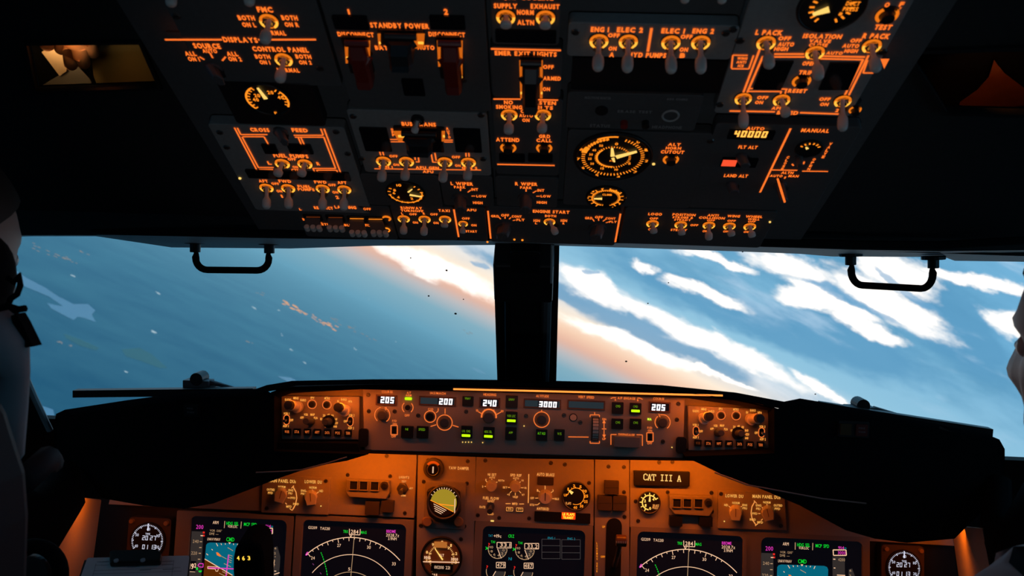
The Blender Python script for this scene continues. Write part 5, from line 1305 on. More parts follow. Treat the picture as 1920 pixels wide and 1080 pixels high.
for q in ((948, 944.4, 957.5, 944.4), (973.5, 945, 982.5, 945), (911.5, 902, 914, 904.5), (922, 898, 922, 901), (932.5, 903.5, 929.5, 905.5), (908.5, 912, 912, 912), (966.6, 899, 966.6, 902), (976, 903, 973.5, 906), (952.5, 914, 957, 914), (976.5, 914.6, 981.5, 914.6), (959.6, 920.5, 956, 924.5), (966.2, 922.5, 966.2, 929), (972.5, 920, 977, 924.5), (1003.5, 934, 1009, 934), (1003, 946.5, 1008, 946.5), (1008, 946.5, 1012, 943), (1009.5, 920, 1013, 924), (1022, 910.5, 1022, 920), (1032, 925, 1036, 921.5), (1035.5, 935, 1039.5, 935.3)): m.line(MP, *q, E_MAIN, w=1.2)
m.build('marking_lines', ctr2)
knob(ctr2, MP, 921.6, 910, 921, 914, 21, M_KNOB, 'round', lo=.012, hi=.016); knob(ctr2, MP, 966, 911, 966, 915, 21, M_KNOB, 'round', lo=.012, hi=.016)
knob(ctr2, MP, 1022.2, 931, 1022.2, 935, 27, M_KNOB, 'round', lo=.016, hi=.022, line=M_BLACK)
for x, y, s, w in ((955.6, 954, 'ENG', 13), (974.4, 955, 'SYS', 13)):
    m = MB(); c = MP.uv(x, y); sc = MP.sc(x, y)
    m.rect(MP, c[0], c[1], w*sc, 7.5*sc, 0, .003, M_BLACK, r=.001); b_ = m.build('push_button', ctr2, MP.mat(x, y))
    m = MB(); holed(m, MP, rrect(c[0], c[1], w*sc, 7.5*sc, .001), [rrect(c[0], c[1], (w-2)*sc, 5.5*sc, .0006)], .003, .0032, E_MAIN); m.text(MP, s, x, y, 8, 4.5, E_MAIN, h=.0034); m.build('caption', b_)
m = MB(); c = MP.uv(920, 948.5); m.disk(MP, c, .0065, 0, .003, M_METAL, n=16); s_ = m.build('toggle_switch', ctr2, MP.mat(920, 948.5)); m = MB(); m.tube([MP.pt(c[0], c[1], .002), MP.pt(c[0], c[1]-.006, .018)], [.0022, .0048], M_DKNOB, k=12); m.build('lever', s_)
m = MB(); window_box(m, MP, 1007.5, 894.5, 1038, 909.5, M_GREENDK); m.build('indicator_light', ctr2)
m = MB(); m.quad(MP, 1002, 961, 1107, 979.5, 0, .003, M_BLACK, r=.001); st2 = m.build('caption_strip', ctr2)
m = MB(); m.quad(MP, 1053, 961, 1079, 973.8, .003, .004, E_FLAPS, r=.0008); m.texts(MP, [('LE FLAPS', 1066, 964.3, 23, 5.4), ('TRANSIT', 1065.5, 970.6, 20.5, 5.4)], em('yellow_hot_caption', (255, 225, 60), 1.6), h=.0044); m.build('lit_caption', st2)
m = MB(); m.quad(MP, 920, 975.8, 926, 978.2, 0, .001, E_HOT); m.build('lit_slot', ctr2)
# LIGHTS toggle
m = MB(); c = MP.uv(755, 916); m.disk(MP, c, .010, 0, .0015, M_METAL, n=6); m.disk(MP, c, .0075, .0015, .004, M_METAL, n=20); s_ = m.build('toggle_switch', capt, MP.mat(755, 916)); m = MB(); m.tube([MP.pt(c[0], c[1], .003), MP.pt(c[0], c[1]-.004, .018)], [.0018, .0042], M_DKNOB, k=12); m.build('lever', s_)
# display selector panels
def dusel(right):
    S = (lambda a, b: b) if right else (lambda a, b: a)
    c = S((557, 928), (1409, 955))
    t = thing('display_selector_panel', MP.mat(*c), 'selector panel lettered MAIN PANEL DUs and LOWER DU, '+('right' if right else 'left')+' half of the main panel', 'panel')
    m = MB(); m.prism(MP, [MP.uv(*p) for p in S([(494, 890), (621, 895), (617, 965), (491, 960)], [(1345, 919), (1470, 922), (1474, 994), (1345, 990)])][::-1], .0, .004, M_PANEL); m.build('plate', t, bevel=.001)
    L1 = [('MAIN PANEL DUs', 529.5, 901.8, 51, 7), ('LOWER DU', 587.4, 903.5, 33, 6.7), ('NORM', 528.4, 912.8, 14.5, 5), ('OUTBD', 507.4, 918, 15.5, 4.8), ('PFD', 506.8, 924.2, 10, 4.8), ('ENG', 545.3, 919.2, 10, 4.8), ('PRI', 544.2, 925, 8, 4.8), ('PFD', 549.2, 933.8, 10, 4.8), ('INBD', 554.8, 945, 11.5, 4.8), ('MFD', 541.7, 949.9, 11, 5), ('NORM', 586.7, 914.2, 14.5, 5), ('ENG', 568.7, 920, 10, 4.8), ('PRI', 568, 925.8, 9, 4.8), ('ND', 602.2, 920.6, 8, 5)]
    L2 = [('MAIN PANEL DUs', 1437.2, 931.5, 53, 7), ('LOWER DU', 1377, 930, 34, 6.7), ('NORM', 1437.9, 942, 14.5, 5), ('OUTBD', 1458.8, 947.7, 17, 5), ('PFD', 1457.7, 954, 11, 4.8), ('ENG', 1422.4, 947.6, 11, 4.8), ('PRI', 1421.6, 954, 8.5, 4.8), ('PFD', 1415.3, 963, 10.5, 4.8), ('INBD', 1411.4, 974.2, 12, 5), ('MFD', 1425.2, 979.4, 11.5, 5), ('NORM', 1380, 943, 14.5, 5), ('ND', 1361.5, 947, 8, 5), ('ENG', 1396.5, 947, 10, 4.8), ('PRI', 1396.5, 953, 9, 4.8)]
    mtexts(t, MP, S(L1, L2), em('bright_panel_lettering', (255, 175, 80), .9), h=.0047, bold=.02)
    m = MB()
    T1 = [(528, 916, 528, 919.5), (514, 920, 517, 923), (539, 921, 536, 924), (539, 933.5, 543.5, 933.6), (535, 943, 537.5, 945.8), (586, 918, 586, 921), (573.5, 921, 577, 924), (597.5, 922, 594, 925), (546.5, 915.5, 551, 910.5), (543, 953.5, 547.5, 957), (547.5, 957, 552, 951)]
    T2 = [(1438, 945, 1438, 949), (1428.5, 951, 1431, 954), (1450, 951, 1447, 954), (1421.5, 963, 1426, 963.1), (1430, 973, 1427, 976), (1380, 947, 1380, 950), (1391, 949, 1388, 952), (1366.5, 949, 1370, 952), (1413.5, 938.5, 1419, 944), (1416, 986, 1421.5, 981.5)]
    for q in S(T1, T2): m.line(MP, *q, E_MAIN, w=1.2, h=.0047)
    m2 = S((549, 912, 555, 923, 556.5, 934, 554, 946, 549, 955), (1415, 941, 1410, 950, 1408.3, 962, 1410.5, 974, 1418, 985))
    for i in range(0, len(m2)-2, 2): m.line(MP, *m2[i:i+4], E_MAIN, w=1.6, h=.0047)
    m.build('marking_lines', t)
    for (b, e, a) in S((((526.4, 925), (525, 931), -12), ((583.7, 931), (582.5, 936), 8)), (((1439.7, 959), (1440.5, 965), 14), ((1379, 958), (1379.5, 965), 0))):
        knob(t, MP, *b, *e, 27, M_KNOB, 'wide', ang=a, lo=.016, hi=.024, line=mat('knob_line', (.25, .16, .08), .6), skirt=.9, tp=.06)
    for x, y in S(((611, 902), (500, 953)), ((1352, 926), (1464.5, 986))):
        m = MB(); screw(m, MP, x, y, h=.004); m.build('fastener', t)
    x, y = S((603, 948), (1357, 976.5)); m = MB(); m.disk(MP, MP.uv(x, y), .0009, .004, .005, E_HOT, n=8); m.build('lit_pin', t)
dusel(False); dusel(True)
# three-window blocks
def winblock(right, parent):
    t = parent
    P = [(652, 896), (733, 900), (734, 922), (727, 934), (657, 930), (650, 920)] if not right else [(1252, 926), (1335, 928), (1337, 951), (1328, 966), (1262, 962), (1252, 950)]
    m = MB(); m.prism(MP, [MP.uv(*p) for p in P][::-1], 0, .012, M_BEZEL, taper=.03); b = m.build('warning_block', t, MP.mat(P[0][0]+40, P[0][1]+16), bevel=.001)
    for x, y in (((663.5, 909.6), (682.3, 910.3), (702.9, 911)) if not right else ((1268.9, 942.7), (1288.4, 942.9), (1309.3, 943.3))):
        c = MP.uv(x, y, .012); sc = MP.sc(x, y, .012)
        m = MB(); holed(m, MP, rrect(c[0], c[1], 17*sc, 18*sc, 0), [rrect(c[0], c[1], 14*sc, 15*sc, 0)], .012, .015, M_BEZEL); m.rect(MP, c[0], c[1], 14.2*sc, 15.2*sc, .012, .0126, M_BLACK); m.build('dark_lens', b)
    x, y = (721, 910) if not right else (1327.8, 941.8)
    c = MP.uv(x, y, .012); m = MB(); m.disk(MP, c, .0065, .012, .014, M_SCREW, n=18); m.disk(MP, c, .0038, .014, .018, M_BLACK, n=14); m.build('test_button', b)
    for x0, y0, x1, y1 in (((684, 940, 711, 966), (714.5, 939, 737.5, 961)) if not right else ((1255.5, 968, 1280, 987), (1311.5, 969, 1336.5, 987.5))):
        m = MB(); m.quad(MP, x0, y0, x1, y1, 0, .010, M_GREENDK if not right else M_BLACK, r=.0008, taper=.03); m.build('caption_block', t)
winblock(False, capt); winblock(True, fo)

# yaw damper gauge
g = thing('yaw_damper_gauge', MP.mat(813.3, 877.8), 'small round yaw damper gauge with white bar and amber cap', 'gauge')
pl = MP; c = pl.uv(813.3, 877.8); sc = pl.sc(813, 877); r = 19.5*sc
m = MB(); m.disk(pl, c, r, 0, .008, M_SCREW, n=36, taper=.06); m.build('case', g, smooth=False)
m = MB(); m.disk(pl, c, r*.72, .008, .009, M_BLACK, n=32); m.build('face', g)
m = MB(); m.arc(pl, c, r*.35, r*.74, 35, 145, .0095, mat('amber_cap', (.80, .40, .14), .5), n=16); m.build('cap', g)
m = MB(); m.disk(pl, (c[0]+.0002, c[1]-.0012), r*.52, .0095, .0100, M_GLASS, n=28); m.ring(pl, (c[0], c[1]-.0012), r*.54, .0009, .0100, M_SCREW, n=28); m.build('glass', g)
m = MB()
for i in range(5): m.rect(pl, c[0]+.0002, c[1]+(i-2.6)*.0022, .0022, .0017, .0102, .0106, E_WHT)
m.build('pointer', g)
# standby attitude indicator
t = thing('standby_attitude_indicator', MP.mat(832, 945), 'standby attitude indicator with tilted yellow-green ball, below the yaw damper gauge', 'gauge')
m = MB(); m.quad(MP, 795.5, 903.5, 873, 992, 0, .004, M_BEZEL, r=.004); m.build('plate', t, bevel=.001)
m = MB(); m.prism(MP, [MP.uv(*p, .004) for p in ((802, 917), (812, 912), (852, 914), (863, 921), (865, 958), (855, 972), (842, 978), (820, 975), (806, 964), (802, 950))][::-1], .004, .020, M_BLACK, taper=.02); m.build('case', t, bevel=.002)
c = MP.uv(832, 942, .020); sc = MP.sc(832, 942, .020)
m = MB(); m.ring(MP, c, 30*sc, 2.4*sc, .020, M_SCREW, n=40); m.build('bezel', t, smooth=True)
R_ = 25.5*sc; ang = rad(-24)
ax, ay = math.cos(ang), math.sin(ang)
def half(r, off, side, n=24):
    a0 = math.asin(off/r)
    out = []
    for i in range(n+1):
        a = (a0+(PI-2*a0)*i/n) if side > 0 else (PI-a0+(PI+2*a0)*i/n)
        x, y = r*math.cos(a), r*math.sin(a)
        out.append((c[0]+x*ax-y*ay-.000, c[1]+x*ay+y*ax))
    return out
m = MB(); m.poly(MP, half(R_*.96, -R_*.28, 1), .0206, em('standby_sky', (176, 150, 42), .8)); m.build('sky_half', t)
m = MB(); m.poly(MP, half(R_*.96, -R_*.28, -1), .0206, mat('standby_ground', (.03, .02, .015), .6)); m.build('ground_half', t)
m = MB()
for i in range(4):
    y = -R_*(.42+.13*i); w = R_*(.62-.1*i)
    m.seg(MP, (c[0]-w*ax-y*ay, c[1]-w*ay+y*ax), (c[0]+w*.7*ax-y*ay, c[1]+w*.7*ay+y*ax), 1.2*sc, .0210, E_WHT)
m.seg(MP, (c[0]-R_*.95*ax+R_*.28*ay, c[1]-R_*.95*ay-R_*.28*ax), (c[0]+R_*.95*ax+R_*.28*ay, c[1]+R_*.95*ay-R_*.28*ax), 1.3*sc, .0211, E_GAUGE)
for a in (-60, -45, -30, -20, -10, 0, 10, 20, 30, 45, 60):
    x, y = math.sin(rad(a)), math.cos(rad(a)); m.seg(MP, (c[0]+x*R_*.97, c[1]+y*R_*.97), (c[0]+x*R_*1.09, c[1]+y*R_*1.09), 1.3*sc, .0211, E_WHT)
m.seg(MP, (c[0]+R_*.82, c[1]+R_*.3), (c[0]+R_*.84, c[1]-R_*.75), 1.6*sc, .0211, E_WHT)
m.build('scale', t)
m = MB(); m.seg(MP, (c[0]-R_*.35, c[1]-R_*.12), (c[0]+R_*.75, c[1]-R_*.2), 1.6*sc, .0214, E_FLAPS if 0 else E_GAUGE); m.build('aircraft_symbol', t)
for x, y in ((801, 978), (859.6, 978)):
    kb = knob(t, MP, x, y, x, y+.5, 21, mat('brown_knob', (.42, .25, .12), .5), 'round', lo=.014, hi=.02)
# standby altimeter
g = dial(thing('standby_altimeter', MP.mat(828, 1045), 'round amber-lit standby altimeter with white cross line, under the attitude ball', 'gauge'), MP, 828.5, 1044, 36, face=mat('amber_lit_dial_face', (.40, .20, .07), .6), rim=1.02, h=.006, mm=em('dial_print', (255, 190, 110), .9),
  marks=[(-150, 150, 7.2, .60, .68, 1.0), (-144, 144, 36, .55, .70, 1.8)], nums=[('0', 0, .80, 4, 5), ('1', 36, .80, 3, 5), ('2', 72, .80, 4, 5), ('3', 104, .78, 4, 5), ('4', 140, .78, 4, 5), ('6', 216, .78, 4, 5), ('7', 256, .78, 4, 5), ('8', 288, .80, 4, 5), ('9', 324, .80, 4, 5)],
  needle=[(-38, -.12, .55, .07, E_HOT)], texts=[('ALT', .0, .13, 9, 4.5, E_WHT), ('1016', -.72, -.02, 12, 5, E_WHT), ('3000', .68, -.04, 13, 5, E_WHT), ('IAS', -.30, -.88, 9, 4.5, E_WHT)])
g = g.parent
m = MB(); m.line(MP, 793, 1053.2, 862, 1054.6, E_WHT, w=1.6, h=.0075); m.build('cross_line', g)
m = MB(); m.quad(MP, 814, 1016, 838, 1027, .0075, .008, em('lit_counter', (205, 120, 50), .7)); m.build('counter', g)
m = MB(); m.quad(MP, 808, 1057, 849, 1072, .0065, .0075, M_BLACK); m.text(MP, '00200 221', 829, 1064, 30, 6.5, E_WHT, h=.008, bold=.0); m.build('airspeed_drum', g)

# flap gauge, brake gauge
t = thing('flap_position_gauge', MP.mat(1079.6, 929), 'round black flap gauge with amber numerals, right of AUTO BRAKE', 'gauge')
dial(t, MP, 1079.6, 929.3, 24.5, rim=1.05, h=.006, rimm=M_SCREW, marks=[(-80, 160, 25, .62, .72, 1.2)], arcs=[(-80, 200, .60, .645)], nums=[('UP', -86, .78, 7, 4.6), ('1', -50, .80, 2.5, 5), ('2', -12, .80, 4, 5), ('5', 24, .80, 4, 5), ('10', 58, .80, 6.5, 5), ('15', 86, .80, 6.5, 5), ('25', 115, .84, 6.5, 5), ('30', 148, .84, 6.5, 5), ('40', 182, .84, 7, 5)], needle=[(-52, .34, .68, .24, E_HOT)], texts=[('FLAPS', -.56, -.55, 10, 4.6, E_MAIN)])
t = thing('brake_pressure_gauge', MP.mat(1216.7, 941), 'round brake pressure gauge with bright amber arc, under the CAT III A sign', 'gauge')
dial(t, MP, 1216.7, 941, 18.5, rim=1.08, h=.006, rimm=M_SCREW, mm=em('bright_gauge_scale', (255, 200, 90), 1.2), marks=[(-150, 60, 30, .70, .98, 1.8)], arcs=[(-175, 66, .66, .78)], nums=[('2', -72, .48, 4, 5), ('1', -128, .48, 3, 5), ('4', 48, .52, 4, 5), ('0', 172, .58, 4, 5)], needle=[(3, .10, .72, .20, E_HOT)], texts=[('BRAKE', .66, -.26, 11.5, 4.2, E_MAIN), ('PRESS', .60, -.50, 10.5, 4.2, E_MAIN)])
# CAT III A sign with slab-serif strokes
t = thing('sign_plate', MP.mat(1239.6, 896), 'black sign plate reading CAT III A in amber letters', 'sign')
m = MB(); m.prism(MP, [MP.uv(1187.5, 881.5), MP.uv(1291.8, 883.5), MP.uv(1291.5, 911), MP.uv(1187.8, 909)][::-1], 0, .008, M_BLACK); m.build('plate', t, bevel=.001)
m = MB()
c = MP.uv(1241.7, 895.7, .008); sc = MP.sc(1241, 895, .008)
cw, hh_, tk = 8.2*sc, 11.5*sc, 1.9*sc
def sl(segs, x0):
    for (ax_, ay_, bx_, by_) in segs: m.seg(MP, (x0+ax_*cw*.86, c[1]+(ay_-.5)*hh_), (x0+bx_*cw*.86, c[1]+(by_-.5)*hh_), tk if abs(ax_-bx_) < .9 or ay_ != by_ else tk*.75, .0086, em('sign_letters', (255, 200, 110), .95))
SL = {'C': [(1, .95, 1, .68), (.85, .95, .4, 1), (.45, .98, .12, .8), (.12, .85, .12, .18), (.12, .2, .45, .02), (.4, .03, .85, .06), (.82, .03, 1, .22)], 'A': [(.12, .05, .5, 1), (.5, 1, .88, .05), (.28, .33, .72, .33), (-.05, .04, .36, .04), (.64, .04, 1.05, .04)], 'T': [(0, .96, 1, .96), (0, 1, 0, .68), (1, 1, 1, .68), (.5, 1, .5, 0), (.25, .04, .75, .04)], 'I': [(.5, 1, .5, 0), (.12, .96, .88, .96), (.12, .04, .88, .04)]}
x = c[0]-35.5*sc
for ch in 'CAT III A':
    if ch != ' ': sl(SL[ch], x)
    x += 7.95*sc
m.build('lettering', t)

# landing gear column
t = mpanel('centre_switch_column', 'narrow orange-lit landing gear column with lever slot, lettered LANDING GEAR', [(1115.5, 860), (1180, 862), (1180.5, YB), (1114, YB)],
  [('UP', 1131.8, 987.8, 6.5, 4.6), ('OFF', 1130.4, 1044, 9, 4.6)]+[(ch, 1119.4, 1018.5+i*4.9, 3.2, 4.3) for i, ch in enumerate('LANDING') if ch != ' ']+[(ch, 1119.4, 1056.5+i*4.9, 3.2, 4.3) for i, ch in enumerate('GEAR')], screws=[(1141, 875), (1170, 876), (1171, 969), (1170, 923)], tm=em('gear_lettering', (255, 140, 30), .95))
for x0, y0, x1, y1 in ((1133.7, 902, 1161, 927.5), (1120.5, 930, 1147.5, 957.5), (1149, 930, 1175.5, 958)):
    m = MB(); m.quad(MP, x0, y0, x1, y1, 0, .010, M_GREENDK, r=.0008, taper=.04)
    m.line(MP, x0+1, (y0+y1)/2, x1-1, (y0+y1)/2, M_BLACK, w=.8, h=.0102); m.build('indicator_light', t)
m = MB(); cc = MP.uv(1151.5, 986); w_ = 14.5*MP.sc(1151, 986); vb_ = MP.uv(1150, YB-20)[1]
m.prism(MP, [(cc[0]-w_, vb_), (cc[0]+w_, vb_)]+[(cc[0]+w_*math.cos(rad(a)), cc[1]+w_*math.sin(rad(a))) for a in range(0, 181, 15)], 0, .0012, M_BLACK); m.build('slot', t)
ge = thing('landing_gear_lever', MP.mat(1163, 1015), 'brown wheel-shaped landing gear lever knob in the black slot', 'lever')
m = MB(); a, b = MP.at(1152, 1062, .003), MP.at(1163, 1016, .045); m.tube([a, MP.at(1158, 1040, .03), b], [.004, .004, .004], M_SCREW, k=10); m.build('shaft', ge)
m = MB(); cc = MP.uv(1164.4, 1013, .045); s2 = MP.sc(1164, 1013, .045)
m.tube([MP.pt(cc[0]-.0085, cc[1], .048), MP.pt(cc[0]+.0085, cc[1], .048)], 11*s2, mat('brown_translucent_knob', (.17, .08, .04), .3), k=24); m.build('wheel_knob', ge, bevel=.002)
m = MB()
for i in range(-3, 4): m.seg(MP, (cc[0]+i*.0028, cc[1]+.0015), (cc[0]+i*.0028, cc[1]-.002), .0014, .0578, M_KNOB)
m.build('grip_ridges', ge)

# side linings lit by the flood lamps
for nm, px in (('trim_side_lining_left', [(104, 930), (190, 938), (168, 1100), (60, 1100)]), ('trim_side_lining_right', [(1784, 985), (1842, 992), (1862, 1100), (1800, 1100)])):
    m = MB()
    zs = (1.02, 1.26, 1.25, .98) if 'left' in nm else (1.28, 1.05, .99, 1.26)
    p = [onY(x, y, Y) for (x, y), Y in zip(px, zs)]
    q = [v+Vector(((-.004 if 'left' in nm else .004), .004, 0)) for v in p]
    m.add(p+q, [(0, 1, 2, 3), (7, 6, 5, 4), (0, 4, 5, 1), (1, 5, 6, 2), (2, 6, 7, 3), (3, 7, 4, 0)], M_PANEL); struct(nm, m)
# ================================================================== display units
class Sh:                                        # the panel plane with pixel coordinates moved to a twin instrument
    def __init__(s, pl, a, b):                   # what is at pixel a is built at pixel b
        s.pl = pl
        u0, u1 = pl.uv(*a), pl.uv(*b)
        s.du, s.dv = u1[0]-u0[0], u1[1]-u0[1]
    def uv(s, px, py, h=0.0):
        u, v = s.pl.uv(px, py, h); return (u+s.du, v+s.dv)
    def pt(s, u, v, h=0.0): return s.pl.pt(u, v, h)
    def at(s, px, py, h=0.0): return s.pl.pt(*s.uv(px, py, h), h)
    def sc(s, px, py, h=0.0): return s.pl.sc(px, py, h)
    def scv(s, px, py, h=0.0): return s.pl.scv(px, py, h)
    def mat(s, px, py, h=0.0):
        p = s.at(px, py, h); m = s.pl.mat(px, py, h).copy(); m.translation = p; return m
HS = -.004                                       # screens sit a little behind the bezel face
def display(pl, label, ox0, ox1, oy0, sx0, sx1, sy0, fill):
    # ox*, oy0: outer bezel edges at its top row; sx*, sy0: opening
    t = thing('display_unit', pl.mat((ox0+ox1)/2, oy0+100), label, 'screen')
    a, b = pl.uv(ox0, oy0+6), pl.uv(ox1, oy0+6)
    H_ = (b[0]-a[0])*.985
    top = pl.uv((ox0+ox1)/2, oy0)[1]
    o_ = rrect((a[0]+b[0])/2, top-H_/2, b[0]-a[0]-.0015, H_, .002)
    c, d = pl.uv(sx0, sy0+30), pl.uv(sx1, sy0+30)
    st_ = pl.uv((sx0+sx1)/2, sy0)[1]
    w = d[0]-c[0]; hh = w
    i_ = rrect((c[0]+d[0])/2, st_-hh/2, w, hh, .010)
    m = MB(); holed(m, pl, o_, [i_], -.02, .001, M_BEZEL); m.build('bezel', t)
    m = MB(); m.rect(pl, (c[0]+d[0])/2, st_-hh/2, w+.004, hh+.004, HS-.008, HS-.001, M_SCREEN); sc_ = m.build('screen', t)
    m = MB(); fill(m, pl)
    m.build('symbols', sc_)
    return t
def T(m, pl, lst, mt, bold=.0):
    for s, x, y, w, hh in lst:
        u, v = pl.uv(x, y, HS); m.glyphs(pl, s, u, v, w*pl.sc(x, y), hh*pl.scv(x, y)*.9, mt, HS, bold)
def Ln(m, pl, lst, mt, w=1.3, h=HS): 
    for q in lst:
        a, b = pl.uv(q[0], q[1], h), pl.uv(q[2], q[3], h); m.seg(pl, a, b, w*pl.sc(q[0], q[1]), h, mt)
def box(m, pl, x0, y0, x1, y1, mt, w=1.3): Ln(m, pl, [(x0, y0, x1, y0), (x0, y1, x1, y1), (x0, y0, x0, y1), (x1, y0, x1, y1)], mt, w)
def Py(m, pl, pts, mt, dh=0): m.poly(pl, [pl.uv(x, y, HS) for x, y in pts], HS+dh, mt)
def pfd(m, pl):
    T(m, pl, [('ARM', 404.3, 979.7, 10.6, 6.4), ('VOR/LOC', 436, 987.2, 18, 5.4), ('LNAV/VNAV', 400.8, 1011, 24, 5.6)], E_WHT)
    T(m, pl, [('VOR /205°', 404.7, 995, 22.7, 4.8), ('DME ---', 401, 1001, 17, 4.8), ('240', 367, 1015, 11, 6.5), ('220', 364, 1037, 11, 6.5), ('4200', 502, 1008.4, 12, 6), ('3800', 497, 1076, 11, 5)], E_WHD)
    T(m, pl, [('HDG SEL', 435.9, 981.6, 23, 6.8), ('MCP SPD', 469.2, 983.3, 24, 6.8), ('CMD', 431.8, 1011.4, 15, 8.2)], E_G, .01)
    T(m, pl, [('200', 374.5, 988, 13.5, 8.5), ('914', 502.5, 986.7, 10.5, 6), ('3000', 503, 995.8, 14, 6.6)], E_MG)
    T(m, pl, [('m', 510, 987.5, 3.5, 4)], E_CY)
    Ln(m, pl, [(421.4, 977, 420.4, 990), (452.6, 978, 451.4, 991)], E_WHD, 1.3)
    box(m, pl, 488, 990.5, 511, 1000.5, E_WHT, 1.6)
    Py(m, pl, [(359.5, 996), (381, 997), (377, 1084), (353, 1083)], E_TAPE, -.0002)
    Ln(m, pl, [(374.5, 1015.6, 379, 1015.7), (373.5, 1026.6, 378, 1026.7), (372.5, 1037.4, 376.8, 1037.5), (371, 1048.5, 375.5, 1048.6)], E_WHD, 1.5)
    Ln(m, pl, [(376, 1004.3, 381, 1004.5)], E_WHT, 1.6)
    Py(m, pl, [(380.5, 996.5), (384, 997), (383.6, 1000.5), (380.2, 1000)], E_R); Py(m, pl, [(380.5, 1002.5), (384, 1003), (383.4, 1006), (380.2, 1005.5)], E_R)
    Py(m, pl, [(355, 1051.5), (368, 1052), (366.5, 1072), (352.5, 1071)], M_SCREEN, .0002)
    m.text(pl, '19', 359.5, 1061.5, 9, 11, E_WHT, h=HS+.0004); m.text(pl, '2', 366, 1060, 4.5, 9, E_WHT, h=HS+.0004)
    Ln(m, pl, [(352, 1071.3, 366, 1072)], E_WHT, 1.5)
    Ln(m, pl, [(371, 1060, 374, 1056.6), (374, 1056.6, 381, 1057), (381, 1057, 380.5, 1063.5), (380.5, 1063.5, 374, 1063), (374, 1063, 371, 1060)], E_MG, 1.4)
    Py(m, pl, [(367, 1065), (371, 1063.5), (371, 1069), (368, 1068)], E_G); Py(m, pl, [(372, 1070), (378.5, 1069.5), (377.5, 1073), (373, 1073)], E_G)
    # attitude: blue above, brown below, tilted about 30 degrees
    sky_ = [(386.5, 1022), (389, 1018.6), (394, 1017.2), (470, 1019.6), (475, 1021.5), (477, 1026), (471, 1098), (428, 1074.5), (384, 1048.5)]
    Py(m, pl, sky_, E_TEAL, 0); Py(m, pl, [(384, 1048.5), (428, 1074.5), (471, 1098), (470, 1112), (379, 1110)], E_BRN, 0)
    L = lambda q, mt, w=1.3: [m.seg(pl, pl.uv(a, b, HS), pl.uv(c_, d, HS), w*pl.sc(a, b), HS+.0004, mt) for a, b, c_, d in q]
    L([(384, 1048, 436, 1078.5)], E_WHT, 1.4)
    L([(405.6, 1018.3, 408.6, 1024), (414.5, 1018.8, 415.6, 1021.6), (422.5, 1018.5, 422.8, 1021), (438, 1018.8, 438, 1021.5), (387, 1038, 390.5, 1040.8), (397, 1029.5, 399, 1031.5), (446, 1019.5, 445, 1022), (454, 1020, 451.5, 1025)], E_WHT, 1.2)
    m.poly(pl, [pl.uv(*p, HS) for p in ((428.2, 1016.8), (430.6, 1020.5), (433, 1017))], HS+.0004, E_WHT)
    L([(427, 1026.5, 437, 1032.5), (428, 1040, 436, 1042.5), (430, 1044.5, 435, 1047), (429.5, 1049, 434.5, 1051.5), (429, 1053, 434, 1055), (420, 1056.5, 433, 1062.5), (417, 1071.5, 427, 1076.5), (411, 1074.5, 424, 1081)], E_WHD, 1.1)
    L([(412, 1041, 425, 1048)], E_WHD, 1.0)
    m.poly(pl, [pl.uv(*p, HS) for p in ((405.3, 1035.5), (409, 1035.8), (415, 1041.8), (413.5, 1043.8), (407, 1041))], HS+.0004, mat('flight_path_symbol', (.02, .02, .02), .6, emit=lin(255, 130, 50), es=.9))
    L([(428.8, 1040, 423.5, 1084), (390, 1064.5, 444, 1066.8)], E_MG, 2.0)
    L([(389.5, 1062, 410.5, 1063), (389.5, 1066, 404, 1066.8), (389.5, 1062, 389.5, 1066), (404, 1066.8, 405, 1071), (405, 1071, 408.4, 1071), (408.4, 1071, 410.5, 1063)], E_WHT, 1.1)
    # altitude tape
    Py(m, pl, [(486, 1002.5), (508, 1003.5), (503.5, 1086), (482, 1085)], E_TAPE, -.0002)
    Ln(m, pl, [(487, 1007.3, 491, 1007.5), (487, 1023.3, 490, 1023.5), (492, 1036.3, 506.5, 1037), (492, 1046, 505.5, 1046.6)], E_WHT, 1.5)
    T(m, pl, [('4000', 498, 1041.5, 11, 5.5)], E_WHT)
    Py(m, pl, [(492.8, 1054), (512.6, 1055), (510.5, 1079), (490, 1078)], M_SCREEN, .0003)
    m.text(pl, '1168', 500.5, 1058.3, 12, 6, E_WHT, h=HS+.0006); m.text(pl, 'm', 509.5, 1058.5, 3.6, 4.4, E_CY, h=HS+.0006)
    for q in ((494.5, 1054, 512.6, 1055), (512.6, 1055, 510.4, 1079), (493.5, 1062.6, 512, 1063.4), (490.5, 1077.5, 510.4, 1079)): m.seg(pl, pl.uv(q[0], q[1]), pl.uv(q[2], q[3]), 1.3*pl.sc(q[0], q[1]), HS+.0006, E_WHT)
    m.text(pl, '38', 498, 1070, 9, 7.5, E_WHT, h=HS+.0006); m.text(pl, '40', 506.3, 1067, 6.5, 6, E_WHT, h=HS+.0006); m.text(pl, '20', 505.3, 1074.3, 6.5, 6, E_WHT, h=HS+.0006)
    Py(m, pl, [(513.5, 1026), (520, 1024.5), (525.5, 1044), (524.5, 1062), (519, 1100), (509, 1100), (512, 1048)], E_TAPE, -.0002)
    T(m, pl, [('6', 516.5, 1028, 3.4, 4.4), ('2', 515.5, 1037.5, 3.4, 4.4), ('1', 514.5, 1051.5, 2, 4.4)], E_WHD)
    Ln(m, pl, [(514, 1070.7, 518, 1070.9), (514, 1077, 524, 1073.8)], E_WHT, 1.4); Ln(m, pl, [(515, 1044, 517, 1044), (514, 1059, 516, 1059)], E_WHD, 1.1)
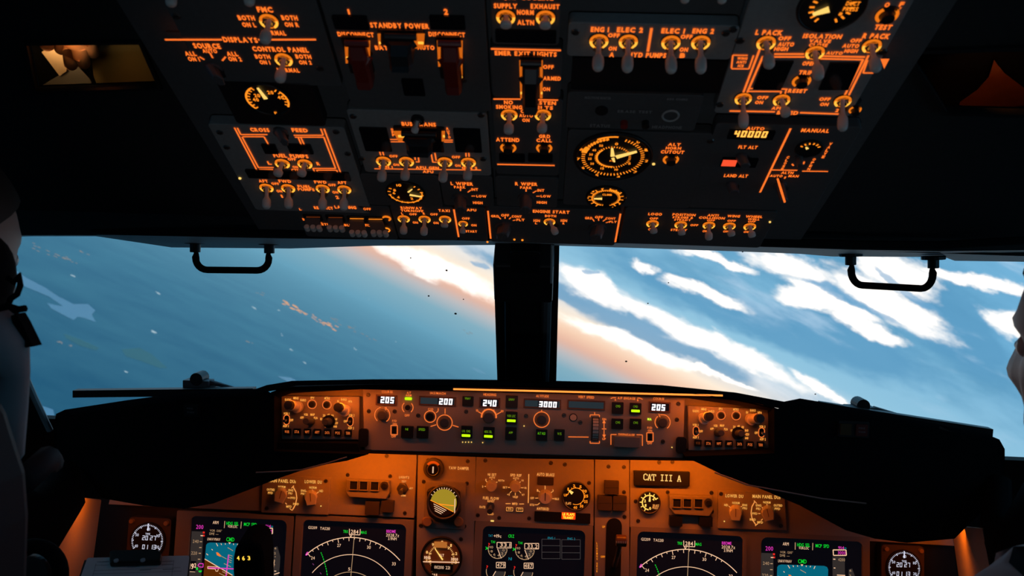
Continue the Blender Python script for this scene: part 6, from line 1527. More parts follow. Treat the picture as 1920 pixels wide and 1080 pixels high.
def nd(right):
    def f(m, pl):
        T(m, pl, [('GS209', 586.2, 989.3, 16.5, 5.8), ('TAS210', 609.3, 991, 18.5, 5.8)], E_WHT)
        T(m, pl, [('TRK', 648.2, 996.6, 9.5, 5.8), ('MAG', 682, 998.3, 10.5, 5.8)], E_G, .01)
        T(m, pl, [('284', 664.9, 997.1, 14, 8.4)], E_WHT, .01); T(m, pl, [('BBDME', 733.3, 996.3, 17.5, 6)], E_MG, .01)
        T(m, pl, [('2028.7z', 736, 1003.6, 24.5, 6.4), ('3.9NM', 735.6, 1010.1, 16, 6)], E_WHT)
        Ln(m, pl, [(655.2, 991.5, 655, 1002.2), (655, 1002.2, 674.9, 1003), (674.9, 1003, 675.5, 992)], E_WHT, 1.2)
        Ln(m, pl, [(655.6, 1002.4, 657.6, 1007.2), (657.6, 1007.2, 659.9, 1002.6)], E_WHT, 1.1)
        Ln(m, pl, [(664.4, 1003, 657.6, 1084)], E_WHD, 1.0)
        def circ(p0, p1, p2):
            (ax, ay), (bx, by), (cx_, cy_) = p0, p1, p2
            d = 2*(ax*(by-cy_)+bx*(cy_-ay)+cx_*(ay-by))
            ux = ((ax*ax+ay*ay)*(by-cy_)+(bx*bx+by*by)*(cy_-ay)+(cx_*cx_+cy_*cy_)*(ay-by))/d
            uy = ((ax*ax+ay*ay)*(cx_-bx)+(bx*bx+by*by)*(ax-cx_)+(cx_*cx_+cy_*cy_)*(bx-ax))/d
            return (ux, uy), math.hypot(ax-ux, ay-uy)
        U = lambda x, y: pl.uv(x, y, HS)
        c, r = circ(U(574, 1040.5), U(662.6, 1007.8), U(749.8, 1050.8))
        an = lambda p: math.degrees(math.atan2(p[1]-c[1], p[0]-c[0]))
        a0, a1 = an(U(749.8, 1050.8)), an(U(574, 1040.5))
        sc = pl.sc(660, 1020); w = .7*sc
        m.arc(pl, c, r-w, r+w, a0, a1, HS, E_WHT, n=48)
        at = an(U(634, 1013)); st_ = (at-an(U(695.3, 1014.8)))/6
        for k in range(-9, 8):
            a = at+k*st_
            if a0-.5 <= a <= a1+.5:
                L = (8 if k % 6 == 0 else (6.5 if k % 2 == 0 else 3.5))*sc
                q = rad(a); m.seg(pl, (c[0]+r*math.cos(q), c[1]+r*math.sin(q)), (c[0]+(r-L)*math.cos(q), c[1]+(r-L)*math.sin(q)), 1.1*sc, HS, E_WHT)
        for s, k in (('24', 6), ('27', 0), ('30', -6), ('33', -12)):
            q = rad(max(a0+1.5, min(a1-3, at+k*st_))); rr = r-12.5*sc
            m.glyphs(pl, s, c[0]+rr*math.cos(q), c[1]+rr*math.sin(q), 7*sc, 5.6*sc, E_WHT, HS, .0)
        for (p, q_) in (((661.4, 1040), 92), ((659, 1072.6), 60)):
            rr = math.hypot(U(*p)[0]-c[0], U(*p)[1]-c[1])
            m.arc(pl, c, rr-w*.8, rr+w*.8, a0-8, a1+8, HS, E_WHT if q_ == 92 else E_WHD, n=48)
        T(m, pl, [('5', 654.8, 1067, 4, 6)], E_WHT)
        g = [(601.5, 1035.5), (604.5, 1042.5), (607.3, 1051), (610, 1060), (612, 1069), (613.8, 1080), (614.5, 1092)]
        for (x0, y0), (x1, y1) in zip(g, g[1:]):
            for f0 in (.05, .55): Ln(m, pl, [(x0+(x1-x0)*f0, y0+(y1-y0)*f0, x0+(x1-x0)*(f0+.32), y0+(y1-y0)*(f0+.32))], E_G, 1.3)
        Ln(m, pl, [(573, 1041, 575, 1037), (575, 1037, 576.5, 1035), (576.5, 1035, 578, 1037), (578, 1037, 576, 1040.5), (576, 1040.5, 573, 1041)], E_MG, 1.3)
        Ln(m, pl, [(586, 1056.5, 588.5, 1059.5), (600, 1073.5, 602.5, 1076.5)], mat('faint_magenta', (.02, .02, .02), .6, emit=lin(120, 60, 110), es=.8), 1.3)
    return f
def eng(m, pl):
    T(m, pl, [('TAT', 919.7, 1004.4, 8, 4.6), ('ENG 1', 1033.8, 1009, 13.5, 4.8), ('ENG 2', 1071.2, 1010.3, 14.5, 4.8), ('N1', 956.7, 1047.8, 6, 6), ('EGT', 957, 1082, 8, 6)], E_CY)
    T(m, pl, [('+19c', 932.8, 1005, 14.5, 6.8), ('33.1', 947, 1022, 19.5, 8.2), ('33.2', 998.5, 1024.2, 19.5, 8.2), ('479', 939.3, 1059.6, 14, 8), ('487', 990.8, 1061, 14.5, 8)], E_WHT)
    T(m, pl, [('CRZ', 958.6, 1005.2, 11, 6.4), ('TAI', 924.4, 1016, 7.6, 5), ('TAI', 975.6, 1018, 7.8, 5)], E_G, .01)
    for q in ((931.9, 1017, 958.6, 1027.4), (983.8, 1019, 1010, 1029.3), (930.6, 1054.4, 947.5, 1064.6), (982.6, 1055.8, 999.5, 1065.8)): box(m, pl, *q, E_WHT, 1.1)
    sc = pl.sc(940, 1030)
    for i, (x, y) in enumerate(((933, 1029), (984, 1031), (929.5, 1071), (981, 1072.5))):
        c = pl.uv(x, y, HS); r = 17.8*sc
        m.arc(pl, c, r-.6*sc, r+.6*sc, 170, 360, HS, E_WHD, n=30)
        if i < 2:
            for k, a in enumerate((170, 198, 226, 254, 282, 310, 338, 360)):
                q = rad(a); m.seg(pl, (c[0]+r*math.cos(q), c[1]+r*math.sin(q)), (c[0]+r*.86*math.cos(q), c[1]+r*.86*math.sin(q)), .8*sc, HS, E_WHD)
            for s, a, rr in (('10', 168, .66), ('8', 205, .68), ('6', 242, .68), ('4', 280, .68), ('2', 318, .68), ('0', 350, .64)):
                q = rad(a); m.glyphs(pl, s, c[0]+r*rr*math.cos(q), c[1]+r*rr*math.sin(q), 4*sc if len(s) < 2 else 6*sc, 4.2*sc, E_WHD, HS, 0)
        a = rad(-66 if i < 2 else -118)
        pts = [c]+[(c[0]+r*.93*math.cos(a+(0-a)*k/8), c[1]+r*.93*math.sin(a+(0-a)*k/8)) for k in range(9)]
        m.poly(pl, pts, HS-.0002, E_TAPE)
        m.seg(pl, c, (c[0]+r*1.05*math.cos(a), c[1]+r*1.05*math.sin(a)), 1.2*sc, HS+.0002, E_WHT)
        q = rad(152); m.seg(pl, (c[0]+r*.95*math.cos(q), c[1]+r*.95*math.sin(q)), (c[0]+r*1.12*math.cos(q), c[1]+r*1.12*math.sin(q)), 1.4*sc, HS, E_R)
        m.arc(pl, c, r-.6*sc, r+.6*sc, 150, 166, HS, E_R, n=4)
        if i < 2:
            g = (c[0]-r*1.05, c[1]); m.seg(pl, (g[0]-4*sc, g[1]+2.5*sc), g, 1.1*sc, HS, E_G); m.seg(pl, (g[0]-4*sc, g[1]-2.5*sc), g, 1.1*sc, HS, E_G); m.seg(pl, (g[0]-3*sc, g[1]), (g[0]+2*sc, g[1]), 1.1*sc, HS, E_G)
    E_TB = em('screen_table_grey', (62, 58, 58), .9)
    for x0, x1, y in ((1016, 1050.4, 1011), (1053.3, 1088, 1012)):
        box(m, pl, x0, y, x1, y+36.5, E_TB, 1.0)
        Ln(m, pl, [(x0, y+12, x1, y+12.3), (x0, y+24.3, x1, y+24.6)], E_TB, 1.0)
display(MP, 'left outer flight screen with teal and brown horizon, speed tape 240 and 220', 331, 552, 962, 355.6, 537, 971, pfd)
display(MP, 'left map screen with white compass arc and vertical track line', 553.5, 777, 970, 566, 761, 978.5, nd(False))
display(MP, 'centre engine screen with 33.1 and 33.2 dials', 890, 1113, 981, 904, 1097, 990, eng)
display(Sh(MP, (664.9, 997.1), (1294, 1019.3)), 'right map screen with white compass arc beside the gear lever', 556.5, 777, 970, 568, 761, 978.5, nd(True))
display(Sh(MP, (404.3, 979.7), (1476.6, 1020)), 'right outer flight screen with teal horizon beneath green CMD', 331, 552, 962, 355.6, 537, 971, pfd)
# lower frames around the outer screens
# clocks
def clock(x, y, label, z):
    pl = MP
    t = thing('clock', pl.mat(x, y), label, 'clock')
    c = pl.uv(x, y); sc = pl.sc(x, y); r = 29.5*sc
    m = MB(); m.rect(pl, c[0], c[1], r*2.7, r*2.75, -.02, 0, mat('brown_dark_plate', (.10, .07, .055), .6), r=.006); m.build('plate', t)
    m = MB(); m.disk(pl, c, r*1.12, 0, .004, M_BLACK, n=40); m.build('case', t)
    m = MB()
    for i in range(60):
        a = rad(i*6); L = .14 if i % 5 == 0 else .09
        if 35 < i < 40 and z: continue
        m.seg(pl, (c[0]+math.sin(a)*r, c[1]+math.cos(a)*r), (c[0]+math.sin(a)*r*(1-L), c[1]+math.cos(a)*r*(1-L)), (1.5 if i % 5 == 0 else 1.0)*sc, .0046, E_CLK)
    for s, a in (('60', 2), ('10', 62), ('20', 118), ('30', 180), ('40', 242), ('50', 298)): m.glyphs(pl, s, c[0]+math.sin(rad(a))*r*.76, c[1]+math.cos(rad(a))*r*.72, 6*sc, 5*sc, E_CLK, .0046, 0)
    m.glyphs(pl, 'TIME', c[0], c[1]+r*.42, 9*sc, 3.6*sc, E_CLK, .0046, 0)
    m.build('scale', t)
    m = MB(); m.seg7(pl, '20', x-6.5, y-4.5, 10.5, 8.5, E_CLK, h=.0048, slant=.05, tk=.16); m.seg7(pl, '27', x+8.2, y-4.2, 10.5, 8.5, E_CLK, h=.0048, slant=.05, tk=.16)
    m.disk(pl, pl.uv(x+.6, y-5.5), .7*sc, .0046, .0049, E_CLK, n=8); m.disk(pl, pl.uv(x+.6, y-2), .7*sc, .0046, .0049, E_CLK, n=8)
    m.seg7(pl, '01', x-6.5, y+12.5, 10.5, 8.5, E_CLK, h=.0048, slant=.05, tk=.16); m.seg7(pl, '13', x+8.2, y+12.8, 10.5, 8.5, E_CLK, h=.0048, slant=.05, tk=.16); m.build('digits', t)
    m = MB(); m.seg(pl, (c[0], c[1]+r*.62), (c[0], c[1]+r*1.06), 2.2*sc, .005, E_CLK); m.build('second_hand', t)
    for dx, dy in ((-1.1, 1.15), (1.1, 1.12), (1.15, -1.1)):
        m = MB(); m.disk(pl, (c[0]+dx*r, c[1]+dy*r), 4*sc, 0, .006, mat('brown_knob'), n=16); m.build('set_button', t)
clock(278.5, 1013, 'round white-lit clock reading 20:27 just above the clipboard', True)
clock(1693, 1063.5, 'round white-lit clock reading 20:27 at the lower right of the panels', False)

# ================================================================== yoke hub with amber number wheels
def yoke():
    D_ = .98
    P_ = Pl(464, 1046, D_, tilt=-12)
    t = thing('control_yoke', P_.mat(464, 1060), 'black control yoke hub with amber numbers 463 in front of the left screens', 'yoke')
    def cpt(x, y, h): return P_.at(x, y, h)
    out = [(437, 1100), (434.5, 1072), (435, 1050), (438.5, 1033), (444, 1023), (452, 1018.5), (466, 1017), (479, 1019.5), (486.5, 1028), (491, 1042), (493, 1062), (494, 1100), (490, 1190), (442, 1190)]
    m = MB(); m.prism(P_, [P_.uv(*p) for p in out][::-1], -.045, 0, M_SOFT); m.build('hub', t, bevel=.006)
    m = MB(); m.texts(P_, [('4', 446.5, 1046.3, 6, 8.5), ('6', 456.4, 1046.6, 6, 8.5), ('3', 466.7, 1046.3, 6, 8.5)], em('amber_wheel_digits', (255, 205, 70), 1.4), h=.001, bold=.02); m.build('number_wheels', t)
    m = MB(); a = P_.at(466, 1160, -.02); m.tube([a, a+Vector((0, .10, -.25)), a+Vector((0, .16, -.5))], [.03, .035, .04], M_SOFT, k=16); m.build('column', t)
    # horns curving up on both sides below the frame
    for s in (-1, 1):
        m = MB(); b = P_.at(466, 1150, -.02)
        m.tube([b, b+Vector((s*.05, -.01, -.01)), b+Vector((s*.11, -.02, -.015)), b+Vector((s*.145, -.02, .0)), b+Vector((s*.155, -.02, .012))], [.018, .016, .015, .015, .016], M_SOFT, k=12); m.build('horn', t, smooth=True)
yoke()
# clipboard with chart clipped in front of the left clock
PB = Pl(255, 1050, .93, tilt=76)
t = thing('clipboard', PB.mat(255, 1062), 'blue-white flight sheet held by a black spring clip, lower left', 'clipboard')
m = MB(); m.prism(PB, [PB.uv(*p) for p in ((158, 1049), (357, 1041), (352, 1090), (346, 1140), (120, 1150), (145, 1090))][::-1], -.006, -.001, M_BLACK); m.build('board', t)
MPAP = mat('printed_white_paper', (.86, .90, .95), .8)
m = MB(); m.prism(PB, [PB.uv(*p) for p in ((163, 1048.5), (166, 1045.8), (354, 1041.5), (355, 1044), (345, 1132), (130, 1142))][::-1], -.001, 0, MPAP); s_ = m.build('sheet', t)
m = MB(); ink = mat('grey_ink', (.22, .24, .28), .8)
for (x0, y0, x1, y1, w) in ((182, 1053.5, 205, 1052.6, 1.2), (178, 1060, 205, 1059, .8), (176, 1070, 338, 1064, .8), (303, 1052.8, 326, 1051.8, 1.3), (303, 1059, 325, 1058.2, 1.3), (262, 1069, 283, 1068, 1.6), (305, 1068, 326, 1067, 1.6), (174, 1076, 340, 1071, .8), (238, 1063, 262, 1062, 1.1), (326, 1050, 322, 1080, .6), (180, 1057, 173, 1084, .6)):
    m.line(PB, x0, y0, x1, y1, ink, w=w, h=.0005)
m.build('print', s_)
m = MB(); m.prism(PB, [PB.uv(*p) for p in ((206.5, 1043), (212, 1040), (290, 1038.5), (300, 1040), (304, 1048), (302, 1061), (207, 1064))][::-1], 0, .007, M_BLACK); cl = m.build('clip', t, bevel=.003)
for x, y in ((218, 1048.5), (268, 1047.5)):
    m = MB(); m.disk(PB, PB.uv(x, y+4, .007), .0026, .007, .009, mat('bright_rivet', (.6, .65, .7), .35, metal=.6), n=14); m.build('rivet', cl)
# tiller wheel at the far left corner
PT = Pl(60, 1060, .85, tilt=10)
t = thing('steering_tiller', PT.mat(60, 1060), 'dark round steering tiller in the lower left corner', 'lever')
c = PT.uv(62, 1078)
m = MB(); m.ring(PT, c, .030, .008, .0, M_SOFT, n=30, k=10); m.build('rim', t, smooth=True)
m = MB(); m.disk(PT, c, .022, -.02, .006, M_DKNOB, n=24, taper=.1); m.build('hub', t)

# dark side console with rounded lip, lower left and lower right
m = MB(); m.tube([onY(-60, 990, .95), onY(60, 990, 1.0), onY(110, 935, 1.08), onY(122, 880, 1.12)], [.07, .05, .035, .02], M_SOFT, k=12); m.build; struct('trim_console_left', m, smooth=True)
m = MB(); m.tube([onY(1990, 1000, .98), onY(1900, 1040, 1.0), onY(1868, 985, 1.08), onY(1872, 900, 1.12)], [.07, .035, .02, .016], M_SOFT, k=12); struct('trim_console_right', m, smooth=True)
# ================================================================== eyebrow window reflections, built as objects in added closed recesses
def niche(px, d=.085):
    m = MB()
    uvs = [OH.uv(x, y, CH) for x, y in px]
    cu = sum(u for u, v in uvs)/4; cv = sum(v for u, v in uvs)/4
    k = 4; h0, h1 = CH-.006, CH-d
    far_ = [OH.uv(x, y, h1) for x, y in px]; cu = sum(u for u, v in far_)/4; cv = sum(v for u, v in far_)/4
    big = [(cu+(u-cu)*1.2, cv+(v-cv)*1.5) for u, v in far_]
    a = [OH.pt(u, v, h0) for u, v in uvs]; b = [OH.pt(u, v, h1) for u, v in big]
    m.add(a+b, [(i, (i+1) % k, k+(i+1) % k, k+i) for i in range(k)]+[(4, 5, 6, 7)], M_BLACK)
    return m
struct('trim_3', niche(EB_L)); struct('trim_4', niche(EB_R))  # made-up recesses that hold the reflected things
for nm, px in (('window_3', EB_L), ('window_4', EB_R)):
    m = MB(); m.prism(OH, [OH.uv(x, y, CH) for x, y in px][::-1], CH-.004, CH-.002, M_PANE); struct(nm, m)
HP = CH-.075
def sheet(name, pts, mt, label, h, cat='paper', curl=0):
    m = MB(); m.prism(OH, [OH.uv(x, y, h) for x, y in pts][::-1], h-.0008, h, mt)
    o = m.build(name, None); return tag(o, label, cat)
sheet('paper', [(168, 74), (262, 70), (300, 162), (178, 168)], mat('olive_dark_sheet', (.34, .26, .10), .85), 'dim olive sheet reflected in the upper left eyebrow window', HP)
sheet('paper', [(60, 172), (144, 122), (172, 152), (168, 168)], mat('grey_sheet', (.30, .29, .27), .85), 'dim grey sheet corner below the reflected writing hand, upper left', HP+.004)
sheet('paper', [(78, 98), (100, 82), (130, 84), (124, 134), (112, 143)], mat('cream_sheet', (.85, .66, .42), .85), 'brightly lit cream sheet under the reflected fingers, upper left eyebrow window', HP+.008)
sheet('paper', [(1797, 205), (1800, 192), (1832, 170), (1854, 145), (1864, 113), (1884, 138), (1922, 167), (1990, 175), (1990, 204)], mat('reflected_panel_brown', (.42, .12, .03), .85, vary=.3, bscale=60), 'dull red-brown lit panel corner reflected in the upper right eyebrow window', HP)  # stands in for the orange-lit panel mirrored in the pane
m = MB(); m.line(OH, 1884, 203, 1990, 190, M_BLACK, w=2.5, h=HP+.001); o = m.build('pencil', None); tag(o, 'dark thin pencil on the reflected red-brown panel corner, upper right', 'pencil')
for (px, py, tx, ty, e, col_) in ((88, 122, 108, 104, .012, (1, .55, .22)), (112, 92, 130, 100, .012, (1, .42, .10)), (150, 100, 225, 128, .008, (1, .62, .25)), (1880, 140, 1880, 180, .014, (1, .30, .05))):  # spots added to light the built reflections, no lamps of the cockpit
    l = bpy.data.lights.new('reflection_fill_spot', 'SPOT'); l.energy = e*4; l.color = col_; l.spot_size = rad(100); l.spot_blend = .6; l.shadow_soft_size = .008
    o = bpy.data.objects.new('reflection_fill_spot', l); C.objects.link(o); o.location = OH.at(px, py, CH-(.040 if px < 90 else .012))
    o.rotation_euler = (OH.at(tx, ty, HP)-Vector(o.location)).to_track_quat('-Z', 'Y').to_euler()
# skin-modifier bodies
def skin_obj(name, parent, verts, edges, radii, mt, M=None, sub=2, smooth=True, root=0):
    me = bpy.data.meshes.new(name)
    M = M or (WM[parent.name] if parent is not None else Matrix.Translation(Vector(verts[root])))
    I = M.inverted()
    me.from_pydata([I @ Vector(v) for v in verts], edges, [])
    o = bpy.data.objects.new(name, me)
    link(o, parent, M)
    o.modifiers.new('skin', 'SKIN').use_smooth_shade = smooth
    sv = me.skin_vertices[0].data if me.skin_vertices else None
    if sv is None:
        bm = bmesh.new(); bm.from_mesh(me); bm.verts.layers.skin.verify(); bm.to_mesh(me); bm.free()
        sv = me.skin_vertices[0].data
    for i, r in enumerate(radii): sv[i].radius = (r, r) if not isinstance(r, tuple) else r; sv[i].use_root = (i == root)
    s = o.modifiers.new('sub', 'SUBSURF'); s.levels = sub; s.render_levels = sub
    me.materials.append(mt)
    return o
def skinmat(name, c):
    m = mat(name, c, .5, spec=.35); b = m.node_tree.nodes['Principled BSDF']; b.inputs['Subsurface Weight'].default_value = .15; b.inputs['Subsurface Radius'].default_value = (.01, .004, .002); return m
M_SKIN = skinmat('skin', (.58, .30, .18))
hd = thing('person', OH.mat(150, 95, HP+.02), 'reflected hand with bent fingers holding a dark pencil over lit paper, upper left', 'person')  # mirror image of a pilot's hand, modelled as an object
hv, he, hr = [], [], []
def Hh(x, y, h): return OH.at(x, y, HP+h)
def chain(pts, rs, root=None):
    b = len(hv)
    hv.extend(Hh(*p) for p in pts); hr.extend(rs)
    if root is not None: he.append((root, b))
    he.extend((b+i, b+i+1) for i in range(len(pts)-1))
    return b
palm = chain([(150, 20, .030), (146, 48, .030), (140, 66, .030)], [.017, .016, .013])
chain([(126, 72, .028), (118, 84, .024), (113, 95, .018)], [.0085, .0080, .0070], palm+2)
chain([(138, 84, .034), (134, 104, .030), (133, 124, .016)], [.0100, .0092, .0075], palm+2)
chain([(152, 84, .034), (152, 104, .030), (158, 122, .018)], [.0095, .0088, .0070], palm+2)
chain([(165, 78, .032), (170, 92, .028), (176, 102, .018)], [.0085, .0078, .0065], palm+1)
chain([(112, 60, .022), (96, 74, .016), (84, 88, .012)], [.0095, .0090, .0075], palm+1)
skin_obj('hand', hd, hv, he, hr, M_SKIN)
m = MB(); m.tube([Hh(150, 100, .022), Hh(180, 162, .006)], [.0032, .0020], M_BLACK, k=8); o = m.build('pencil', None); tag(o, 'dark pencil held by the reflected writing hand, upper left', 'pencil')

# ================================================================== the two pilots at the picture's edges
def ellip(m, c, ax, mt, n=20, k=14, rot=None):
    b = []
    for j in range(k+1):
        th = PI*j/k
        for i in range(n):
            p = Vector((math.sin(th)*math.cos(2*PI*i/n)*ax[0], math.sin(th)*math.sin(2*PI*i/n)*ax[1], math.cos(th)*ax[2]))
            if rot: p = rot @ p
            b.append(Vector(c)+p)
    m.add(b, [(j*n+i, j*n+(i+1) % n, (j+1)*n+(i+1) % n, (j+1)*n+i) for j in range(k) for i in range(n)], mt)
def head_mesh(name, parent, c, yaw, mt, s=1.0, pitch=0):
    # head sculpted from rings; face looks along +Y before turning by yaw
    R = Matrix.Rotation(yaw, 3, 'Z') @ Matrix.Rotation(pitch, 3, 'X')
    n = 40; k = 34; pts = []
    def g(x, m_, w): return math.exp(-((x-m_)/w)**2)
    for j in range(k+1):
        z = .125-.245*j/k                      # crown .125 to chin -.12
        t = (z+.12)/.245
        wx = .078*math.sqrt(max(0, 1-((z-.03)/.096)**2)) if z > .03 else .078-.030*((.03-z)/.15)**1.6
        dy = .098*math.sqrt(max(0, 1-((z-.03)/.096)**2)) if z > .03 else .098-.022*((.03-z)/.15)
        for i in range(n):
            a = 2*PI*i/n
            x = wx*math.cos(a); y = dy*math.sin(a)
            if y < 0 and z < -.03: y *= max(.35, 1-(-.03-z)*6.0)
            if y > 0:
                f = y/dy if dy > 1e-4 else 0
                xx = abs(x)
                y += .020*g(xx, 0, .016)*g(z, -.024, .018)*f**3 + .010*g(xx, 0, .012)*g(z, .0, .02)*f**3      # nose
                y += .007*g(xx, 0, .022)*g(z, -.060, .007)+.006*g(xx, 0, .020)*g(z, -.073, .007)-.004*g(xx, 0, .02)*g(z, -.0665, .003)   # lips
                y += .008*g(xx, 0, .02)*g(z, -.103, .014)                          # chin
                y -= .011*g(xx, .032, .013)*g(z, .008, .011)                       # eye sockets
                y += .005*g(xx, .030, .02)*g(z, .028, .008)                        # brow
                y += .003*g(xx, .045, .015)*g(z, -.02, .015)                       # cheek
            pts.append(Vector(c)+R @ (Vector((x, y, z))*s))
    m = MB()
    m.add(pts, [(j*n+i, j*n+(i+1) % n, (j+1)*n+(i+1) % n, (j+1)*n+i) for j in range(k) for i in range(n)]+[tuple(k*n+i for i in range(n))], mt)
    o = m.build(name, parent, smooth=True)
    for sx in (-1, 1):
        m = MB(); ellip(m, Vector(c)+R @ (Vector((sx*.032, .076, .008))*s), (.011*s,)*3, mat('eye_white', (.6, .58, .55), .3), n=12, k=8); ellip(m, Vector(c)+R @ (Vector((sx*.032, .0845, .008))*s), (.0045*s,)*3, M_BLACK, n=10, k=6); m.build('eye', parent, smooth=True)
        m = MB(); e0 = Vector(c)+R @ (Vector((sx*.080, -.008, -.005))*s)
        ellip(m, e0, (.009*s, .017*s, .031*s), mt, rot=R @ Matrix.Rotation(rad(-12), 3, 'X'), n=14, k=10); m.build('ear', parent, smooth=True)
    return o, R
def hair_cap(parent, c, R, s, mt):
    n = 32; k = 14; pts = []
    for j in range(k+1):
        for i in range(n):
            a = 2*PI*i/n
            lim = rad(88-26*math.sin(a))
            th = lim*j/k
            pts.append(Vector(c)+R @ (Vector((math.sin(th)*math.cos(a)*.085, math.sin(th)*math.sin(a)*.106, .030+math.cos(th)*.103))*s))
    m = MB(); m.add(pts, [(j*n+i, j*n+(i+1) % n, (j+1)*n+(i+1) % n, (j+1)*n+i) for j in range(k) for i in range(n)], mt)
    return m.build('hair', parent, smooth=True)
def torso(parent, c, side, shirt, skin, sh=.20, ox=0.0):
    x, y, z = c; x0_ = x; x += ox                                   # c: base of the neck
    sk_v = [(x, y, z+.10), (x, y-.005, z+.05), (x, y-.01, z-.01)]
    vs = [(x, y-.02, z-.62), (x, y-.02, z-.42), (x, y-.015, z-.22), (x, y-.01, z-.08), (x-.13, y-.01, z-.07), (x-sh, y-.01, z-.10), (x+sh*.65, y-.01, z-.07), (x+sh, y-.01, z-.10),
          (x-sh-.05, y+.06, z-.34), (x-.20, y+.16, z-.50), (x+sh+.05, y+.06, z-.34), (x+.20, y+.16, z-.50), (x0_, y-.006, z-.01)]
    es = [(0, 1), (1, 2), (2, 3), (3, 4), (4, 5), (3, 6), (6, 7), (5, 8), (8, 9), (7, 10), (10, 11), (3, 12)]
    rs = [(.17, .13), (.16, .12), (.18, .12), (.13, .10), .075, .065, .075, .065, .055, .045, .055, .045, .066]
    skin_obj('shirt', parent, vs, es, rs, shirt)
    sk = [(x0_, y+.01, z+.10), (x0_, y, z+.03), (x0_+ox*.3, y-.01, z-.04)]
    skin_obj('neck', parent, sk, [(0, 1), (1, 2)], [.056, .058, .066], skin)
    for s in (-1, 1):
        hx = x+s*.20
        hv2 = [(hx, y+.15, z-.50), (hx-s*.02, y+.22, z-.53), (hx-s*.03, y+.26, z-.54)]; r2 = [.032, .026, .030]; e2 = [(0, 1), (1, 2)]
        for q, (dx, L) in enumerate(((-.028, .065), (-.010, .078), (.010, .080), (.028, .070))):
            b = len(hv2); hv2 += [(hx-s*.03+dx, y+.30, z-.545), (hx-s*.03+dx, y+.30+L*.6, z-.56), (hx-s*.03+dx, y+.30+L, z-.58)]; r2 += [.010, .009, .0075]; e2 += [(2, b), (b, b+1), (b+1, b+2)]
        b = len(hv2); hv2 += [(hx-s*.065, y+.25, z-.545), (hx-s*.085, y+.29, z-.555)]; r2 += [.0105, .009]; e2 += [(1, b), (b, b+1)]
        skin_obj('forearm_and_hand', parent, hv2, e2, r2, skin)
def pos(px, py, Y): return onY(px, py, Y)
shirtm = mat('pale_blue_shirt', (.46, .50, .54), .85, vary=.05)
# left pilot: facing forward, seen from behind his right shoulder
hc = pos(-178, 505, .70)
p1 = thing('person', Matrix.Translation(hc), 'person with pale collar and headset seen from behind, cut off by the left edge', 'person')
_, R1 = head_mesh('head', p1, hc, rad(-12), skinmat('skin_cool', (.50, .36, .30)))
hair_cap(p1, hc, R1, 1.0, mat('dark_hair', (.03, .025, .02), .6))
torso(p1, (hc.x-.01, hc.y-.035, hc.z-.175), 1, sh=.15, ox=-.09, shirt=mat('navy_jacket', (.012, .014, .02), .8), skin=MATS['skin_cool'])
hs = thing('headset', Matrix.Translation(hc+Vector((0, 0, .1))), 'black headset with curly cable worn by the left pilot', 'headset')
m = MB()
band = [hc+R1 @ Vector((.098*math.cos(a), -.005, .03+.110*math.sin(a))) for a in [PI*i/16 for i in range(17)]]
m.tube(band, .007, M_SOFT, k=8); m.build('headband', hs, smooth=True)
for s in (-1, 1):
    m = MB(); e0 = hc+R1 @ Vector((s*.096, -.005, .0))
    ellip(m, e0, (.016, .028, .036), M_SOFT, rot=R1, n=18, k=12); m.build('ear_cup', hs, smooth=True)
m = MB(); q = [(22, 520), (34, 530), (44, 515), (46, 535), (40, 552), (28, 560), (22, 575), (30, 590), (42, 588), (24, 600), (14, 612)]
m.tube([pos(x-8, y, .66) for x, y in q], .0026, M_SOFT, k=6); m.build('cable', hs, smooth=True)
m = MB(); q = [(2, 585), (18, 578), (36, 580), (48, 578)]; m.tube([pos(x, y, .655) for x, y in q], [.006, .005, .003, .003], M_SOFT, k=6); m.build('microphone_boom', hs)
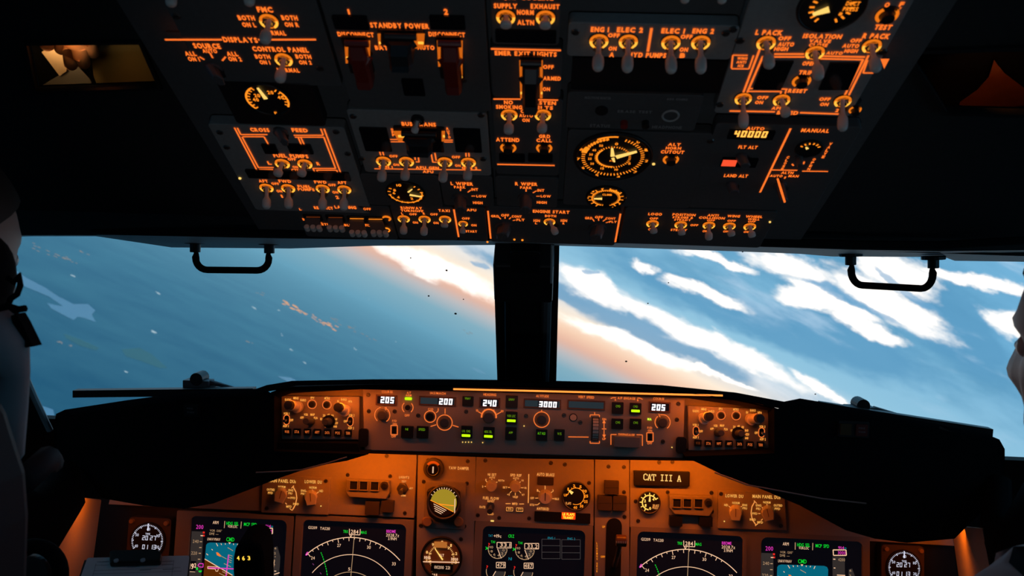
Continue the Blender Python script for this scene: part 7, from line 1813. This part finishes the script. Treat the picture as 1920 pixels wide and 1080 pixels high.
# collar tab, shoulder strap over the shirt
def strip(name, parent, px, Y, th, mt):
    m = MB(); a = [pos(x, y, Y) for x, y in px]; b = [p+Vector((0, th, 0)) for p in a]; k = len(a)
    m.add(a+b, [tuple(range(k)), tuple(range(2*k-1, k-1, -1))]+[(i, (i+1) % k, k+(i+1) % k, k+i) for i in range(k)], mt); return m.build(name, parent)
strip('oxygen_strap', p1, [(20, 592), (30, 588), (40, 605), (62, 650), (48, 652), (26, 618)], .64, .012, M_SOFT)
m = MB(); m.tube([pos(-30, 640, .64), pos(10, 668, .64), pos(26, 700, .645), pos(20, 760, .65), pos(6, 850, .66)], [.032, .022, .012, .013, .016], shirtm, k=12); m.build('collar', p1, smooth=True)
# left pilot's seat shoulder
st_ = thing('pilot_seat', Matrix.Translation(pos(-60, 900, .60)), 'dark pilot seat back at the lower left edge', 'seat')
m = MB()
q = [(-200, 720), (-20, 735), (18, 745), (34, 800), (60, 880), (66, 960), (60, 1160), (-220, 1160)]
a = [pos(x, y, .60) for x, y in q]; b = [p+Vector((0, -.10, 0)) for p in a]; k = len(a)
m.add(a+b, [tuple(range(k-1, -1, -1)), tuple(range(k, 2*k))]+[(i, (i+1) % k, k+(i+1) % k, k+i) for i in range(k)], mat('seat_leather', (.035, .038, .045), .7)); m.build('backrest', st_, bevel=.012)
m = MB(); m.tube([pos(40, 905, .66), pos(90, 860, .70), pos(98, 868, .72)], [.012, .012, .010], mat('seat_leather'), k=10); m.build('armrest', st_, smooth=True)
# right pilot: head turned to the left, profile at the right edge
hc2 = pos(2156, 690, .66)
p2 = thing('person', Matrix.Translation(hc2), 'person in a grey shirt, side of the face cut off by the right edge', 'person')
_, R2 = head_mesh('head', p2, hc2, rad(30), skinmat('skin_warm', (.46, .30, .25)), s=1.0)
hair_cap(p2, hc2, R2, 1.0, MATS['dark_hair'])
torso(p2, (hc2.x-.030, hc2.y-.03, hc2.z-.155), -1, mat('grey_shirt', (.42, .42, .44), .85), MATS['skin_warm'], sh=.175, ox=.06)
